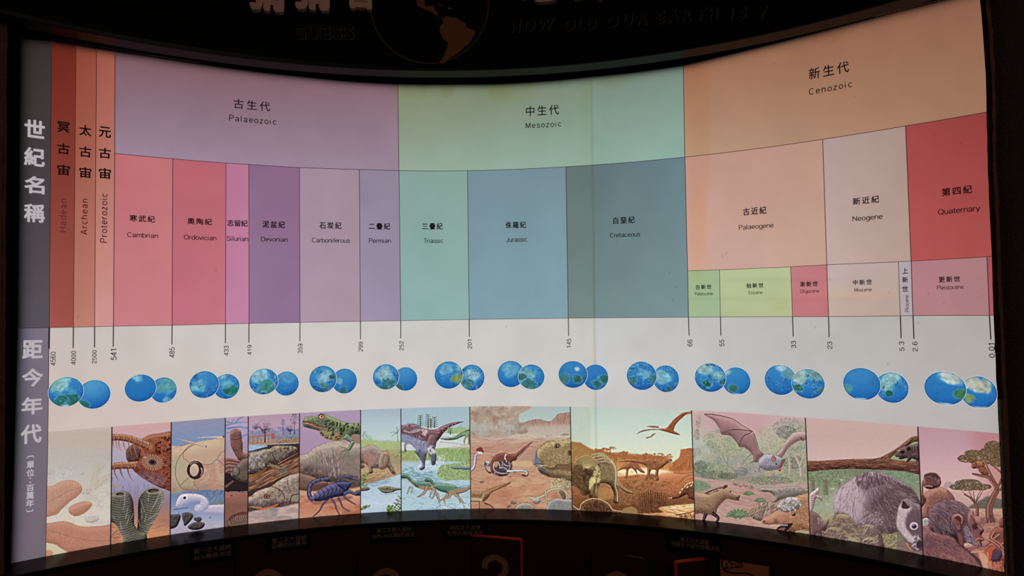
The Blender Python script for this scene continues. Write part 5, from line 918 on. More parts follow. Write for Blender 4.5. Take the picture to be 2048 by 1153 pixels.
def art_neogene():
    A = Art(1604, 828, 1856, 1122, 1605, 830, .2515, 12)
    A.vg([(20, (206, 164, 156)), (180, (200, 164, 156)), (360, (212, 172, 166)), (440, (120, 128, 96)), (700, (150, 158, 120)), (900, (120, 110, 90)), (1130, (130, 96, 92))])
    gr = [(150, 164, 116), (96, 112, 78), (176, 182, 136), (116, 136, 104), (84, 92, 66)]
    A.bush(200, 500, 220, 70, 1500, 16, 4, gr, .85, 0, 2); A.bush(760, 500, 200, 70, 1200, 18, 4, [(120, 150, 120), (90, 116, 92), (150, 172, 140)], .85, 0, 2)
    A.hair(A.mask([(50, 640), (260, 640), (260, 790), (60, 780)], soft=8), 400, 0, 16, 4, [(160, 176, 150), (110, 132, 110), (196, 204, 170)], .7, 2)
    for x, w in ((80, 30), (180, 40), (290, 26)): A.line([(x, 520), (x + 6, 640)], w, (112, 96, 80), .7); A.line([(x - w * .3, 530), (x - w * .2, 630)], 5, (160, 146, 120), .6)
    for x, y in ((240, 590), (205, 715), (310, 520)): 
        for k in range(12): a = k * .52; A.line([(x, y), (x + 36 * math.cos(a), y + 22 * math.sin(a))], 4, (170, 190, 156), .8, 1)
    A.vg([(700, (160, 172, 160)), (800, (170, 164, 130)), (860, (160, 140, 96))], A.mask([(60, 740), (260, 730), (260, 850), (60, 850)], soft=8) * .7)
    A.hair(A.mask([(60, 780), (280, 770), (280, 860), (60, 860)]), 200, -70, 24, 3, [(196, 184, 126), (120, 116, 80)], .7, .4)
    A.hair(A.mask([(620, 930), (740, 930), (740, 1070), (640, 1070)]), 300, -60, 20, 5, [(204, 180, 100), (110, 104, 66), (160, 146, 84)], .9, 1)
    A.line([(800, 470), (860, 540), (930, 590)], 5, (140, 156, 130), .7)
    # branch
    br = [(30, 375), (150, 368), (300, 358), (420, 352), (540, 350), (600, 345), (660, 320), (740, 275), (800, 230), (850, 190), (890, 172), (935, 178), (935, 212), (880, 220), (820, 262), (760, 300), (700, 350), (800, 368), (940, 380), (940, 470), (800, 450), (650, 440), (500, 435), (350, 432), (180, 440), (30, 448)]
    A.poly([(700, 350), (760, 290), (900, 205), (940, 200), (940, 390), (800, 372)], (150, 160, 108), 1)
    m = A.body(br, (150, 88, 66), (70, 34, 28), 16, tex=.08, cell=8, edge=(54, 26, 24), ew=2); A.hair(m * A.band(340, 470), 320, 2, 60, 3, [(180, 116, 88), (56, 26, 22), (110, 60, 48)], .7, .1)
    A.hair(m * A.mask([(560, 350), (900, 170), (940, 215), (700, 350)]), 120, -34, 50, 3, [(180, 116, 88), (56, 26, 22)], .7, .1); A.line([(30, 374), (300, 357), (560, 349), (660, 318), (800, 228), (890, 172)], 3, (206, 150, 130), .6)
    A.body([(735, 325), (745, 300), (780, 262), (830, 250), (880, 240), (940, 235), (940, 370), (900, 360), (870, 350), (850, 370), (825, 378), (835, 345), (790, 355), (760, 350)], (126, 96, 92), (50, 32, 36), 16, tex=.1, cell=8, edge=(36, 24, 28)); A.ell(795, 298, 18, 12, (34, 24, 28), 1); A.ell(845, 272, 17, 17, (40, 28, 32), 1); A.line([(745, 340), (770, 345)], 6, (220, 204, 190), .8); A.ell(765, 285, 9, 6, (190, 150, 140), .7)
    for x in (870, 890, 912): A.line([(x, 245), (x + 4, 300)], 5, (44, 28, 34), .7)
    for x in (885, 905, 925): A.line([(910, 365), (x, 400)], 8, (90, 70, 76), .9, 4)
    # large boar-like animal
    b = [(255, 790), (250, 700), (262, 640), (300, 580), (370, 530), (420, 490), (490, 460), (570, 455), (660, 475), (740, 510), (820, 550), (880, 600), (925, 670), (945, 740), (960, 860), (965, 1000), (960, 1060), (910, 1080), (860, 1050), (820, 980), (760, 930), (700, 950), (620, 940), (560, 920), (480, 900), (430, 905), (360, 850), (300, 800)]
    A.body(b, (184, 154, 164), (86, 62, 70), 54, d=(-.7, -.7), tex=.05, cell=10, edge=(66, 46, 54), ew=2, gain=.8); bm = A.mask(b)
    A.cloud(A.mask([(250, 640), (420, 540), (500, 640), (430, 880), (300, 800)], soft=26), (206, 178, 186), .1, 80, 3, .7, 3)
    A.cloud(A.mask([(600, 600), (760, 560), (900, 640), (800, 700), (760, 900), (560, 900), (520, 760)], soft=30), (80, 54, 60), .1, 80, 4, .75, 3)
    A.hair(bm, 1600, lambda x, y: 118 - (x - 260) * .16, 40, 3, [(200, 174, 184), (110, 84, 92), (150, 122, 132), (72, 48, 56)], .5, .2)
    A.hair(bm * A.mask([(420, 490), (600, 460), (880, 600), (930, 700), (700, 560), (480, 600)], soft=6), 340, lambda x, y: 120 - (x - 420) * .22, 46, 5, [(70, 46, 52), (100, 72, 80)], .8, .15)
    for p in ([(330, 570), (300, 640), (310, 760)], [(370, 600), (350, 700), (360, 800)], [(420, 650), (400, 760), (420, 850)], [(480, 700), (520, 760), (540, 860)]): A.line(p, 5, (112, 80, 90), .5, 2)
    A.hair(A.mask([(440, 800), (560, 760), (640, 800), (620, 900), (480, 890)], soft=12), 240, -50, 26, 3, [(214, 190, 196), (130, 104, 112)], .6, .4)
    A.body([(440, 880), (560, 900), (620, 930), (640, 1000), (645, 1060), (560, 1060), (470, 980)], (130, 96, 98), (80, 54, 56), 20, tex=.06)
    # head: pale band, ear, eye, snout
    hd = [(765, 740), (790, 690), (830, 670), (880, 700), (930, 720), (955, 800), (965, 1000), (955, 1075), (900, 1085), (850, 1050), (810, 990), (760, 920), (750, 850)]
    A.body(hd, (150, 122, 130), (82, 58, 66), 30, tex=.06, cell=8, k=6); A.hair(A.mask(hd), 300, 70, 30, 3, [(112, 86, 94), (176, 150, 156), (70, 48, 56)], .6, .3)
    A.poly([(775, 720), (830, 740), (870, 740), (830, 790), (820, 880), (860, 950), (890, 1000), (850, 1010), (790, 950), (750, 880), (755, 800)], (206, 176, 180), .85, soft=6); A.hair(A.mask([(775, 720), (870, 740), (825, 880), (870, 980), (790, 950), (752, 860)]), 200, 80, 30, 3, [(224, 200, 202), (160, 130, 138)], .6, .3)
    A.poly([(820, 860), (850, 780), (930, 770), (960, 850), (955, 960), (900, 960), (840, 920)], (96, 70, 78), .7, soft=10)
    A.poly([(785, 735), (800, 680), (835, 705), (852, 738), (820, 750)], (64, 40, 46), 1, soft=1); A.line([(785, 732), (800, 680), (845, 725)], 6, (190, 160, 166), .7)
    A.ell(886, 886, 34, 31, (206, 184, 188), .95, 0, 2); A.ell(888, 890, 21, 19, (90, 66, 76), 1); A.ell(890, 892, 11, 11, (34, 22, 30), 1); A.ell(883, 882, 4, 4, (220, 210, 214), .9)
    A.cloud(A.mask([(840, 980), (920, 960), (940, 1060), (880, 1070)], soft=6), (204, 180, 188), .45, 14, 8, .8, 8); A.ell(930, 1030, 26, 34, (60, 40, 46), .95, 0, 4); A.line([(905, 1020), (930, 990), (955, 1010)], 6, (150, 120, 126), .8)
    A.line([(825, 1020), (850, 1060), (865, 1080)], 16, (196, 124, 72), .95, 8)
    # undergrowth roots
    r = A.mask([(150, 900), (220, 860), (260, 790), (330, 780), (400, 830), (420, 900), (520, 890), (600, 960), (640, 1070), (900, 1100), (960, 1110), (960, 1150), (140, 1150)], soft=3); A.mix(r, (122, 92, 84), .92)
    A.hair(r, 520, lambda x, y: -10 + 30 * np.sin(x * .02), 60, 5, [(176, 160, 116), (80, 54, 52), (150, 130, 100), (196, 180, 140)], .7, .5)
    for cx, cy, rx in ((400, 1020, 70), (540, 1010, 60), (320, 820, 50), (520, 900, 46), (250, 930, 60)):
        for k in range(3): t0 = k * .5; A.line([(cx + rx * (1 - k * .25) * math.cos(t), cy + rx * .55 * (1 - k * .25) * math.sin(t)) for t in np.linspace(3.3 + t0, 6.2 + t0, 8)], 7, (186, 170, 124), .8, 3)
    for p in ([(660, 1060), (740, 1010), (800, 990)], [(680, 1085), (760, 1060), (830, 1075)], [(700, 1040), (780, 960)]): A.line(p, 6, (176, 150, 130), .7, 2)
    # small animals, left
    k_ = [(60, 780), (95, 775), (130, 800), (150, 840), (175, 860), (205, 835), (210, 850), (198, 880), (180, 925), (150, 925), (155, 975), (130, 980), (118, 935), (95, 975), (70, 968), (58, 940)]
    A.body(k_, (150, 108, 102), (84, 54, 54), 16, tex=.06, edge=(64, 40, 42)); A.line([(130, 870), (124, 822), (150, 850)], 9, (170, 130, 124), .8); A.ell(172, 890, 4, 4, (30, 20, 22), 1)
    A.body([(58, 640), (100, 600), (120, 580), (135, 600), (128, 625), (108, 640), (150, 650), (155, 690), (130, 670), (110, 660), (95, 700), (80, 760), (58, 770)], (226, 206, 204), (140, 100, 104), 10, tex=.08, edge=(110, 70, 76)); 
    for i in range(5): A.line([(60, 652 + i * 18), (80, 645 + i * 18), (104, 660 + i * 14)], 4, (120, 76, 84), .8)
    A.line([(130, 640), (150, 690)], 8, (150, 84, 76), .9, 3)
    return A.finish(.78)

def art_quaternary():
    A = Art(1828, 844, 2020, 1156, 1830, 845, .2646, 13)
    A.vg([(30, (190, 140, 150)), (150, (192, 146, 158)), (330, (206, 160, 164)), (470, (212, 168, 160)), (620, (196, 150, 140)), (700, (190, 128, 112)), (900, (176, 112, 98)), (1150, (160, 90, 78))])
    A.vg([(60, (184, 108, 112)), (300, (190, 112, 108)), (600, (184, 104, 100))], A.mask([(430, 30), (720, 30), (720, 640), (620, 640)], soft=60) * .6)
    A.hair(A.band(450, 660, 10), 60, -20, 70, 5, [(176, 150, 160), (220, 180, 170)], .5, .2)
    A.poly([(220, 470), (260, 450), (300, 480), (230, 500)], (150, 130, 150), .6, soft=4)
    A.poly([(410, 640), (500, 590), (560, 560), (690, 600), (700, 650), (430, 664)], (96, 90, 76), .9, soft=6); A.bush(560, 620, 120, 36, 260, 12, 4, [(84, 80, 66), (116, 106, 84)], .8, 0, 2)
    g = A.band(655, 1150, 5); A.vg([(655, (206, 156, 130)), (760, (170, 112, 98)), (850, (184, 124, 104)), (1000, (160, 92, 80)), (1150, (190, 130, 104))], g); A.hair(g, 320, 4, 60, 5, [(214, 166, 140), (130, 76, 70), (170, 106, 90)], .6, .15)
    A.cloud(A.mask([(480, 730), (600, 720), (640, 800), (520, 830)], soft=8), (120, 76, 76), .4, 30, 6, .7, 4)
    dk = (74, 40, 40)
    # acacias
    def trunk(p, w, w2): A.line(p, w + 5, (62, 32, 34), 1, w2 + 3); A.line(p, w, (124, 72, 62), 1, w2); A.line([(x - w * .22, y) for x, y in p], w * .22, (184, 124, 104), .6, 1)
    trunk([(575, 760), (560, 660), (590, 570), (618, 500), (560, 420), (500, 405), (430, 390)], 58, 10); trunk([(610, 520), (650, 440), (655, 390), (580, 320)], 16, 6); trunk([(600, 450), (560, 370), (540, 320)], 14, 5); trunk([(640, 520), (690, 440)], 10, 4)
    for x in (545, 575, 605): A.line([(570, 700), (x, 765)], 14, (96, 54, 50), .9, 6)
    trunk([(470, 710), (468, 640), (430, 580), (370, 545)], 22, 6)
    for e in ((350, 520), (400, 500), (440, 510), (500, 510), (530, 490)): A.line([(455, 615), ((450 + e[0]) / 2, 560), e], 9, (110, 62, 56), .95, 3)
    ac = [(110, 92, 62), (84, 66, 48), (146, 118, 80), (66, 54, 42)]
    for cx, cy, rx, ry, n in ((320, 490, 60, 24, 260), (400, 460, 100, 30, 500), (490, 490, 90, 28, 400), (400, 500, 90, 20, 200)): A.bush(cx, cy, rx, ry, n, 13, 4, ac, 1, -20, .9)
    for cx, cy, rx, ry, n in ((400, 275, 80, 34, 420), (440, 235, 70, 26, 300), (560, 240, 90, 50, 600), (590, 190, 70, 50, 520), (650, 240, 60, 90, 600), (500, 300, 90, 24, 260), (620, 310, 60, 30, 260)): A.bush(cx, cy, rx, ry, n, 16, 5, ac + [(140, 84, 50)], 1, -30, .9)
    A.body([(425, 330), (445, 305), (480, 295), (515, 310), (540, 350), (555, 400), (500, 390), (475, 350), (440, 352)], (190, 112, 70), (104, 54, 40), 12, tex=.1, edge=(70, 36, 30)); A.dots(A.mask([(430, 310), (520, 310), (550, 395), (480, 370)]), 40, 4, (60, 30, 26), .8)
    # seated ape figure at the back
    A.body([(50, 470), (62, 440), (60, 560), (50, 560)], (150, 96, 88), (90, 52, 50), 8)
    A.body([(60, 560), (95, 520), (140, 505), (200, 490), (255, 520), (290, 560), (300, 600), (240, 640), (180, 720), (60, 730)], (186, 122, 104), (98, 54, 50), 30, tex=.07, cell=10, edge=(84, 44, 42), ew=2)
    A.cloud(A.mask([(90, 540), (240, 520), (250, 640), (100, 680)], soft=6), (130, 80, 72), .5, 26, 5, .6, 5); A.line([(110, 570), (160, 580), (210, 565)], 6, (110, 62, 58), .6); A.line([(100, 640), (90, 700)], 14, (104, 58, 54), .6)
    A.body([(62, 440), (75, 400), (120, 384), (165, 395), (195, 440), (190, 480), (150, 500), (110, 508), (75, 495), (60, 470)], (160, 104, 94), (64, 36, 38), 16, tex=.08, cell=8, edge=(48, 26, 28), ew=2)
    A.poly([(72, 398), (120, 383), (165, 392), (195, 430), (160, 420), (110, 408), (78, 420)], (76, 46, 48), .9, soft=3); A.line([(76, 430), (100, 424), (128, 434)], 7, (60, 34, 34), .9); A.ell(88, 440, 7, 4, (30, 16, 18), 1); A.ell(120, 444, 7, 4, (30, 16, 18), 1); A.line([(98, 440), (92, 465), (108, 468)], 5, (104, 60, 56), .9); A.line([(72, 488), (100, 482), (130, 490)], 9, (200, 150, 136), .8); A.line([(74, 490), (100, 488), (130, 492)], 3, (60, 30, 32), .9); A.ell(178, 450, 12, 19, (150, 92, 84), 1); A.hair(A.mask([(130, 400), (195, 430), (190, 490), (150, 470)]), 60, 70, 20, 3, [(60, 34, 36), (130, 84, 80)], .7)
    A.line([(240, 520), (280, 560), (295, 590)], 26, (120, 72, 66), .6, 20)
    A.body([(50, 640), (85, 590), (70, 560), (50, 540)], (120, 72, 68), (70, 40, 42), 10); A.body([(60, 735), (95, 725), (110, 760), (95, 795), (65, 795)], (206, 190, 196), (120, 92, 100), 8, tex=.1, edge=(70, 50, 56))
    # near ape: head in profile looking right, shoulder and arm
    sh = [(50, 820), (120, 800), (200, 810), (300, 850), (380, 930), (450, 1010), (500, 1060), (545, 1110), (560, 1160), (40, 1160)]
    A.body(sh, (160, 96, 92), (70, 38, 42), 44, tex=.06, cell=9, edge=(50, 26, 30), ew=2); A.hair(A.mask(sh), 900, lambda x, y: 25 + x * .05, 36, 3, [(196, 126, 116), (70, 40, 46), (130, 76, 76), (150, 112, 126)], .55, .25)
    A.cloud(A.mask([(60, 820), (320, 860), (280, 900), (70, 960)], soft=12), (92, 64, 82), .35, 50, 8, .7, 3); A.cloud(A.mask([(200, 980), (440, 1050), (500, 1120), (250, 1080)], soft=14), (206, 132, 120), .4, 50, 9, .6, 3)
    A.poly([(300, 870), (400, 960), (500, 1050), (560, 1120), (520, 1120), (420, 1000), (320, 920)], (50, 30, 34), .75, soft=6)
    hd = [(110, 800), (105, 700), (130, 640), (180, 600), (240, 582), (300, 590), (370, 620), (415, 665), (430, 680), (440, 670), (452, 720), (490, 770), (520, 820), (500, 850), (522, 890), (500, 905), (505, 935), (470, 940), (420, 930), (375, 910), (350, 935), (300, 880), (220, 850), (140, 830)]
    A.body(hd, (128, 92, 98), (50, 30, 34), 40, tex=.05, cell=9, edge=(38, 20, 24), ew=2); hm = A.mask(hd)
    A.hair(hm * A.mask([(100, 580), (420, 580), (430, 690), (380, 700), (290, 700), (290, 850), (100, 850)], soft=5), 900, lambda x, y: 28 + (x - 250) * .12 + (y > 720) * 40, 44, 3, [(140, 112, 126), (48, 28, 34), (92, 62, 70), (170, 132, 140)], .65, .15)
    face = A.mask([(410, 680), (440, 670), (452, 720), (490, 770), (520, 820), (500, 850), (522, 890), (500, 905), (505, 935), (470, 940), (450, 900), (430, 840), (400, 760), (400, 710)], soft=3); A.shade(face, (176, 112, 106), (76, 40, 44), 16); A.line([(425, 690), (450, 720), (470, 745)], 6, (200, 140, 130), .7); A.line([(440, 735), (465, 775)], 7, (44, 22, 26), .9, 3); A.ell(455, 790, 24, 26, (60, 30, 34), .8, 20, 5); A.line([(470, 780), (505, 815)], 6, (196, 130, 124), .7); A.ell(500, 842, 10, 7, (50, 22, 26), .9)
    A.line([(455, 895), (480, 880), (518, 888)], 14, (196, 96, 84), .9, 8); A.line([(455, 900), (490, 895), (515, 898)], 4, (60, 24, 26), .9); A.ell(478, 905, 16, 12, (140, 84, 40), .8, 0, 3)
    A.hair(A.mask([(370, 790), (410, 800), (450, 880), (500, 930), (440, 940), (380, 910)], soft=4), 320, 62, 26, 3, [(196, 170, 186), (120, 92, 108), (160, 130, 146), (84, 58, 68)], .8, .25)
    ear = [(278, 715), (295, 695), (330, 692), (360, 715), (372, 750), (355, 790), (352, 825), (325, 830), (305, 790), (282, 755)]; A.body(ear, (176, 108, 96), (84, 44, 44), 12, tex=.04, edge=(56, 28, 30), ew=2); A.poly([(300, 720), (330, 710), (350, 735), (345, 775), (325, 780), (318, 745)], (70, 36, 38), .85, soft=3); A.line([(300, 712), (330, 702), (356, 728), (352, 770)], 6, (210, 146, 130), .7); A.line([(320, 745), (335, 770), (330, 810)], 7, (150, 92, 84), .8)
    A.poly([(320, 840), (360, 860), (365, 920), (340, 930)], (140, 76, 70), .8, soft=5)
    # handling stones, crouching figures on the right, bright parrot-like patch
    A.body([(370, 930), (400, 915), (440, 935), (420, 955), (385, 955)], (214, 170, 150), (150, 96, 84), 8); A.line([(400, 965), (470, 950), (540, 940), (590, 935)], 16, (140, 84, 76), 1, 12); A.line([(420, 985), (520, 975)], 12, (196, 140, 124), .8)
    A.poly([(480, 985), (530, 1000), (580, 1080), (620, 1160), (540, 1160), (500, 1060)], (206, 146, 116), 1, soft=3)
    A.body([(560, 880), (580, 820), (630, 795), (700, 790), (700, 960), (640, 960), (620, 900)], (166, 92, 76), (92, 44, 40), 18, tex=.07, edge=(76, 36, 34), ew=2); A.body([(635, 770), (645, 735), (680, 722), (705, 740), (705, 800), (660, 800)], (150, 84, 72), (84, 42, 40), 12, tex=.06, edge=(70, 34, 34))
    for p in ([(640, 850), (590, 890), (540, 930)], [(560, 890), (620, 930), (680, 990)], [(700, 900), (650, 930), (630, 980)], [(600, 830), (580, 880), (640, 920), (700, 1000)]): A.line(p, 24, (84, 42, 40), 1, 14); A.line([(x - 2, y - 3) for x, y in p], 14, (184, 108, 90), 1, 8)
    A.body([(640, 1040), (660, 1010), (700, 1000), (710, 1130), (660, 1130)], (160, 80, 64), (90, 40, 36), 12)
    A.body([(535, 980), (555, 945), (600, 935), (640, 960), (660, 1000), (640, 1050), (600, 1060), (560, 1030)], (110, 76, 96), (60, 34, 50), 14, tex=.05, edge=(60, 26, 30)); A.poly([(535, 985), (555, 948), (600, 938), (612, 950), (585, 980), (575, 1030), (560, 1060), (548, 1020)], (196, 76, 50), 1, soft=2); A.line([(545, 985), (555, 1030)], 8, (216, 160, 150), .8, 3)
    A.hair(A.mask([(560, 1060), (700, 1060), (700, 1140), (600, 1140)]), 160, -75, 40, 5, [(190, 80, 52), (110, 44, 36), (206, 110, 70)], .8, .3)
    return A.finish(.82)
# ================================================================== the room (setting)
m_dark = material('black_painted_wall', (9, 6, 6), .75, noise=.3, nscale=20)
m_floor = material('dark_carpet', (14, 12, 12), .95, noise=.4, nscale=90)
m_fascia = material('black_laminate', (2, 1, 1), .6, spec=.06, noise=.2, nscale=8)
m_lower = material('maroon_laminate', (38, 12, 9), .6, spec=.2, noise=.12, nscale=6)
m_ledge = material('glossy_dark_wood', (20, 9, 7), .26, spec=.03, noise=.25, nscale=14)
m_lip = material('black_metal_lip', (10, 8, 8), .3, spec=.06, noise=.1)
m_gap = material('matt_black_recess', (5, 4, 4), .9, spec=.05)
m_carpet = material('charcoal_wall_carpet', (46, 30, 22), .95, noise=.5, nscale=160, bump=.6)
m_brown = material('brown_edge_cloth', (84, 52, 34), .9, noise=.5, nscale=60, bump=.5)
m_grey = material('greyed_edge_strip', (120, 106, 92), .85, noise=.4, nscale=50, bump=.4)
m_flute = material('brown_fluting', (84, 52, 38), .85, noise=.5, nscale=80, bump=.4)
m_steel = material('worn_steel_edge', (190, 170, 160), .3, metal=.9)

def structure(o):
    o['kind'] = 'structure'; return o

def box_verts(x0, x1, y0, y1, z0, z1):
    return [(x, y, z) for x in (x0, x1) for y in (y0, y1) for z in (z0, z1)]
BOXF = [(0, 1, 3, 2), (4, 6, 7, 5), (0, 4, 5, 1), (2, 3, 7, 6), (0, 2, 6, 4), (1, 5, 7, 3)]
def slab(name, x0, x1, y0, y1, z0, z1, mat):
    return structure(link(name, box_verts(x0, x1, y0, y1, z0, z1), BOXF, mat))
slab('floor', -3.2, 3.9, -4.6, 2.5, -.1, 0, m_floor)
slab('ceiling', -3.2, 3.9, -4.6, 2.5, 3.4, 3.5, m_dark)
slab('wall_back', -3.2, 3.9, -4.7, -4.6, 0, 3.4, m_dark)
slab('wall_left', -3.3, -3.2, -4.6, 2.5, 0, 3.4, m_dark)
slab('wall_right', 3.9, 4.0, -4.6, 2.5, 0, 3.4, m_dark)
slab('wall_front', -3.2, 3.9, 2.4, 2.5, 0, 3.4, m_dark)

def ring(th0, th1, n, prof, closed=True):
    """sweep a profile [(radius factor, z or callable)] along the arc"""
    th = np.linspace(th0, th1, n + 1); V = []
    for r, z in prof:
        zz = z(th) if callable(z) else np.full(n + 1, z); V.append(cyl(th, zz, r))
    k = len(prof); V = np.stack(V, 1).reshape(-1, 3); F = []
    for i in range(n):
        for j in range(k if closed else k - 1):
            a, b = i * k + j, i * k + (j + 1) % k; F.append((a, b, b + k, a + k))
    if closed: F += [tuple(range(k)), tuple(n * k + j for j in reversed(range(k)))]
    return V, F
D = math.radians
TH0, TH1 = D(-24), D(69.5)
ZS = EYE + .428 * RAD       # underside of the header board
ZL = EYE - .3555 * RAD      # top of the ledge
RS, RL = .925, .935
o = structure(link('wall_upper', *ring(D(-60), D(100), 120, [(RS, ZS + .012), (RS, 3.4), (RS + .03, 3.4), (RS + .03, ZS + .012)]), m_fascia, smooth=False))
o = structure(link('wall_lower', *ring(D(-60), D(100), 120, [(RL + .004, 0), (RL + .004, ZL - .012), (RL + .04, ZL - .012), (RL + .04, 0)]), m_lower))
o = structure(link('wall_curved', *ring(D(-60), D(100), 80, [(1.02, 0), (1.02, 3.4), (1.04, 3.4), (1.04, 0)]), m_dark))

# ================================================================== the light box
LB = empty('timeline_lightbox', (cyl(D(22), ZL, 1.0)).tolist()[0:3])
tag(LB, 'long curved backlit wall panel showing the geological timeline in coloured blocks', 'lightbox')
def lb(name, V, F, mat, colors=None, label=None, smooth=False):
    o = link(name, V, F, mat, None, colors, smooth, label); reparent(o, LB); return o
zl = lambda th: zc('bot', th) - .0015
# side frames, their inner edges follow the wavy cloth edge seen in the photograph
lb('bottom_ledge', *ring(TH0, TH1, 110, [(RL, ZL - .011), (RL, ZL - .003), (RL + .002, ZL), (1.004, ZL), (1.004, ZL - .011)]), m_ledge, label='glossy dark wooden ledge')
lb('top_lip', *ring(TH0, TH1, 110, [(RS - .0015, ZS + .014), (RS - .0015, ZS + .002), (RS + .001, ZS), (RS + .034, ZS), (RS + .036, ZS + .014)]), m_lip, label='dark lip over the print')
lb('top_recess', *ring(TH0, TH1, 110, [(RS + .034, ZS + .012), (RS + .034, ZS + .09), (1.008, ZS + .09), (1.008, ZS + .012), (1.0075, ZS + .012), (1.0075, ZS + .085), (RS + .036, ZS + .085), (RS + .036, ZS + .012)]), m_gap)
lb('top_rail', *ring(TH0, TH1, 150, [(.9965, lambda t: zc('top', t)), (.9965, lambda t: zc('top', t) + .12), (1.003, lambda t: zc('top', t) + .12), (1.003, lambda t: zc('top', t) + .004)]), m_gap, label='black rail holding the print')
lb('back_box', *ring(TH0, TH1, 60, [(1.006, ZL - .009), (1.006, ZS + .1), (1.012, ZS + .1), (1.012, ZL - .009)]), m_gap)

def edge_strip(name, pts, w0, w1, r0, r1, mat, side, label=None, seed=0):
    """upright trim whose edge runs through the given points of the picture"""
    p = np.array(pts, float); n = 60
    y = np.linspace(p[0, 1], p[-1, 1], n + 1); x = np.interp(y, p[:, 1], p[:, 0])
    th, z = at(x, y, r0); g = np.random.default_rng(seed)
    a = th + side * w0 / RAD + g.normal(0, .0004, n + 1); b = th + side * w1 / RAD + g.normal(0, .0004, n + 1)
    V = np.concatenate([cyl(a, z, r0), cyl(b, z, r0), cyl(b, z, r1), cyl(a, z, r1)]); m = n + 1; F = []
    for i in range(n):
        for j in range(4): F.append((j * m + i, (j + 1) % 4 * m + i, (j + 1) % 4 * m + i + 1, j * m + i + 1))
    F += [(0, m, 2 * m, 3 * m), (n, 3 * m + n, 2 * m + n, m + n)]
    return lb(name, V, F, mat, label=label)
LE = [(41, -60), (40, 78), (38, 400), (35, 657), (28, 900), (21, 1130), (19, 1200)]
RE = [(1957, -60), (1960, 0), (1967, 60), (1972, 150), (1973.5, 225), (1975, 330), (1980, 430), (1983.7, 514), (1986, 590), (1989, 660), (1995, 800), (1999, 880), (2003, 980), (2010, 1147), (2014, 1200)]
edge_strip('side_frame', LE, 0, .9, .985, 1.012, m_gap, -1, 'matt black left side frame')
edge_strip('side_frame', RE, .012, .9, .985, 1.012, m_carpet, 1, 'charcoal carpeted right side frame')
edge_strip('side_trim', RE, 0, .014, .988, 1.004, m_brown, 1, 'frayed brown trim down the right edge', 3)
edge_strip('side_trim', [(x + 11, y) for x, y in RE], .0, .006, .978, .99, m_brown, 1, 'second frayed brown trim outside it', 4)
edge_strip('edge_strip', [(x + 1, y) for x, y in RE if y > 790], .0, .017, .983, 1.0, m_grey, 1, 'greyed strip beside the lower right edge', 5)
for k, dx in enumerate((16, 9, 3)):
    edge_strip('fluted_trim', [(dx - 1, -60), (dx - 8, 1200)], 0, .008, .955, .975, m_flute, -1, None if k else 'thin brown fluting left of the black frame', 6 + k)
# bright worn line of the steel lip where the print is not covered
def edge_line(pts, w, r):
    p = np.array(pts, float); x = np.linspace(p[0, 0], p[-1, 0], 40); y = np.interp(x, p[:, 0], p[:, 1]); th, z = at(x, y, r)
    V = np.concatenate([cyl(th, z, r), cyl(th, z + w, r), cyl(th, z + w, r + .002), cyl(th, z, r + .002)]); F = []
    for i in range(39):
        for j in range(4): F.append((j * 40 + i, (j + 1) % 4 * 40 + i, (j + 1) % 4 * 40 + i + 1, j * 40 + i + 1))
    return V, F
lb('steel_edge', *edge_line([(64, 70), (103, 77), (152, 85.6), (193, 92.6), (230, 99), (300, 110), (350, 118), (400, 125.5)], .0022, .993), m_steel, label='thin bright steel edge at the top left')
lb('steel_edge', *edge_line([(1750, 33), (1800, 20), (1850, 7), (1880, 0), (1920, -11)], .0026, .993), m_steel, label='thin bright steel edge at the top right')

# ------------------------------------------------------------------ printed colour fields
m_film = film_material('backlit_print')
m_ink = film_material('black_ink', (16, 9, 10)); m_line = film_material('separator_ink', (66, 34, 40), .8)
m_tick = film_material('tick_ink', (40, 34, 34)); m_white = film_material('white_lettering', (184, 174, 180))
m_dim = film_material('brown_ink', (92, 40, 36)); m_rim = film_material('pale_blue_rim', (206, 222, 232))

STAINS = [  # x, y, rx, ry, (multiplier r, g, b): water marks and yellowed tape, they belong to the sheet
 (1185, 330, 28, 260, (.98, .985, .965)), (895, 172, 18, 22, (.93, .92, .74)), (845, 165, 10, 20, (.95, .95, .85)), (1000, 168, 26, 40, (.97, .95, .84)), (1060, 160, 10, 18, (.95, .95, .85)),
 (1170, 190, 12, 80, (.975, .98, .94)), (1020, 176, 60, 30, (1.0, .99, .88)), (1120, 150, 8, 18, (.9, .88, .76)), (830, 175, 50, 25, (.98, .97, .88)), (1230, 160, 40, 16, (.96, .95, .85)),
 (1395, 260, 26, 260, (.98, .94, .86)), (1395, 470, 22, 100, (1.02, .97, .90)), (1640, 60, 60, 26, (.95, .92, .88)), (1585, 55, 70, 8, (1.05, 1.05, 1.03)),
 (1500, 70, 90, 10, (.98, .97, .95)), (1700, 20, 80, 9, (.9, .84, .8)), (1540, 110, 60, 12, (1.03, 1.03, 1.0)), (1470, 520, 20, 30, (1.0, .99, 1.02)),
 (1560, 560, 150, 5, (.95, .96, .94)), (1460, 598, 90, 4, (.96, .96, .95)), (1640, 600, 100, 5, (.98, .95, .95)), (1720, 588, 90, 14, (1.03, 1.0, .95)), (1565, 612, 16, 12, (.97, .98, .94)),
 (1210, 400, 22, 240, (.97, .985, .98)), (460, 330, 120, 60, (1.01, 1.0, 1.02))]
g_st = np.random.default_rng(11)
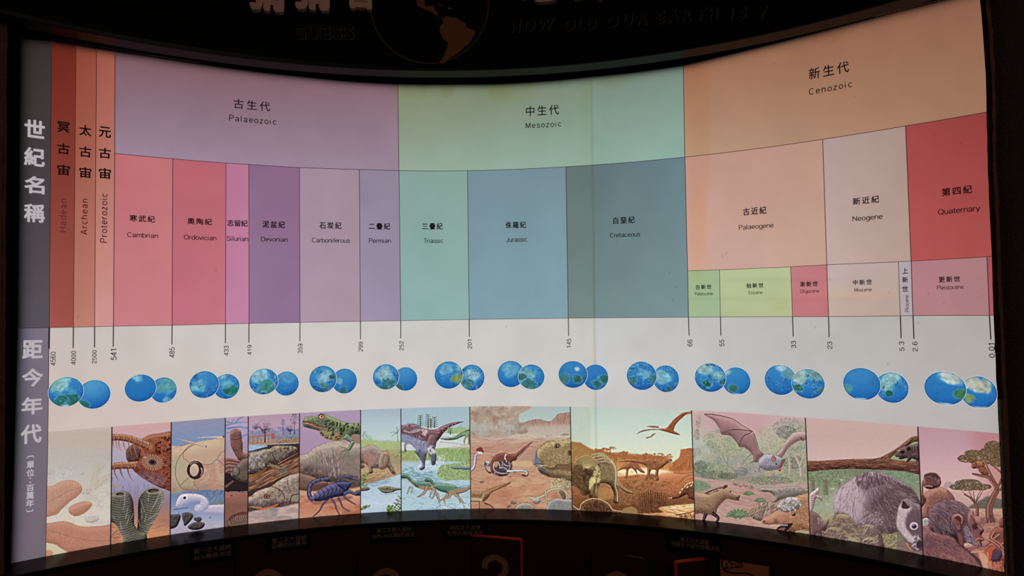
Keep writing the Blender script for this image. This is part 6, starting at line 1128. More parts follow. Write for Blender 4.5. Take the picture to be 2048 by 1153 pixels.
SPOTS = [(x, y, 1.0 + 1.0 * g_st.random(), .88) for x, y in ((1250, 497), (1232, 487), (1340, 545), (1225, 570), (1345, 600), (1012, 653), (1085, 650), (1800, 178), (1452, 508), (1445, 513), (1461, 648), (1490, 550), (1672, 495), (1710, 195), (1930, 246), (1922, 287), (1868, 272), (1857, 588), (1887, 607), (1778, 587), (1964, 592), (1710, 540), (108, 884), (1550, 128), (1888, 22), (1630, 655), (1836, 646), (1776, 728), (1720, 770), (1300, 510), (1352, 575), (1198, 625), (1660, 560), (432, 539), (448, 548), (156, 634), (1486, 728))]
def stain(px, py, c):
    for x, y, rx, ry, k in STAINS:
        w = np.clip(1.25 - ((px - x) / rx) ** 2 - ((py - y) / ry) ** 2, 0, 1)[..., None] ** .7; c = c * (1 + (np.array(k) - 1) * w * .62)
    for x, y, r, k in SPOTS:
        w = np.clip(1.5 - ((px - x) ** 2 + (py - y) ** 2) / r ** 2, 0, 1)[..., None]; c = c * (1 - (1 - k) * w)
    # the join of the two sheets: left sheet yellowed, right sheet cooler
    jx = 1183 + (py - 160) * .013
    t = (px - jx)[..., None]
    c = c * (1 - .13 * np.exp(-np.abs(t) / 1.4)) * np.where(t > 0, 1 + np.array([.0, .008, .026]) * np.exp(-np.abs(t) / 150), 1 - np.array([0, .0, .025]) * np.exp(-np.abs(t) / 80))
    return c
def mottle(px, py, seed, amp):
    x = px - px.min(); y = py - py.min(); N = vnoise(int(y.max() / 4) + 3, int(x.max() / 4) + 3, 14, seed, 3)
    return 1 + (N[(y / 4).astype(int), (x / 4).astype(int)] - .5)[..., None] * amp
ROOTED = []
def field(name, l, r, b, t, c00, c10, c01, c11, label=None, step=(2.5, 5), fade_top=0, fade_left=0, cm=None, rr=1.0):
    """colours: bottom-left, bottom-right, top-left, top-right, with the uneven backlight painted in"""
    th, z, u, v = patch(l, r, b, t, 2, 2); px, py = to_px(cyl(th, z)); nu = max(3, int((px.max() - px.min()) / step[0])); nv = max(4, int((py.max() - py.min()) / step[1]))
    th, z, u, v = patch(l, r, b, t, nu, nv); P = cyl(th, z, rr); px, py = to_px(P)
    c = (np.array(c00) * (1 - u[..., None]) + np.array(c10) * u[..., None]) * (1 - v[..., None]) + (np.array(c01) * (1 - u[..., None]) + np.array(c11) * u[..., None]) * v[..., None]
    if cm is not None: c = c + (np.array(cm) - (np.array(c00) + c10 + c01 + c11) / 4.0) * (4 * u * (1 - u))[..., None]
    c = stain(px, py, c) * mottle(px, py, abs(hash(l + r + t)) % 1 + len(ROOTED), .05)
    if fade_top:      # backlight falloff under the rail, painted into the sheet colour
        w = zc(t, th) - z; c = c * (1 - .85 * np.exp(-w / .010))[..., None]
    if fade_left:  # same painted light falloff along the left edge
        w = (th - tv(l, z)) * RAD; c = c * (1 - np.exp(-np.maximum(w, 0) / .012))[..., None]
    o = lb(name, P.reshape(-1, 3), grid_faces(nu, nv), m_film, np.clip(c, 0, 255).reshape(-1, 3), label, smooth=True)
    ROOTED.append(o); return o

def strip(name, pts_th, pts_z, w, mat, parent, rr=.9992, vertical=True):
    th = np.asarray(pts_th, float); z = np.asarray(pts_z, float)
    if vertical: a = cyl(th - w / 2 / RAD, z, rr); b = cyl(th + w / 2 / RAD, z, rr)
    else: a = cyl(th, z - w / 2, rr); b = cyl(th, z + w / 2, rr)
    n = len(th); V = np.concatenate([a, b]); F = [(i, i + 1, n + i + 1, n + i) for i in range(n - 1)]
    o = link(name, V, F, mat); reparent_to(o, parent); return o
def reparent_to(o, parent):
    o.parent = parent; o.matrix_parent_inverse = Matrix.Translation(LB.location).inverted() if parent is LB else Matrix.Identity(4)
def vline(n, top, bot, w=.0024, mat=None, parent=None, extra=None):
    z1 = zc(top, tv(n, 1.5)); z0 = zc(bot, tv(n, 1.5)) if extra is None else extra; z = np.linspace(z0, z1, 12)
    return strip('separator_line', tv(n, z), z, w * .78, mat or m_line, parent or LB)
def hline(c, l, r, w=.0022, mat=None, parent=None):
    z0 = CC[c][1].mean(); t0, t1 = tv(l, z0), tv(r, z0); th = np.linspace(t0, t1, max(3, int((t1 - t0) * 70))); return strip('separator_line', th, zc(c, th), w * .78, mat or m_line, parent or LB, vertical=False)
FD = {}
def F_(key, name, l, r, b, t, bl, br, tl, tr, lab, **k):
    FD[key] = field(name, l, r, b, t, bl, br, tl, tr, lab, **k)
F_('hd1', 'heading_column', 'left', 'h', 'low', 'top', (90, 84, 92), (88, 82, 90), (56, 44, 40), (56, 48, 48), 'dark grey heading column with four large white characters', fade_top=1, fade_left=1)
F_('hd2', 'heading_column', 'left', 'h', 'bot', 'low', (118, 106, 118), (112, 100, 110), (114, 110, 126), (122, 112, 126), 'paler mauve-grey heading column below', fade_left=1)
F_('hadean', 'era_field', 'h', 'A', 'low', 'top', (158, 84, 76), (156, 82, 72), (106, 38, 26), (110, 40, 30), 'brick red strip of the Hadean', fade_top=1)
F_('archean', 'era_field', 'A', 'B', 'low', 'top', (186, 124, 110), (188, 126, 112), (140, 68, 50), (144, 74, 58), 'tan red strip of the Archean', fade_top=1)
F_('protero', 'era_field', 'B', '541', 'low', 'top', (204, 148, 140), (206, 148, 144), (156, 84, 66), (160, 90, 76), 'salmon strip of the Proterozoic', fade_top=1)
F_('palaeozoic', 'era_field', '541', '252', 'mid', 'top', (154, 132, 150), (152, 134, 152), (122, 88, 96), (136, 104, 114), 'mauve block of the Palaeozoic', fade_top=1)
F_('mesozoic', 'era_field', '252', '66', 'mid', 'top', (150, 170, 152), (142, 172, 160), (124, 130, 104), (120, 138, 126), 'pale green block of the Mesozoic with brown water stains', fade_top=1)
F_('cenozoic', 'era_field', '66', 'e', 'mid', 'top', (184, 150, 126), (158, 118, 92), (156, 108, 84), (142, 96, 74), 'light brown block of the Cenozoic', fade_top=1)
F_('cambrian', 'period_field', '541', '485', 'low', 'mid', (198, 124, 132), (200, 128, 132), (188, 108, 112), (190, 114, 118), 'pink field of the Cambrian')
F_('ordovician', 'period_field', '485', '433', 'low', 'mid', (192, 110, 126), (194, 116, 128), (182, 98, 108), (182, 98, 110), 'deep pink field of the Ordovician')
F_('silurian', 'period_field', '433', '419', 'low', 'mid', (194, 130, 164), (194, 130, 164), (178, 114, 140), (182, 118, 146), 'pink-violet field of the Silurian')
F_('devonian', 'period_field', '419', '359', 'low', 'mid', (146, 116, 150), (144, 112, 148), (136, 104, 130), (138, 104, 134), 'purple field of the Devonian')
F_('carbon', 'period_field', '359', '299', 'low', 'mid', (172, 148, 166), (168, 144, 160), (160, 138, 156), (160, 138, 148), 'greyish pink field of the Carboniferous')
F_('permian', 'period_field', '299', '252', 'low', 'mid', (158, 148, 172), (152, 140, 164), (140, 130, 148), (142, 130, 148), 'grey-violet field of the Permian')
F_('triassic', 'period_field', '252', '201', 'low', 'mid', (142, 176, 174), (142, 176, 170), (132, 160, 152), (134, 162, 152), 'pale sea-green field of the Triassic')
F_('jurassic', 'period_field', '201', '145', 'low', 'mid', (128, 158, 172), (130, 162, 174), (116, 140, 150), (118, 142, 152), 'grey-blue field of the Jurassic')
F_('cretaceous', 'period_field', '145', '66', 'low', 'mid', (114, 134, 132), (122, 146, 148), (100, 114, 114), (102, 126, 134), 'slate field of the Cretaceous with a sheet join')
F_('palaeogene', 'period_field', '66', '23', 'epo', 'mid', (204, 166, 154), (198, 160, 144), (190, 148, 134), (184, 144, 128), 'peach field of the Palaeogene')
F_('neogene', 'period_field', '23', '2.6', 'epo', 'mid', (196, 170, 164), (180, 154, 142), (174, 150, 146), (168, 144, 134), 'pale greyish pink field of the Neogene')
F_('quaternary', 'period_field', '2.6', 'e', 'epo', 'mid', (180, 84, 84), (168, 80, 76), (156, 72, 70), (146, 62, 60), 'red field of the Quaternary')
F_('paleocene', 'epoch_field', '66', '55', 'low', 'epo', (162, 182, 142), (158, 182, 148), (160, 180, 138), (162, 182, 144), 'green field of the Paleocene')
F_('eocene', 'epoch_field', '55', '33', 'low', 'epo', (176, 186, 144), (180, 186, 140), (180, 190, 148), (182, 190, 148), 'yellow-green field of the Eocene')
F_('oligocene', 'epoch_field', '33', '23', 'low', 'epo', (192, 122, 124), (188, 114, 116), (192, 124, 130), (190, 120, 124), 'rose field of the Oligocene')
F_('miocene', 'epoch_field', '23', '5.3', 'low', 'epo', (194, 172, 156), (184, 160, 150), (190, 170, 168), (186, 166, 158), 'beige-pink field of the Miocene')
F_('pliocene', 'epoch_field', '5.3', '2.6', 'low', 'epo', (178, 166, 168), (176, 164, 168), (178, 166, 176), (176, 164, 170), 'grey-lilac strip of the Pliocene')
F_('pleistocene', 'epoch_field', '2.6', '.01', 'low', 'epo', (176, 126, 130), (170, 124, 126), (176, 124, 132), (172, 124, 126), 'dusky pink field of the Pleistocene')
F_('holocene', 'epoch_field', '.01', 'e', 'low', 'epo', (172, 92, 98), (168, 88, 92), (168, 84, 92), (164, 80, 86), 'narrow red strip at the right edge')
F_('band', 'date_band', 'h', 'e', 'ptop', 'low', (206, 188, 180), (180, 174, 172), (200, 188, 182), (174, 168, 164), 'white band with the dates and paired globes', cm=(203, 200, 196))
for k, t, b, w in (('h', 'top', 'bot', .002), ('A', 'top', 'low', .002), ('B', 'top', 'low', .0022), ('541', 'top', 'low', .0026), ('485', 'mid', 'low', .0026), ('433', 'mid', 'low', .0024), ('419', 'mid', 'low', .0024), ('359', 'mid', 'low', .0026), ('299', 'mid', 'low', .0026), ('252', 'top', 'low', .0026), ('201', 'mid', 'low', .0026), ('145', 'mid', 'low', .0028), ('66', 'top', 'low', .0028), ('23', 'mid', 'low', .0026), ('2.6', 'mid', 'low', .0026), ('55', 'epo', 'low', .0022), ('33', 'epo', 'low', .0022), ('5.3', 'epo', 'low', .002), ('.01', 'epo', 'low', .0026)):
    vline(k, t, b, w)
hline('mid', '541', 'e', .0024); hline('low', 'left', 'e', .0020); hline('epo', '66', 'e', .002)
m_sep = film_material('picture_gap_ink', (34, 26, 32))
for k in ('p1', '485', '433', '419', '359', '299', '252', '201', '145', '66', 'p2', 'p3'):
    z1 = zc('ptop', tv(k, EYE - .5)); z0 = zc('bot', tv(k, EYE - .7)); z = np.linspace(z0, z1, 14); strip('picture_divider', tv(k, z), z, .0032, m_sep, LB, .9984)

# ------------------------------------------------------------------ date ticks and numbers
TICK = {'h': 698, 'A': 697, 'B': 695.5, '541': 694, '485': 690, '433': 687, '419': 686, '359': 683, '299': 679.5, '252': 677.5, '201': 674.5, '145': 672.5, '66': 672, '55': 672, '33': 674, '23': 675, '5.3': 677, '2.6': 678, '.01': 680}
for k, y in TICK.items():
    th0 = tv(k, EYE - .04); x, _ = to_px(cyl(th0, EYE - .04)); _, z0 = at(x, y); z = np.linspace(z0, zc('low', th0), 6)
    o = strip('tick_mark', tv(k, z), z, .0029 if k != 'h' else .0044, m_tick, LB); o.parent = FD['band']; o.matrix_parent_inverse = Matrix.Identity(4)
# ------------------------------------------------------------------ lettering
_cache = {}
def glyphs(s, spacing=1.0, shear=0.0):
    key = (s, spacing, shear)
    if key in _cache: return _cache[key]
    c = bpy.data.curves.new('t', 'FONT'); c.body = s; c.resolution_u = 3; c.space_character = spacing; c.shear = shear
    o = bpy.data.objects.new('t', c); COL.objects.link(o); dg = bpy.context.evaluated_depsgraph_get()
    m = bpy.data.meshes.new_from_object(o.evaluated_get(dg))
    V = np.array([v.co[:2] for v in m.vertices]); F = [tuple(p.vertices) for p in m.polygons]
    bpy.data.objects.remove(o); bpy.data.curves.remove(c); bpy.data.meshes.remove(m)
    # weld
    r = np.round(V, 5); u, inv = np.unique(r, axis=0, return_inverse=True); inv = inv.ravel()
    F = [tuple(int(inv[i]) for i in f) for f in F]; F = [f for f in F if len(set(f)) == len(f)]
    _cache[key] = (u, F); return u, F
def outline_edges(F):
    cnt = {}
    for f in F:
        for a, b in zip(f, f[1:] + f[:1]): k = (min(a, b), max(a, b)); cnt[k] = cnt.get(k, 0) + 1
    return [k for k, n in cnt.items() if n == 1]
def embolden(V, F, r, only=False):
    """round off and thicken the strokes by r (units of the em)"""
    E = outline_edges(F); NV = [tuple(v) for v in V]; NF = [] if only else list(F)
    vs = sorted({i for e in E for i in e})
    for a, b in E:
        p, q = np.array(V[a]), np.array(V[b]); d = q - p; L = np.hypot(*d)
        if L < 1e-6: continue
        n = np.array([-d[1], d[0]]) / L * r; k = len(NV); NV += [tuple(p + n), tuple(q + n), tuple(q - n), tuple(p - n)]; NF.append((k + 3, k + 2, k + 1, k))
    for i in vs:
        k = len(NV); NV += [(V[i][0] + r * math.cos(t), V[i][1] + r * math.sin(t)) for t in np.linspace(0, 2 * math.pi, 6, endpoint=False)]; NF.append(tuple(range(k, k + 6)))
    return np.array(NV), NF
def _e(cx, cy, rx, ry, a0=0, a1=360):
    n = max(4, int(abs(a1 - a0) / 22)); return [(cx + rx * math.cos(math.radians(a)), cy + ry * math.sin(math.radians(a))) for a in np.linspace(a0, a1, n + 1)]
SANS = {  # plain grotesque letters drawn as one-weight strokes: (advance, [strokes]); c = curve through the points
 'a': (.56, [('c', [(.07, .52), (.14, .65), (.27, .69), (.42, .65), (.47, .52), (.47, .3)]), [(.47, .32), (.47, .12), (.53, .05)], ('c', [(.47, .41), (.3, .37), (.12, .32), (.05, .19), (.12, .07), (.25, .05), (.4, .1), (.47, .24)])]),
 'b': (.58, [[(.06, .03), (.06, 1)], _e(.3, .365, .24, .315)]), 'c': (.52, [_e(.29, .365, .24, .315, 42, 318)]), 'd': (.58, [[(.52, .03), (.52, 1)], _e(.28, .365, .24, .315)]),
 'e': (.56, [[(.05, .38), (.53, .38)], _e(.29, .365, .24, .315, 3, 320)]), 'f': (.28, [('c', [(.3, .97), (.2, .97), (.14, .88), (.14, .7)]), [(.14, .72), (.14, .03)], [(.02, .68), (.28, .68)]]),
 'g': (.58, [_e(.28, .365, .24, .315), [(.52, .69), (.52, .0)], ('c', [(.52, .02), (.48, -.16), (.28, -.22), (.1, -.17), (.06, -.08)])]), 'h': (.56, [[(.06, .03), (.06, 1)], ('c', [(.06, .42), (.12, .6), (.28, .69), (.44, .62), (.49, .45)]), [(.49, .46), (.49, .03)]]),
 'i': (.22, [[(.07, .03), (.07, .7)], [(.07, .9), (.07, 1.0)]]), 'l': (.22, [[(.07, .03), (.07, 1)]]), 'j': (.22, [[(.07, .7), (.07, -.2)]]),
 'm': (.84, [[(.06, .03), (.06, .7)], ('c', [(.06, .44), (.12, .62), (.25, .69), (.37, .62), (.41, .46)]), [(.41, .47), (.41, .03)], ('c', [(.41, .44), (.47, .62), (.6, .69), (.72, .62), (.76, .46)]), [(.76, .47), (.76, .03)]]),
 'n': (.56, [[(.06, .03), (.06, .7)], ('c', [(.06, .42), (.12, .6), (.28, .69), (.44, .62), (.49, .45)]), [(.49, .46), (.49, .03)]]), 'o': (.57, [_e(.29, .365, .245, .315)]),
 'p': (.58, [[(.06, .7), (.06, -.22)], _e(.3, .365, .24, .315)]), 'r': (.34, [[(.06, .03), (.06, .7)], ('c', [(.06, .42), (.1, .58), (.2, .68), (.32, .67)])]),
 's': (.5, [('c', [(.44, .53), (.38, .65), (.24, .69), (.1, .63), (.09, .5), (.2, .41), (.35, .35), (.45, .26), (.44, .12), (.32, .05), (.16, .05), (.07, .12), (.05, .21)])]),
 't': (.29, [('c', [(.12, .9), (.12, .5), (.12, .15), (.17, .06), (.27, .05)]), [(.0, .68), (.27, .68)]]), 'u': (.56, [('c', [(.06, .7), (.06, .25), (.12, .1), (.25, .04), (.4, .1), (.49, .27)]), [(.49, .7), (.49, .03)]]),
 'v': (.5, [[(.02, .7), (.25, .04), (.48, .7)]]), 'y': (.5, [[(.02, .7), (.25, .04)], [(.48, .7), (.25, .04), (.18, -.15), (.05, -.21)]]), 'z': (.5, [[(.04, .67), (.44, .67), (.03, .05), (.46, .05)]]),
 'A': (.68, [[(.02, .02), (.33, .98), (.64, .02)], [(.12, .33), (.54, .33)]]), 'C': (.74, [_e(.38, .5, .33, .46, 40, 320)]), 'D': (.74, [[(.08, .04), (.08, .96), (.35, .96)], [(.08, .04), (.35, .04)], ('c', [(.34, .96), (.52, .91), (.65, .75), (.67, .5), (.65, .25), (.52, .09), (.34, .04)])]),
 'E': (.64, [[(.58, .96), (.08, .96), (.08, .04), (.6, .04)], [(.08, .52), (.55, .52)]]), 'H': (.72, [[(.08, .02), (.08, .98)], [(.64, .02), (.64, .98)], [(.08, .52), (.64, .52)]]), 'J': (.52, [('c', [(.42, .98), (.42, .6), (.42, .25), (.38, .1), (.24, .04), (.1, .1), (.06, .28)])]),
 'M': (.84, [[(.08, .02), (.08, .96), (.41, .1), (.74, .96), (.74, .02)]]), 'N': (.73, [[(.08, .02), (.08, .96), (.64, .06), (.64, .98)]]), 'O': (.79, [_e(.39, .5, .34, .46)]),
 'P': (.67, [[(.08, .02), (.08, .95), (.38, .95)], ('c', [(.36, .95), (.54, .92), (.6, .82), (.6, .62), (.52, .52), (.36, .47)]), [(.38, .47), (.08, .47)]]), 'Q': (.79, [_e(.39, .5, .34, .46), [(.45, .24), (.72, -.02)]]),
 'S': (.67, [('c', [(.57, .72), (.52, .88), (.35, .96), (.16, .91), (.09, .75), (.15, .61), (.33, .53), (.51, .45), (.6, .3), (.55, .12), (.36, .04), (.16, .08), (.06, .26)])]), 'T': (.61, [[(.02, .95), (.6, .95)], [(.31, .95), (.31, .02)]]),
 '0': (.58, [_e(.28, .5, .22, .45)]), '1': (.58, [('c', [(.1, .74), (.22, .82), (.31, .97)]), [(.32, .98), (.32, .02)]]), '2': (.58, [('c', [(.06, .7), (.12, .9), (.28, .97), (.46, .89), (.49, .7), (.38, .5), (.18, .3), (.06, .07)]), [(.06, .06), (.5, .06)]]),
 '3': (.58, [('c', [(.07, .74), (.13, .91), (.27, .97), (.43, .9), (.46, .74), (.37, .58), (.24, .54)]), ('c', [(.24, .54), (.42, .48), (.5, .3), (.42, .1), (.26, .04), (.11, .1), (.05, .26)])]), '4': (.58, [[(.4, .02), (.4, .96), (.04, .28), (.53, .28)]]),
 '5': (.58, [[(.46, .94), (.15, .94), (.09, .5)], ('c', [(.09, .5), (.26, .6), (.44, .54), (.5, .34), (.43, .12), (.26, .04), (.11, .1), (.05, .24)])]), '6': (.58, [_e(.28, .32, .22, .28), ('c', [(.47, .76), (.4, .93), (.27, .97), (.12, .86), (.06, .6), (.06, .35)])]),
 '9': (.58, [_e(.28, .68, .22, .28), ('c', [(.08, .22), (.16, .07), (.28, .04), (.43, .13), (.5, .4), (.5, .65)])]), '8': (.58, [_e(.28, .74, .19, .22), _e(.28, .28, .22, .24)]), '.': (.27, [[(.1, .0), (.1, .12)]]), ' ': (.3, []),
}
def sans(s, spacing=1.0, w=.058):
    NV, NF = [], []; x0 = 0.0
    for ch in s:
        adv, st = SANS[ch]
        for k in st:
            p = smooth_pts(k[1], False, 3) if k[0] == 'c' else np.array(k, float)
            p = p + np.array([x0, 0])
            for a, b in zip(p[:-1], p[1:]):
                d = b - a; L = np.hypot(*d)
                if L < 1e-6: continue
                n = np.array([-d[1], d[0]]) / L * w; i = len(NV); NV += [tuple(a + n), tuple(b + n), tuple(b - n), tuple(a - n)]; NF.append((i + 3, i + 2, i + 1, i))
            for j, a in enumerate(p):
                if 0 < j < len(p) - 1: i = len(NV); NV += [(a[0] + w * math.cos(t), a[1] + w * math.sin(t)) for t in np.linspace(0, 2 * math.pi, 6, endpoint=False)]; NF.append(tuple(range(i, i + 6)))
        x0 += (adv + .05) * 1.0 + (spacing - 1) * .55
    return np.array(NV), NF
def place(V, cx, cy, w, h, rot=0, r=1.0):
    """fit a flat mesh into a box w x h px wide as the picture shows it, on the sheet itself"""
    V = V - (V.max(0) + V.min(0)) / 2; ext = V.max(0) - V.min(0)
    if rot: V = np.stack([-V[:, 1], V[:, 0]], 1); ext = ext[::-1]
    t0, z0 = at(cx, cy, r); ta, _ = at(cx - w / 2, cy, r); tb, _ = at(cx + w / 2, cy, r); _, za = at(cx, cy + h / 2, r); _, zb = at(cx, cy - h / 2, r)
    sx = abs(tb - ta) / max(ext[0], 1e-6); sz = abs(zb - za) / max(ext[1], 1e-6)
    return t0 + V[:, 0] * sx, z0 + V[:, 1] * sz
def text(s, cx, cy, w, h, parent, bold=0.0, mat=None, rot=0, spacing=1.0, name='lettering', rr=.9986):
    if s[0] in SANS: V, F = sans(s, spacing)
    else:
        V, F = glyphs(s, spacing)
        if bold: V, F = embolden(V, F, bold)
    th, z = place(V, cx, cy, w, h, rot, 1.0); o = link(name, cyl(th, z, rr), F, mat or m_ink); o.parent = parent; return o
def two(key, zh, zx, zy, zw, zhh, en, ex, ey, ew, eh, sp=1.0, b=.02, zsp=1.3, bl=0.004):
    text(zh, zx, zy, zw, zhh, FD[key], b, spacing=zsp); text(en, ex, ey, ew, eh, FD[key], bl, spacing=sp)
two('palaeozoic', '古生代', 504, 211, 73, 19, 'Palaeozoic', 506, 240.5, 94, 12.3, 1.3, b=.008, zsp=1.42)
two('mesozoic', '中生代', 1085, 221.5, 66, 20, 'Mesozoic', 1087, 250, 71, 11.5, 1.3, b=.008, zsp=1.3)
two('cenozoic', '新生代', 1657.5, 141.5, 81, 23, 'Cenozoic', 1660.5, 176.5, 87, 13, 1.3, b=.01, zsp=1.35)
two('cambrian', '寒武紀', 284.5, 438, 51, 13.5, 'Cambrian', 285.5, 471, 62, 10)
two('ordovician', '奧陶紀', 399.5, 443.5, 49, 13, 'Ordovician', 400.5, 475.7, 65, 10)
two('silurian', '志留紀', 475, 447, 41, 13, 'Silurian', 475, 478, 43, 10, zsp=1.02)
two('devonian', '泥盆紀', 547.5, 449.5, 45, 14, 'Devonian', 549, 479.2, 54, 9.6)
two('carbon', '石炭紀', 661, 451.5, 44, 14, 'Carboniferous', 662, 481.2, 76, 9.8)
two('permian', '二疊紀', 759, 453, 43, 13, 'Permian', 760, 482, 44, 9.3)
two('triassic', '三疊紀', 865, 453, 41, 13, 'Triassic', 867, 482, 39, 9.5)
two('jurassic', '侏羅紀', 1031.5, 450.5, 41, 13.5, 'Jurassic', 1033.5, 479.7, 42, 9.5)
two('cretaceous', '白堊紀', 1248, 441, 43, 13.5, 'Cretaceous', 1250, 470, 61, 9.3)
two('palaeogene', '古近紀', 1509.5, 422.5, 47, 15, 'Palaeogene', 1512.5, 454.5, 70, 12.5)
two('neogene', '新近紀', 1732, 401, 53, 14.5, 'Neogene', 1735.5, 437, 61, 13.5)
two('quaternary', '第四紀', 1914, 382, 61, 16.5, 'Quaternary', 1918, 422, 85, 14.5)
two('paleocene', '古新世', 1407, 574.5, 32, 9.5, 'Paleocene', 1408, 588, 36, 7, b=.022)
two('eocene', '始新世', 1510, 571.5, 34, 10, 'Eocene', 1511.5, 585.5, 28, 7, b=.022)
two('oligocene', '漸新世', 1618, 568.5, 36, 10.5, 'Oligocene', 1619.5, 583.5, 39, 9, b=.022)
two('miocene', '中新世', 1725, 565, 38, 10.5, 'Miocene', 1726.5, 580, 35, 7.5, b=.022)
two('pleistocene', '更新世', 1899, 559, 43, 12, 'Pleistocene', 1901, 575, 54, 8.5, b=.022)
for c, y in (('上', 542), ('新', 560), ('世', 578)): text(c, 1810.5, y, 11.5, 11.5, FD['pliocene'], .02)
text('Pliocene', 1814, 607.5, 8, 34, FD['pliocene'], .004, rot=1)
for key, cs, x, w in (('hadean', '冥古宙', 127, 25), ('archean', '太古宙', 170.7, 24.5), ('protero', '元古宙', 209.8, 24.5)):
    y0 = {'hadean': 255, 'archean': 261.5, 'protero': 265}[key]
    for i, c in enumerate(cs): text(c, x, y0 + (0, 43.3, 85.4)[i] * (1, .985, .965)[['hadean', 'archean', 'protero'].index(key)], w, 21.5, FD[key], .02)
text('Hadean', 126, 431.5, 14, 67, FD['hadean'], .004, m_dim, 1, 1.25); text('Archean', 168, 434, 14, 72, FD['archean'], .004, film_material('dark_brown_ink', (62, 26, 24)), 1, 1.25); text('Proterozoic', 207.5, 436.5, 14, 99, FD['protero'], .004, film_material('deep_brown_ink', (48, 20, 22)), 1, 1.25)
for c, x, y, w, h in (('世', 69.5, 258.5, 41, 36), ('紀', 69, 314.5, 42, 37), ('名', 69, 370.5, 41, 35), ('稱', 69, 427, 42, 37)): text(c, x, y, w, h, FD['hd1'], .03, m_white)
for c, x, y, w, h in (('距', 65, 699, 41, 37), ('今', 65, 755.5, 42, 36), ('年', 64, 812, 42, 35), ('代', 62.5, 868.5, 42, 38)): text(c, x, y, w, h, FD['hd2'], .03, m_white)
for c, y, w, h in (('︹', 914.5, 15, 5), ('單', 930, 15, 14), ('位', 946, 15, 14), ('：', 961, 3, 11), ('百', 976.5, 15, 13), ('萬', 991.5, 15, 15), ('年', 1007, 16, 14), ('︺', 1021.5, 15, 5)): text(c, 61 - (y - 914) * .012, y, w, h, FD['hd2'], .014, film_material('small_white_lettering', (196, 188, 196)) if y < 920 else bpy.data.materials['small_white_lettering'])
for s, x, y, l, w in (('4560', 106, 718, 28, 11), ('4000', 147, 716.3, 28, 10), ('2500', 188.5, 714.3, 27, 9.5), ('541', 227.3, 709.8, 22, 12), ('485', 344, 705.5, 21, 11), ('433', 452.5, 702, 20.5, 9.5), ('419', 499, 700.5, 20, 9), ('359', 600.5, 697.5, 19.5, 9.5), ('299', 721.5, 694, 19.5, 9), ('252', 803, 692, 19, 9), ('201', 939.5, 689, 18.5, 9), ('145', 1138, 687, 18.5, 9), ('66', 1380, 686.5, 14, 10), ('55', 1444, 686.5, 14, 10), ('33', 1587.5, 689.5, 15, 10), ('23', 1660, 691, 15, 10), ('5.3', 1803.8, 693, 19.5, 10.5), ('2.6', 1830.5, 693.5, 20, 10.5), ('0.01', 1984, 701.5, 29, 12)):
    text(s, x, y, w, l, FD['band'], .012, m_ink, 1, name='date_number')

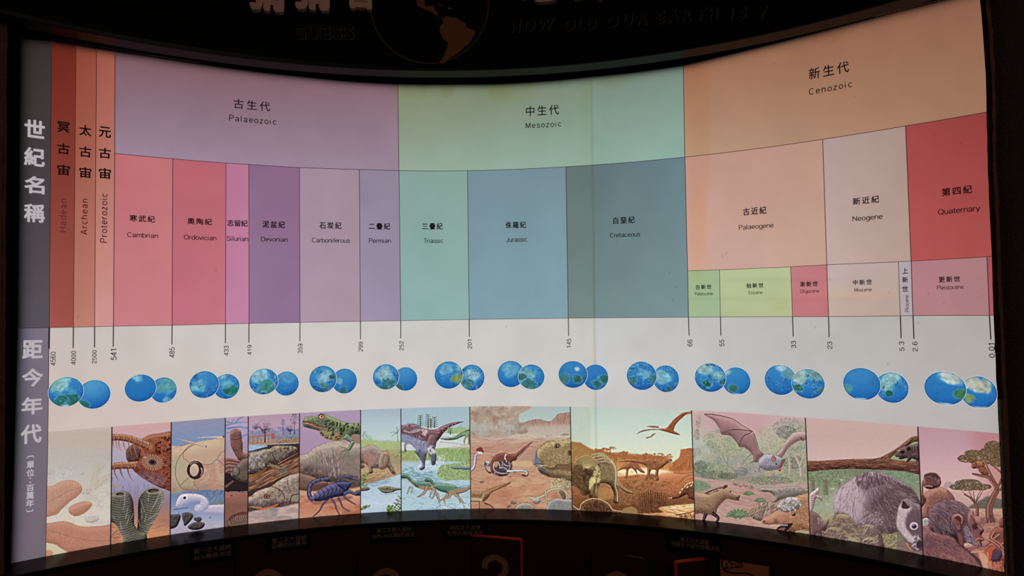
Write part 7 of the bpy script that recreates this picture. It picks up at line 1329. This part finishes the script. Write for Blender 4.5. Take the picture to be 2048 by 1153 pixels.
# ------------------------------------------------------------------ the paired globes
def globe(cx, cy, rx, ry, front, spec, seed, label):
    NR, NT = 22, 60; rho = np.linspace(0, 1, NR + 1)[1:]; ph = np.linspace(0, 2 * math.pi, NT, endpoint=False)
    X = np.concatenate([[0], (rho[:, None] * np.cos(ph)).ravel()]); Y = np.concatenate([[0], (rho[:, None] * np.sin(ph)).ravel()])
    t0, z0 = at(cx, cy); ta, _ = at(cx - rx, cy); tb, _ = at(cx + rx, cy); _, za = at(cx, cy + ry); _, zb = at(cx, cy - ry)
    sx, sz = abs(tb - ta) / 2, abs(zb - za) / 2; rr = .9976 if front else .9986
    zn = np.sqrt(np.clip(1 - X * X - Y * Y, 0, 1)); lit = np.clip(.5 + .45 * (-X * .15 + Y * .75) + .28 * zn, 0, 1.2)[:, None]
    deep, mid_, light = np.array((18, 54, 132)), np.array((36, 108, 176)), np.array((98, 170, 206))
    c = np.where(lit < .5, deep + (mid_ - deep) * lit / .5, mid_ + (light - mid_) * np.clip((lit - .5) / .6, 0, 1) * spec.get('pale', .55))
    N = vnoise(64, 64, 14, seed, 4); N2 = vnoise(64, 64, 6, seed + 50, 3); ix = ((X + 1) * 31).astype(int); iy = ((1 - Y) * 31).astype(int)
    n = N[iy, ix]; n2 = N2[iy, ix]
    for bx, by, br, col, am in spec.get('land', ()):
        d = np.hypot((X - bx), (Y - by) * 1.15) / br + (n - .5) * 1.5; w = np.clip((1 - d) * 6, 0, 1)[:, None] * am
        shelf = np.clip((1.22 - d) * 6, 0, 1)[:, None] * am * .55; c = c * (1 - shelf) + np.array((110, 176, 204)) * shelf
        lc = np.array(col) * (.72 + .6 * n2[:, None]); c = c * (1 - w) + lc * w
    if True:
        q = np.abs(n2 - .5) < .028; w = (q * np.clip((n - .45) * 8, 0, 1))[:, None] * .8 * spec.get('squig', .2); c = c * (1 - w) + np.array((24, 50, 76)) * w
        q = np.abs(N[iy, ix] - .55) < .012; w = (q * np.clip((n - .4) * 6, 0, 1))[:, None] * .55 * spec.get('squig', 0); c = c * (1 - w) + np.array((176, 216, 226)) * w
    if spec.get('ice'): w = np.clip((-.86 - Y + .1 * (n - .5)) * 14, 0, 1)[:, None] * np.clip(1 - np.abs(X - spec['ice'][0]) / spec['ice'][1], 0, 1)[:, None] ** .3; c = c * (1 - w) + np.array((210, 226, 230)) * w
    rim = np.clip((np.hypot(X, Y) - .93) / .07, 0, 1)[:, None]; c = c * (1 - .35 * rim)
    th = t0 + X * sx; z = z0 + Y * sz
    F = [(0, 1 + j, 1 + (j + 1) % NT) for j in range(NT)]
    for i in range(NR - 1):
        for j in range(NT): a = 1 + i * NT + j; b = 1 + i * NT + (j + 1) % NT; F.append((a, a + NT, b + NT, b))
    g = link('globe_picture', cyl(th, z, rr), F, m_film, None, np.clip(c, 0, 255), True, label); reparent(g, LB)
    # pale printed rim
    R = []; 
    for k in (.985, 1.0 + .85 / rx): R.append(cyl(t0 + k * sx * np.cos(ph), z0 + (1 + (k - 1) * rx / ry) * sz * np.sin(ph), rr + .0003))
    o = link('rim', np.concatenate(R), [(j, (j + 1) % NT, NT + (j + 1) % NT, NT + j) for j in range(NT)], m_rim); o.parent = g
    return g
GN, PL, WH, OL, TN = (32, 96, 84), (128, 176, 180), (176, 200, 196), (96, 128, 84), (196, 196, 186)
GL = [
 ((132, 784, 35, 29.5), (188, 789.2, 33, 28.5), 0, dict(land=[(-.35, .45, .62, (134, 180, 178), .9), (.3, -.5, .55, GN, .95), (-.3, -.55, .4, (36, 100, 96), .9)], ice=(-.05, .25), squig=.5), dict(land=[(-.6, -.6, .35, GN, .8)], pale=.9)),
 ((281, 776.5, 31.2, 27), (327, 780.5, 26.5, 25.3), 0, dict(land=[(-.2, .75, .32, (120, 180, 210), .8)], pale=.2), dict(land=[(.25, .45, .7, (84, 148, 152), .9), (-.6, .5, .25, OL, .9), (.2, -.85, .3, PL, .6)], pale=.3)),
 ((408.5, 769.5, 29.5, 26.7), (453, 773.3, 26, 24.7), 0, dict(land=[(-.45, 0, .5, (104, 170, 190), .9)], squig=.8), dict(land=[(.35, -.35, .62, (34, 96, 80), .95), (-.2, .8, .3, PL, .6), (0, .2, .4, (96, 164, 190), .6)], squig=.6)),
 ((527.6, 763.4, 28.7, 25.8), (573, 767.6, 24.4, 24.1), 0, dict(land=[(-.3, .5, .62, (136, 180, 196), .9), (.2, -.45, .6, (58, 124, 116), .95)], squig=1), dict(land=[(.1, .6, .5, (76, 140, 186), .7)], squig=.4)),
 ((646, 758.4, 27, 26.4), (689, 762.6, 24.7, 24.8), 0, dict(land=[(.2, .1, .55, (126, 172, 184), .9), (.2, -.65, .4, (60, 104, 100), .9), (.75, .1, .25, (50, 84, 80), .9)], squig=1, pale=.7), dict(land=[(-.1, -.75, .4, (48, 92, 92), .9), (-.4, 0, .3, PL, .6)], pale=.6)),
 ((772, 754, 26, 25.2), (811, 758.4, 23.5, 23.4), 0, dict(land=[(-.1, .15, .68, (140, 178, 184), .9), (.1, -.65, .6, (44, 98, 104), .9)], squig=1), dict(land=[(-.6, -.75, .35, (40, 88, 84), .9)], pale=.7)),
 ((897.6, 750.4, 28, 27.3), (944, 755.5, 25, 25.8), 0, dict(land=[(-.1, .4, .4, (112, 166, 196), .8), (.7, -.25, .42, (120, 140, 80), .9), (.75, .55, .3, PL, .9)], squig=.6), dict(land=[(.05, .25, .6, (150, 190, 204), .95), (-.3, -.5, .5, (50, 104, 112), .9)], squig=1)),
 ((1022, 748.5, 26.7, 26.2), (1063, 754, 26, 24.6), 1, dict(land=[(-.1, .3, .55, (104, 166, 192), .7)], squig=.3), dict(land=[(-.5, .2, .8, (112, 166, 170), .9), (-.2, -.7, .6, (52, 104, 100), .9), (-.7, 0, .3, (50, 90, 90), .9)], squig=.8)),
 ((1146, 749.3, 28.6, 26.7), (1191.5, 755, 25, 25.4), 0, dict(land=[(.3, -.35, .35, (50, 96, 84), .95), (-.65, -.3, .42, (60, 110, 110), .9), (.3, .4, .17, TN, .9), (.85, -.2, .2, (40, 80, 80), .9)], squig=.5, pale=.4), dict(land=[(.1, -.5, .5, (42, 100, 96), .95), (.75, -.2, .4, (44, 98, 90), .95)], pale=.3)),
 ((1283.6, 751.9, 29.7, 28.3), (1332, 758, 26, 26.7), 0, dict(land=[(-.6, -.35, .4, (60, 108, 112), .9), (.65, -.2, .35, (56, 104, 112), .9), (0, .2, .5, (110, 170, 200), .8)], squig=1), dict(land=[(-.2, .1, .55, (124, 180, 196), .9), (.2, -.75, .3, (48, 92, 84), .9), (.75, -.4, .2, (70, 100, 80), .9)], squig=.6)),
 ((1420.8, 755.5, 31, 28.5), (1472.5, 762.6, 28.3, 27.4), 0, dict(land=[(-.3, .65, .5, (140, 176, 180), .9), (-.2, -.45, .32, (28, 90, 68), 1), (.5, .1, .4, (120, 164, 160), .9), (.8, -.3, .25, (36, 90, 80), .9)], squig=1), dict(land=[(-.2, -.5, .32, (52, 104, 88), .9), (-.6, .7, .35, (150, 180, 180), .8)], pale=.5, ice=(.1, .5))),
 ((1561, 760.2, 31.5, 30), (1616.6, 768, 32.8, 29.4), 1, dict(land=[(.6, .45, .45, (96, 144, 156), .9), (.1, .9, .35, (170, 200, 210), .8)], squig=.5, pale=.4), dict(land=[(-.5, .5, .6, (160, 186, 178), .9), (-.6, -.35, .28, (40, 92, 70), 1), (.4, .6, .5, (110, 150, 150), .9), (.8, -.4, .2, (60, 100, 80), .9)], squig=1)),
 ((1723.8, 768.4, 37.2, 32), (1784, 775.7, 33, 30.3), 0, dict(land=[(-.85, -.3, .3, (70, 130, 130), .9)], ice=(-.1, .4), pale=.5), dict(land=[(-.35, .1, .42, (140, 186, 180), .95), (-.2, -.4, .22, (30, 84, 66), 1), (.1, .65, .6, (146, 188, 190), .9)], squig=.8)),
 ((1890.6, 777, 41.7, 33.4), (1957.5, 785.4, 36.5, 32.2), 0, dict(land=[(.35, .6, .5, (176, 186, 176), .95), (.72, -.3, .32, (60, 112, 80), 1), (.15, .85, .3, (200, 204, 198), .9)], ice=(.1, .6), pale=.25), dict(land=[(-.3, .5, .62, (190, 190, 174), .95), (-.5, -.35, .3, (120, 138, 84), 1), (.35, .4, .5, (170, 172, 150), .95)], ice=(0, .8), pale=.25)),
]
OR_ = ['first', 'second', 'third', 'fourth', 'fifth', 'sixth', 'seventh', 'eighth', 'ninth', 'tenth', 'eleventh', 'twelfth', 'thirteenth', 'fourteenth']
for i, (a, b, rf, sa, sb) in enumerate(GL):
    globe(*a, not rf, sa, 100 + i, 'left globe of the %s pair' % OR_[i]); globe(*b, bool(rf), sb, 200 + i, 'right globe of the %s pair' % OR_[i])

# ------------------------------------------------------------------ the thirteen pictures
PICS = [
 ('precambrian', 'h', 'p1', 'pale picture of brown frond animals on a sea floor'), ('cambrian', 'p1', '485', 'picture of a spiny-armed sea predator above two grey sponge tubes'),
 ('ordovician', '485', '433', 'picture of a shelled animal with a dark ring eye'), ('silurian', '433', '419', 'narrow picture of a brown sea scorpion'),
 ('devonian', '419', '359', 'picture of spotted amphibians on logs'), ('carboniferous', '359', '299', 'picture of a green lizard above a blue-black scorpion'),
 ('permian', '299', '252', 'picture of a stout reptile by a blue river'), ('triassic', '252', '201', 'picture of a red dinosaur splashing and two green runners'),
 ('jurassic', '201', '145', 'picture of a desert with a large beaked head'), ('cretaceous', '145', '66', 'orange picture of horned and hunting dinosaurs under a flying reptile'),
 ('palaeogene', '66', 'p2', 'picture of a bat over a small horse and a snouted head'), ('neogene', 'p2', 'p3', 'picture of a large grey mammal under a branch'),
 ('quaternary', 'p3', 'e', 'picture of apes among acacia trees')]
for n, l, r, lab in PICS:
    A = globals()['art_' + n](); th, z, u, v = patch(l, r, 'bot', 'ptop', 2, 2); px, py = to_px(cyl(th, z))
    nu = int((px.max() - px.min()) / .9); nv = int((py.max() - py.min()) / .9)
    th, z, u, v = patch(l, r, 'bot', 'ptop', nu, nv); P = cyl(th, z); px, py = to_px(P)
    o = lb('illustration', P.reshape(-1, 3), grid_faces(nu, nv), m_film, np.clip(stain(px, py, A.sample(px, py)) if n == 'cretaceous' else A.sample(px, py), 0, 255).reshape(-1, 3), lab, smooth=True)
    del A
# ================================================================== header: raised characters, outlined letters, globe emblem
m_foam = material('brown_foam_letter', (205, 158, 144), .7, noise=.15, nscale=40)
m_outl = material('dark_letter_outline', (92, 78, 72), .6)
m_face = material('black_letter_face', (3, 2, 2), .7, spec=.05)
m_land = material('ochre_emblem_land', (112, 66, 30), .7, noise=.15, nscale=30)
m_ring = material('brown_emblem_ring', (60, 38, 16), .7)
m_sea = material('black_emblem_sea', (2, 2, 3), .6, spec=.05)

def extrude(V2, F, th, z, r_front, r_back, name, mat, parent=None, loc_from=True):
    """flat shape (already as angle/height) given real thickness between two radii"""
    E = outline_edges(F); n = len(th); V = np.concatenate([cyl(th, z, r_front), cyl(th, z, r_back)])
    FF = [tuple(f) for f in F] + [tuple(i + n for i in reversed(f)) for f in F] + [(a, b, b + n, a + n) for a, b in E]
    return link(name, V, FF, mat, parent)
def thing_at(name, th, z, r, label, cat, group=None):
    e = empty(name, cyl(th, z, r).reshape(-1, 3)[0].tolist()); return tag(e, label, cat, group)
def adopt(o, p): o.parent = p; o.matrix_parent_inverse = Matrix.Translation(p.location).inverted()

def tiers(n0, V, F, r):
    """radius per vertex: glyph face in front, thickening strips and rounding discs a hair behind, so that no two faces coincide"""
    R = np.full(len(V), r + .0005); R[:n0] = r
    for f in F:
        if len(f) == 6 and f[0] >= n0 and f[5] == f[0] + 5:
            R[list(f)] = r + .0009
    return R
HC = [('猜', 535, -9, 78, 76, 'first raised brown character of the header, left end'), ('猜', 626, -11, 78, 76, 'second raised brown character of the header, same shape as the first'), ('看', 717, -14, 66, 76, 'third raised brown character, wide box foot, left of the emblem'),
      ('地', 1076, -27, 76, 76, 'raised brown character right of the emblem, its foot in view'), ('球', 1150, -34, 72, 76, 'raised brown character second right of the emblem'), ('幾', 1224, -38, 70, 76, 'raised brown character third right of the emblem'), ('歲', 1296, -46, 70, 76, 'rightmost raised brown character of the header')]
for c, x, y, w, h, lab in HC:
    y -= 6; V, F = glyphs(c); n0 = len(V); V, F = embolden(V, F, .058); th, z = place(V, x, y, w, h, 0, RS - .012)
    r0, r1 = RS - .014, RS
    t = thing_at('header_character', th.mean(), z.min(), r1, lab, 'letter', None)
    # drop overlapping pieces: plain faces at both ends plus a wall per piece keep the rounded outline solid
    n = len(th); VV = np.concatenate([cyl(th, z, tiers(n0, V, F, r0)), cyl(th, z, r1)]); FF = []
    for f in F:
        FF.append(tuple(f)); k = len(f)
        for i in range(k): a, b = f[i], f[(i + 1) % k]; FF.append((a, b, b + n, a + n))
    adopt(link('character_body', VV, FF, m_foam), t)
def outlined(s, x, y, w, h, lab, group, shear=.15, wth=.012):
    V, F = glyphs(s, 1.0, shear); n0 = len(V); Vo, Fo = embolden(V, F, .05); th, z = place(Vo, x, y, w, h, 0, RS - .002)
    t = thing_at('header_letter', th.mean(), z.min(), RS, lab, 'letter', group)
    adopt(link('outline', cyl(th, z, tiers(n0, Vo, Fo, RS - .0014)), Fo, m_outl), t)
    # black face inside
    sx = (th.max() - th.min()) / (Vo[:, 0].max() - Vo[:, 0].min()); sz = (z.max() - z.min()) / (Vo[:, 1].max() - Vo[:, 1].min())
    c = (Vo.max(0) + Vo.min(0)) / 2; Vi, Fi = embolden(V, F, .022)
    adopt(link('face', cyl((th.max() + th.min()) / 2 + (Vi[:, 0] - c[0]) * sx, (z.max() + z.min()) / 2 + (Vi[:, 1] - c[1]) * sz, tiers(n0, Vi, Fi, RS - .0030)), Fi, m_face), t)
pos = 'first second third fourth fifth'.split()
for i, (c, x) in enumerate(zip('GUESS', (602, 627, 652, 675, 698.5))): outlined(c, x, 64 + i * .2, 21, 28, '%s outlined black capital of the word GUESS in the header' % pos[i], 'outlined letters of the word GUESS', -.05)
words_ = [('HOW', [1032, 1059, 1092], 52.5), ('OLD', [1139, 1161, 1183], 49), ('OUR', [1225, 1256, 1283], 42), ('EARTH', [1322, 1345, 1372, 1402, 1427], 34), ('iS', [1462, 1484], 28), ('?', [1526], 24)]
wi = {'HOW': (20, 24, 34), 'OLD': (25, 16, 20), 'OUR': (25, 23, 21), 'EARTH': (18, 24, 20, 24, 20), 'iS': (14, 19), '?': (18,)}
for w_, xs, y in words_:
    for i, (c, x) in enumerate(zip(w_, xs)):
        yy = y - (x - xs[0]) * .075
        outlined(c, x, yy, wi[w_][i], 26, 'outlined black question mark at the end of the header line' if c == '?' else '%s outlined black letter of the word %s in the header' % (pos[i], w_.upper()), 'outlined letters of the header question')
# emblem
te, ze = at(859, 8, RS); EM = thing_at('globe_emblem', te, ze, RS, 'round black globe emblem with ochre South America on the header', 'emblem')
import bmesh
def emb(name, pts, mat, r, T=True, smooth=True):
    p = np.array(pts, float)
    if T: p = np.stack([800 + p[:, 0] * .12144, p[:, 1] * .12144], 1)
    if smooth: p = smooth_pts(p, True, 3)
    th, z = at(p[:, 0], p[:, 1], RS)
    bm = bmesh.new(); f = bm.faces.new([bm.verts.new((-a * RAD, b, 0)) for a, b in zip(th, z)]); bmesh.ops.triangulate(bm, faces=[f])
    for _ in range(4):      # keep every edge short enough to follow the curved board
        L = [e for e in bm.edges if e.calc_length() > .03]
        if not L: break
        bmesh.ops.subdivide_edges(bm, edges=L, cuts=1); bmesh.ops.triangulate(bm, faces=bm.faces[:])
    bm.verts.index_update(); V = np.array([v.co[:2] for v in bm.verts]); F = [tuple(v.index for v in f.verts) for f in bm.faces]; bm.free()
    n = len(V); E_ = outline_edges(F); t_ = -V[:, 0] / RAD
    o = link(name, np.concatenate([cyl(t_, V[:, 1], r), cyl(t_, V[:, 1], RS - .0003)]), F + [(a, b, b + n, a + n) for a, b in E_], mat); adopt(o, EM)
cir = [(859 + 120 * math.cos(a), 8 + 121 * math.sin(a)) for a in np.linspace(0, 2 * math.pi, 72, endpoint=False)]
emb('sea', cir, m_sea, RS - .0012, False, False)
ri = np.array([(859 + 117 * math.cos(a), 8 + 118 * math.sin(a)) for a in np.linspace(0, 2 * math.pi, 72, endpoint=False)])
t1, z1 = at(np.array(cir)[:, 0], np.array(cir)[:, 1], RS); t2, z2 = at(ri[:, 0], ri[:, 1], RS)
adopt(link('ring', np.concatenate([cyl(t1, z1, RS - .0018), cyl(t2, z2, RS - .0018)]), [(i, (i + 1) % 72, 72 + (i + 1) % 72, 72 + i) for i in range(72)], m_ring), EM)
emb('south_america', [(700, 340), (740, 290), (790, 275), (850, 300), (930, 300), (1000, 350), (1070, 385), (1095, 455), (1150, 480), (1220, 500), (1245, 535), (1210, 600), (1185, 650), (1160, 700), (1120, 745), (1070, 770), (1020, 830), (960, 880), (915, 900), (900, 925), (840, 945), (800, 985), (760, 1010), (730, 1050), (670, 1045), (660, 1020), (700, 970), (740, 880), (780, 780), (785, 700), (730, 665), (690, 600), (655, 520), (665, 430), (705, 390)], m_land, RS - .002)
emb('central_america', [(255, -60), (400, -60), (405, 60), (425, 105), (480, 110), (535, 100), (560, 115), (540, 150), (540, 185), (610, 195), (620, 240), (610, 265), (560, 235), (520, 210), (460, 180), (400, 160), (340, 130), (290, 95), (275, 40)], m_land, RS - .002)
emb('island', [(610, 75), (660, 80), (720, 105), (770, 128), (730, 118), (670, 98)], m_outl, RS - .002); emb('island', [(790, 135), (830, 135), (860, 155), (800, 158)], m_outl, RS - .002)
emb('isthmus', [(590, 262), (630, 298), (660, 318), (690, 302), (705, 330), (690, 312), (660, 328), (625, 305)], m_outl, RS - .002)

# ================================================================== below the ledge: caption plates, question flaps, picture card
m_plate = material('black_caption_plate', (6, 5, 6), .6, spec=.1); m_cap = material('dull_gold_caption', (124, 92, 78), .7)
m_flap = material('dark_red_flap', (46, 12, 9), .6, spec=.1, noise=.15); m_orange = material('orange_flap_edge', (170, 50, 14), .6)
m_q = material('tan_question_mark', (130, 80, 56), .7); m_card = material('tan_picture_card', (150, 84, 54), .8, noise=.15, nscale=20); m_draw = material('black_line_drawing', (14, 6, 5), .8)
RB = RL + .004
def plate(px0, px1, yc, h, l1, l2, b1, b2, lab, slope):
    """caption board hung on the lower wall; positions measured at its centre"""
    xc = (px0 + px1) / 2; ta, _ = at(px0, yc + slope * (px0 - xc), RB); tb, _ = at(px1, yc + slope * (px1 - xc), RB); _, z1 = at(xc, yc - h / 2, RB); _, z0 = at(xc, yc + h / 2, RB)
    t = thing_at('caption_plate', (ta + tb) / 2, float(z0), RB, lab, 'plate')
    adopt(link('board', *ring(ta, tb, 6, [(RB - .006, float(z0)), (RB - .006, float(z1)), (RB - .0005, float(z1)), (RB - .0005, float(z0))]), m_plate), t)
    for s, (x, y, w, hh) in ((l1, b1), (l2, b2)):
        V, F = glyphs(s); V, F = embolden(V, F, .006); th, z = place(V, x, y, w, hh, 0, RB - .0065); adopt(link('lettering', cyl(th, z, RB - .0066), F, m_cap), t)
plate(380, 472, 1106, 34, '第一次大滅絕', '85%種絕消逝', (425, 1099, 74, 11), (426, 1111.5, 76, 10.5), 'first black caption plate from the left under the ledge', -.1)
plate(532, 622, 1085, 29, '第二次大滅絕', '延續約50萬年', (578.5, 1079, 69, 11), (578.5, 1089.5, 71, 10.5), 'second black caption plate from the left under the ledge', -.08)
plate(743, 833, 1067, 28, '第三次最大滅絕', '80%-96%種絕消逝', (788, 1060.5, 70, 9.5), (788, 1071, 85, 9.5), 'third black caption plate from the left, longest percentage line', -.02)
plate(888, 976, 1062, 26, '第四次大滅絕', '生物大規模消逝', (930, 1056, 62, 9.5), (930, 1067, 73, 9.5), 'fourth black caption plate, above the open flap with question mark', 0)
plate(1335, 1442, 1089, 34, '第五次大滅絕', '恐龍及大部分物種消逝', (1389, 1082.5, 57, 10), (1390.5, 1093, 96, 10), 'rightmost black caption plate, above the open red flap', .1)

def flap(x0, x1, ytop, open_deg, hinge, lab, qx=None, qy=None, edge=None, depth=.016, r=RB):
    """upright question door hinged on one side; zero degrees = shut against the wall"""
    xc = (x0 + x1) / 2
    ta, z1 = at(x0, ytop, r - .01); tb, _ = at(x1, ytop, r - .01); z1 = float(z1); z0 = z1 - .34
    A = cyl(ta, z1, r - .001).ravel()[:2]; B = cyl(tb, z1, r - .001).ravel()[:2]
    if hinge == 'right': A, B = B, A
    d = B - A; L = np.hypot(*d); d = d / L; nrm = -np.array([A[0] + B[0], A[1] + B[1]]); nrm = nrm / np.hypot(*nrm); nrm = nrm - d * (nrm @ d); nrm /= np.hypot(*nrm)
    a = math.radians(open_deg); d2 = d * math.cos(a) + nrm * math.sin(a); n2 = nrm * math.cos(a) - d * math.sin(a)
    t = tag(empty('question_flap', (float(A[0]), float(A[1]), z0)), lab, 'flap', None)
    def q(u, w, z): p = A + d2 * u + n2 * w; return (p[0], p[1], z)
    w0, w1 = .002, .002 + depth
    V = [q(u, w, z) for u in (0, L) for w in (w0, w1) for z in (z0, z1)]
    adopt(link('panel', V, BOXF, m_flap), t)
    V = [q(u, w, z) for u in (0, L) for w in (w0, w1) for z in (z1, z1 + .004)]; adopt(link('top_edge', V, BOXF, edge or m_flap), t)
    V = [q(u, w, z) for u in (L, L + .004) for w in (w0, w1) for z in (z0, z1)]; adopt(link('side_edge', V, BOXF, edge or m_flap), t)
    # hinges
    for zz in (z0 + .04, z1 - .05): V = [q(u, w, z) for u in (-.006, .004) for w in (0, .006) for z in (zz, zz + .03)]; adopt(link('hinge', V, BOXF, m_gap), t)
    if qx is not None:
        c_ = smooth_pts([(-.27, .62), (-.22, .80), (0, .92), (.24, .82), (.28, .62), (.17, .46), (.03, .34), (0, .16)], False, 5); d_ = np.gradient(c_, axis=0); nn = np.stack([-d_[:, 1], d_[:, 0]], 1); nn /= np.linalg.norm(nn, axis=1)[:, None]
        k_ = len(c_); dot = np.array([(.085 * math.cos(a_), .085 * math.sin(a_) - .06) for a_ in np.linspace(0, 2 * math.pi, 14, endpoint=False)])
        G = np.concatenate([c_ + nn * .075, c_ - nn * .075, dot]); F = [(i, i + 1, k_ + i + 1, k_ + i) for i in range(k_ - 1)] + [tuple(range(2 * k_, 2 * k_ + 14))]; G = G - (G.max(0) + G.min(0)) / 2; sc = .155 / (G[:, 1].max() - G[:, 1].min())
        f = (qx - x0) / (x1 - x0); f = 1 - f if hinge == 'right' else f; sg = -1 if hinge == 'right' else 1
        zt = z1 - qy
        V = [q(f * L + sg * g_[0] * sc * 1.0, w1 + .001, zt - .078 + g_[1] * sc) for g_ in G]
        adopt(link('question_mark', V, F, m_q, label='tan question mark'), t)
    return t
flap(472, 612, 1119, 3, 'left', 'leftmost shut dark red flap with a tan question mark', 533, .042)
flap(716, 822, 1112, 3, 'left', 'second shut dark red flap, left of the open one', 771, .045)
flap(945, 1046, 1074, 13, 'left', 'dark red flap with tan question mark standing ajar, orange top edge', 994, .052, m_orange)
flap(1184, 1290, 1110, 3, 'left', 'fourth dark red flap, shut, with only the top of its question mark in view', 1236, .045)
flap(1340, 1402, 1113, 38, 'right', 'red flap swung open beside the picture card, bright orange top edge', edge=m_orange)
# metal finger catch on the fourth flap
tc, z_ = at(np.array([1250, 1262, 1275, 1286, 1290, 1290]), np.array([1113, 1114, 1116, 1118, 1122, 1130]), RB - .014)
P = cyl(tc, z_, RB - .016); P2 = cyl(tc, z_ + .003, RB - .016); P3 = cyl(tc, z_ + .003, RB - .012); P4 = cyl(tc, z_, RB - .012); n = 6
F = [(j * n + i, (j + 1) % 4 * n + i, (j + 1) % 4 * n + i + 1, j * n + i + 1) for i in range(n - 1) for j in range(4)]
k = tag(link('finger_catch', np.concatenate([P, P2, P3, P4]), F, m_steel), 'thin bent steel catch on the fourth flap', 'catch')
# picture card behind the opened flap
ta, z1 = at(1441, 1119, RB); tb, _ = at(1538, 1127, RB); z1 = float(z1); z0 = z1 - .32
t = thing_at('picture_card', (ta + tb) / 2, z0, RB, 'tan card with a black line drawing of a long-tailed animal, lower right', 'card')
adopt(link('board', *ring(ta, tb, 6, [(RB - .006, z0), (RB - .006, z1), (RB - .0005, z1), (RB - .0005, z0)]), m_card), t)
def draw(pts, w, w2=None, closed=False):
    p = np.array(pts, float); p = np.stack([1430 + p[:, 0] * .0635, 1100 + p[:, 1] * .0635], 1)
    q = smooth_pts(p, closed, 5)
    if closed: th, z = at(q[:, 0], q[:, 1], RB - .0065); V = cyl(th, z, RB - .0067); F = [tuple(range(len(V)))]
    else:
        d = np.gradient(q, axis=0); nn = np.stack([-d[:, 1], d[:, 0]], 1); nn /= np.linalg.norm(nn, axis=1)[:, None] + 1e-9; ww = (np.linspace(w, w if w2 is None else w2, len(q)) / 2)[:, None]
        a = q + nn * ww; b = q - nn * ww; t_, z_ = at(a[:, 0], a[:, 1], RB - .0065); u_, y_ = at(b[:, 0], b[:, 1], RB - .0065); V = np.concatenate([cyl(t_, z_, RB - .0067), cyl(u_, y_, RB - .0067)]); m = len(q); F = [(i, i + 1, m + i + 1, m + i) for i in range(m - 1)]
    return V, F
DV, DF = [], []
for args in (([(390, 290), (300, 280), (240, 320), (215, 420), (240, 540), (330, 650), (450, 710), (600, 745), (760, 745), (940, 735), (1050, 760), (1180, 830), (1240, 880)], 3.0, 2.4), ([(300, 300), (420, 285), (520, 330), (600, 350), (690, 360), (790, 350), (830, 420), (870, 490), (860, 540)], 2.2, 1.6),
             ([(330, 640), (320, 560), (400, 590), (500, 580), (640, 550), (760, 560), (850, 540)], 2.0), ([(470, 340), (500, 420), (540, 500), (530, 560)], 1.8), ([(680, 370), (740, 400), (800, 430)], 4.5), ([(560, 420), (640, 480), (740, 500), (840, 510)], 1.6), ([(650, 540), (720, 560), (790, 560)], 2.6), ([(340, 480), (420, 430), (440, 360)], 1.4), ([(350, 420), (380, 520), (430, 560)], 1.4)):
    V, F = draw(*args); o_ = sum(len(v) for v in DV); DV.append(V); DF += [tuple(i + o_ for i in f) for f in F]
adopt(link('line_drawing', np.concatenate(DV), DF, m_draw), t)
for me in (o.data for o in COL.objects if o.type == 'MESH'):
    me.validate()
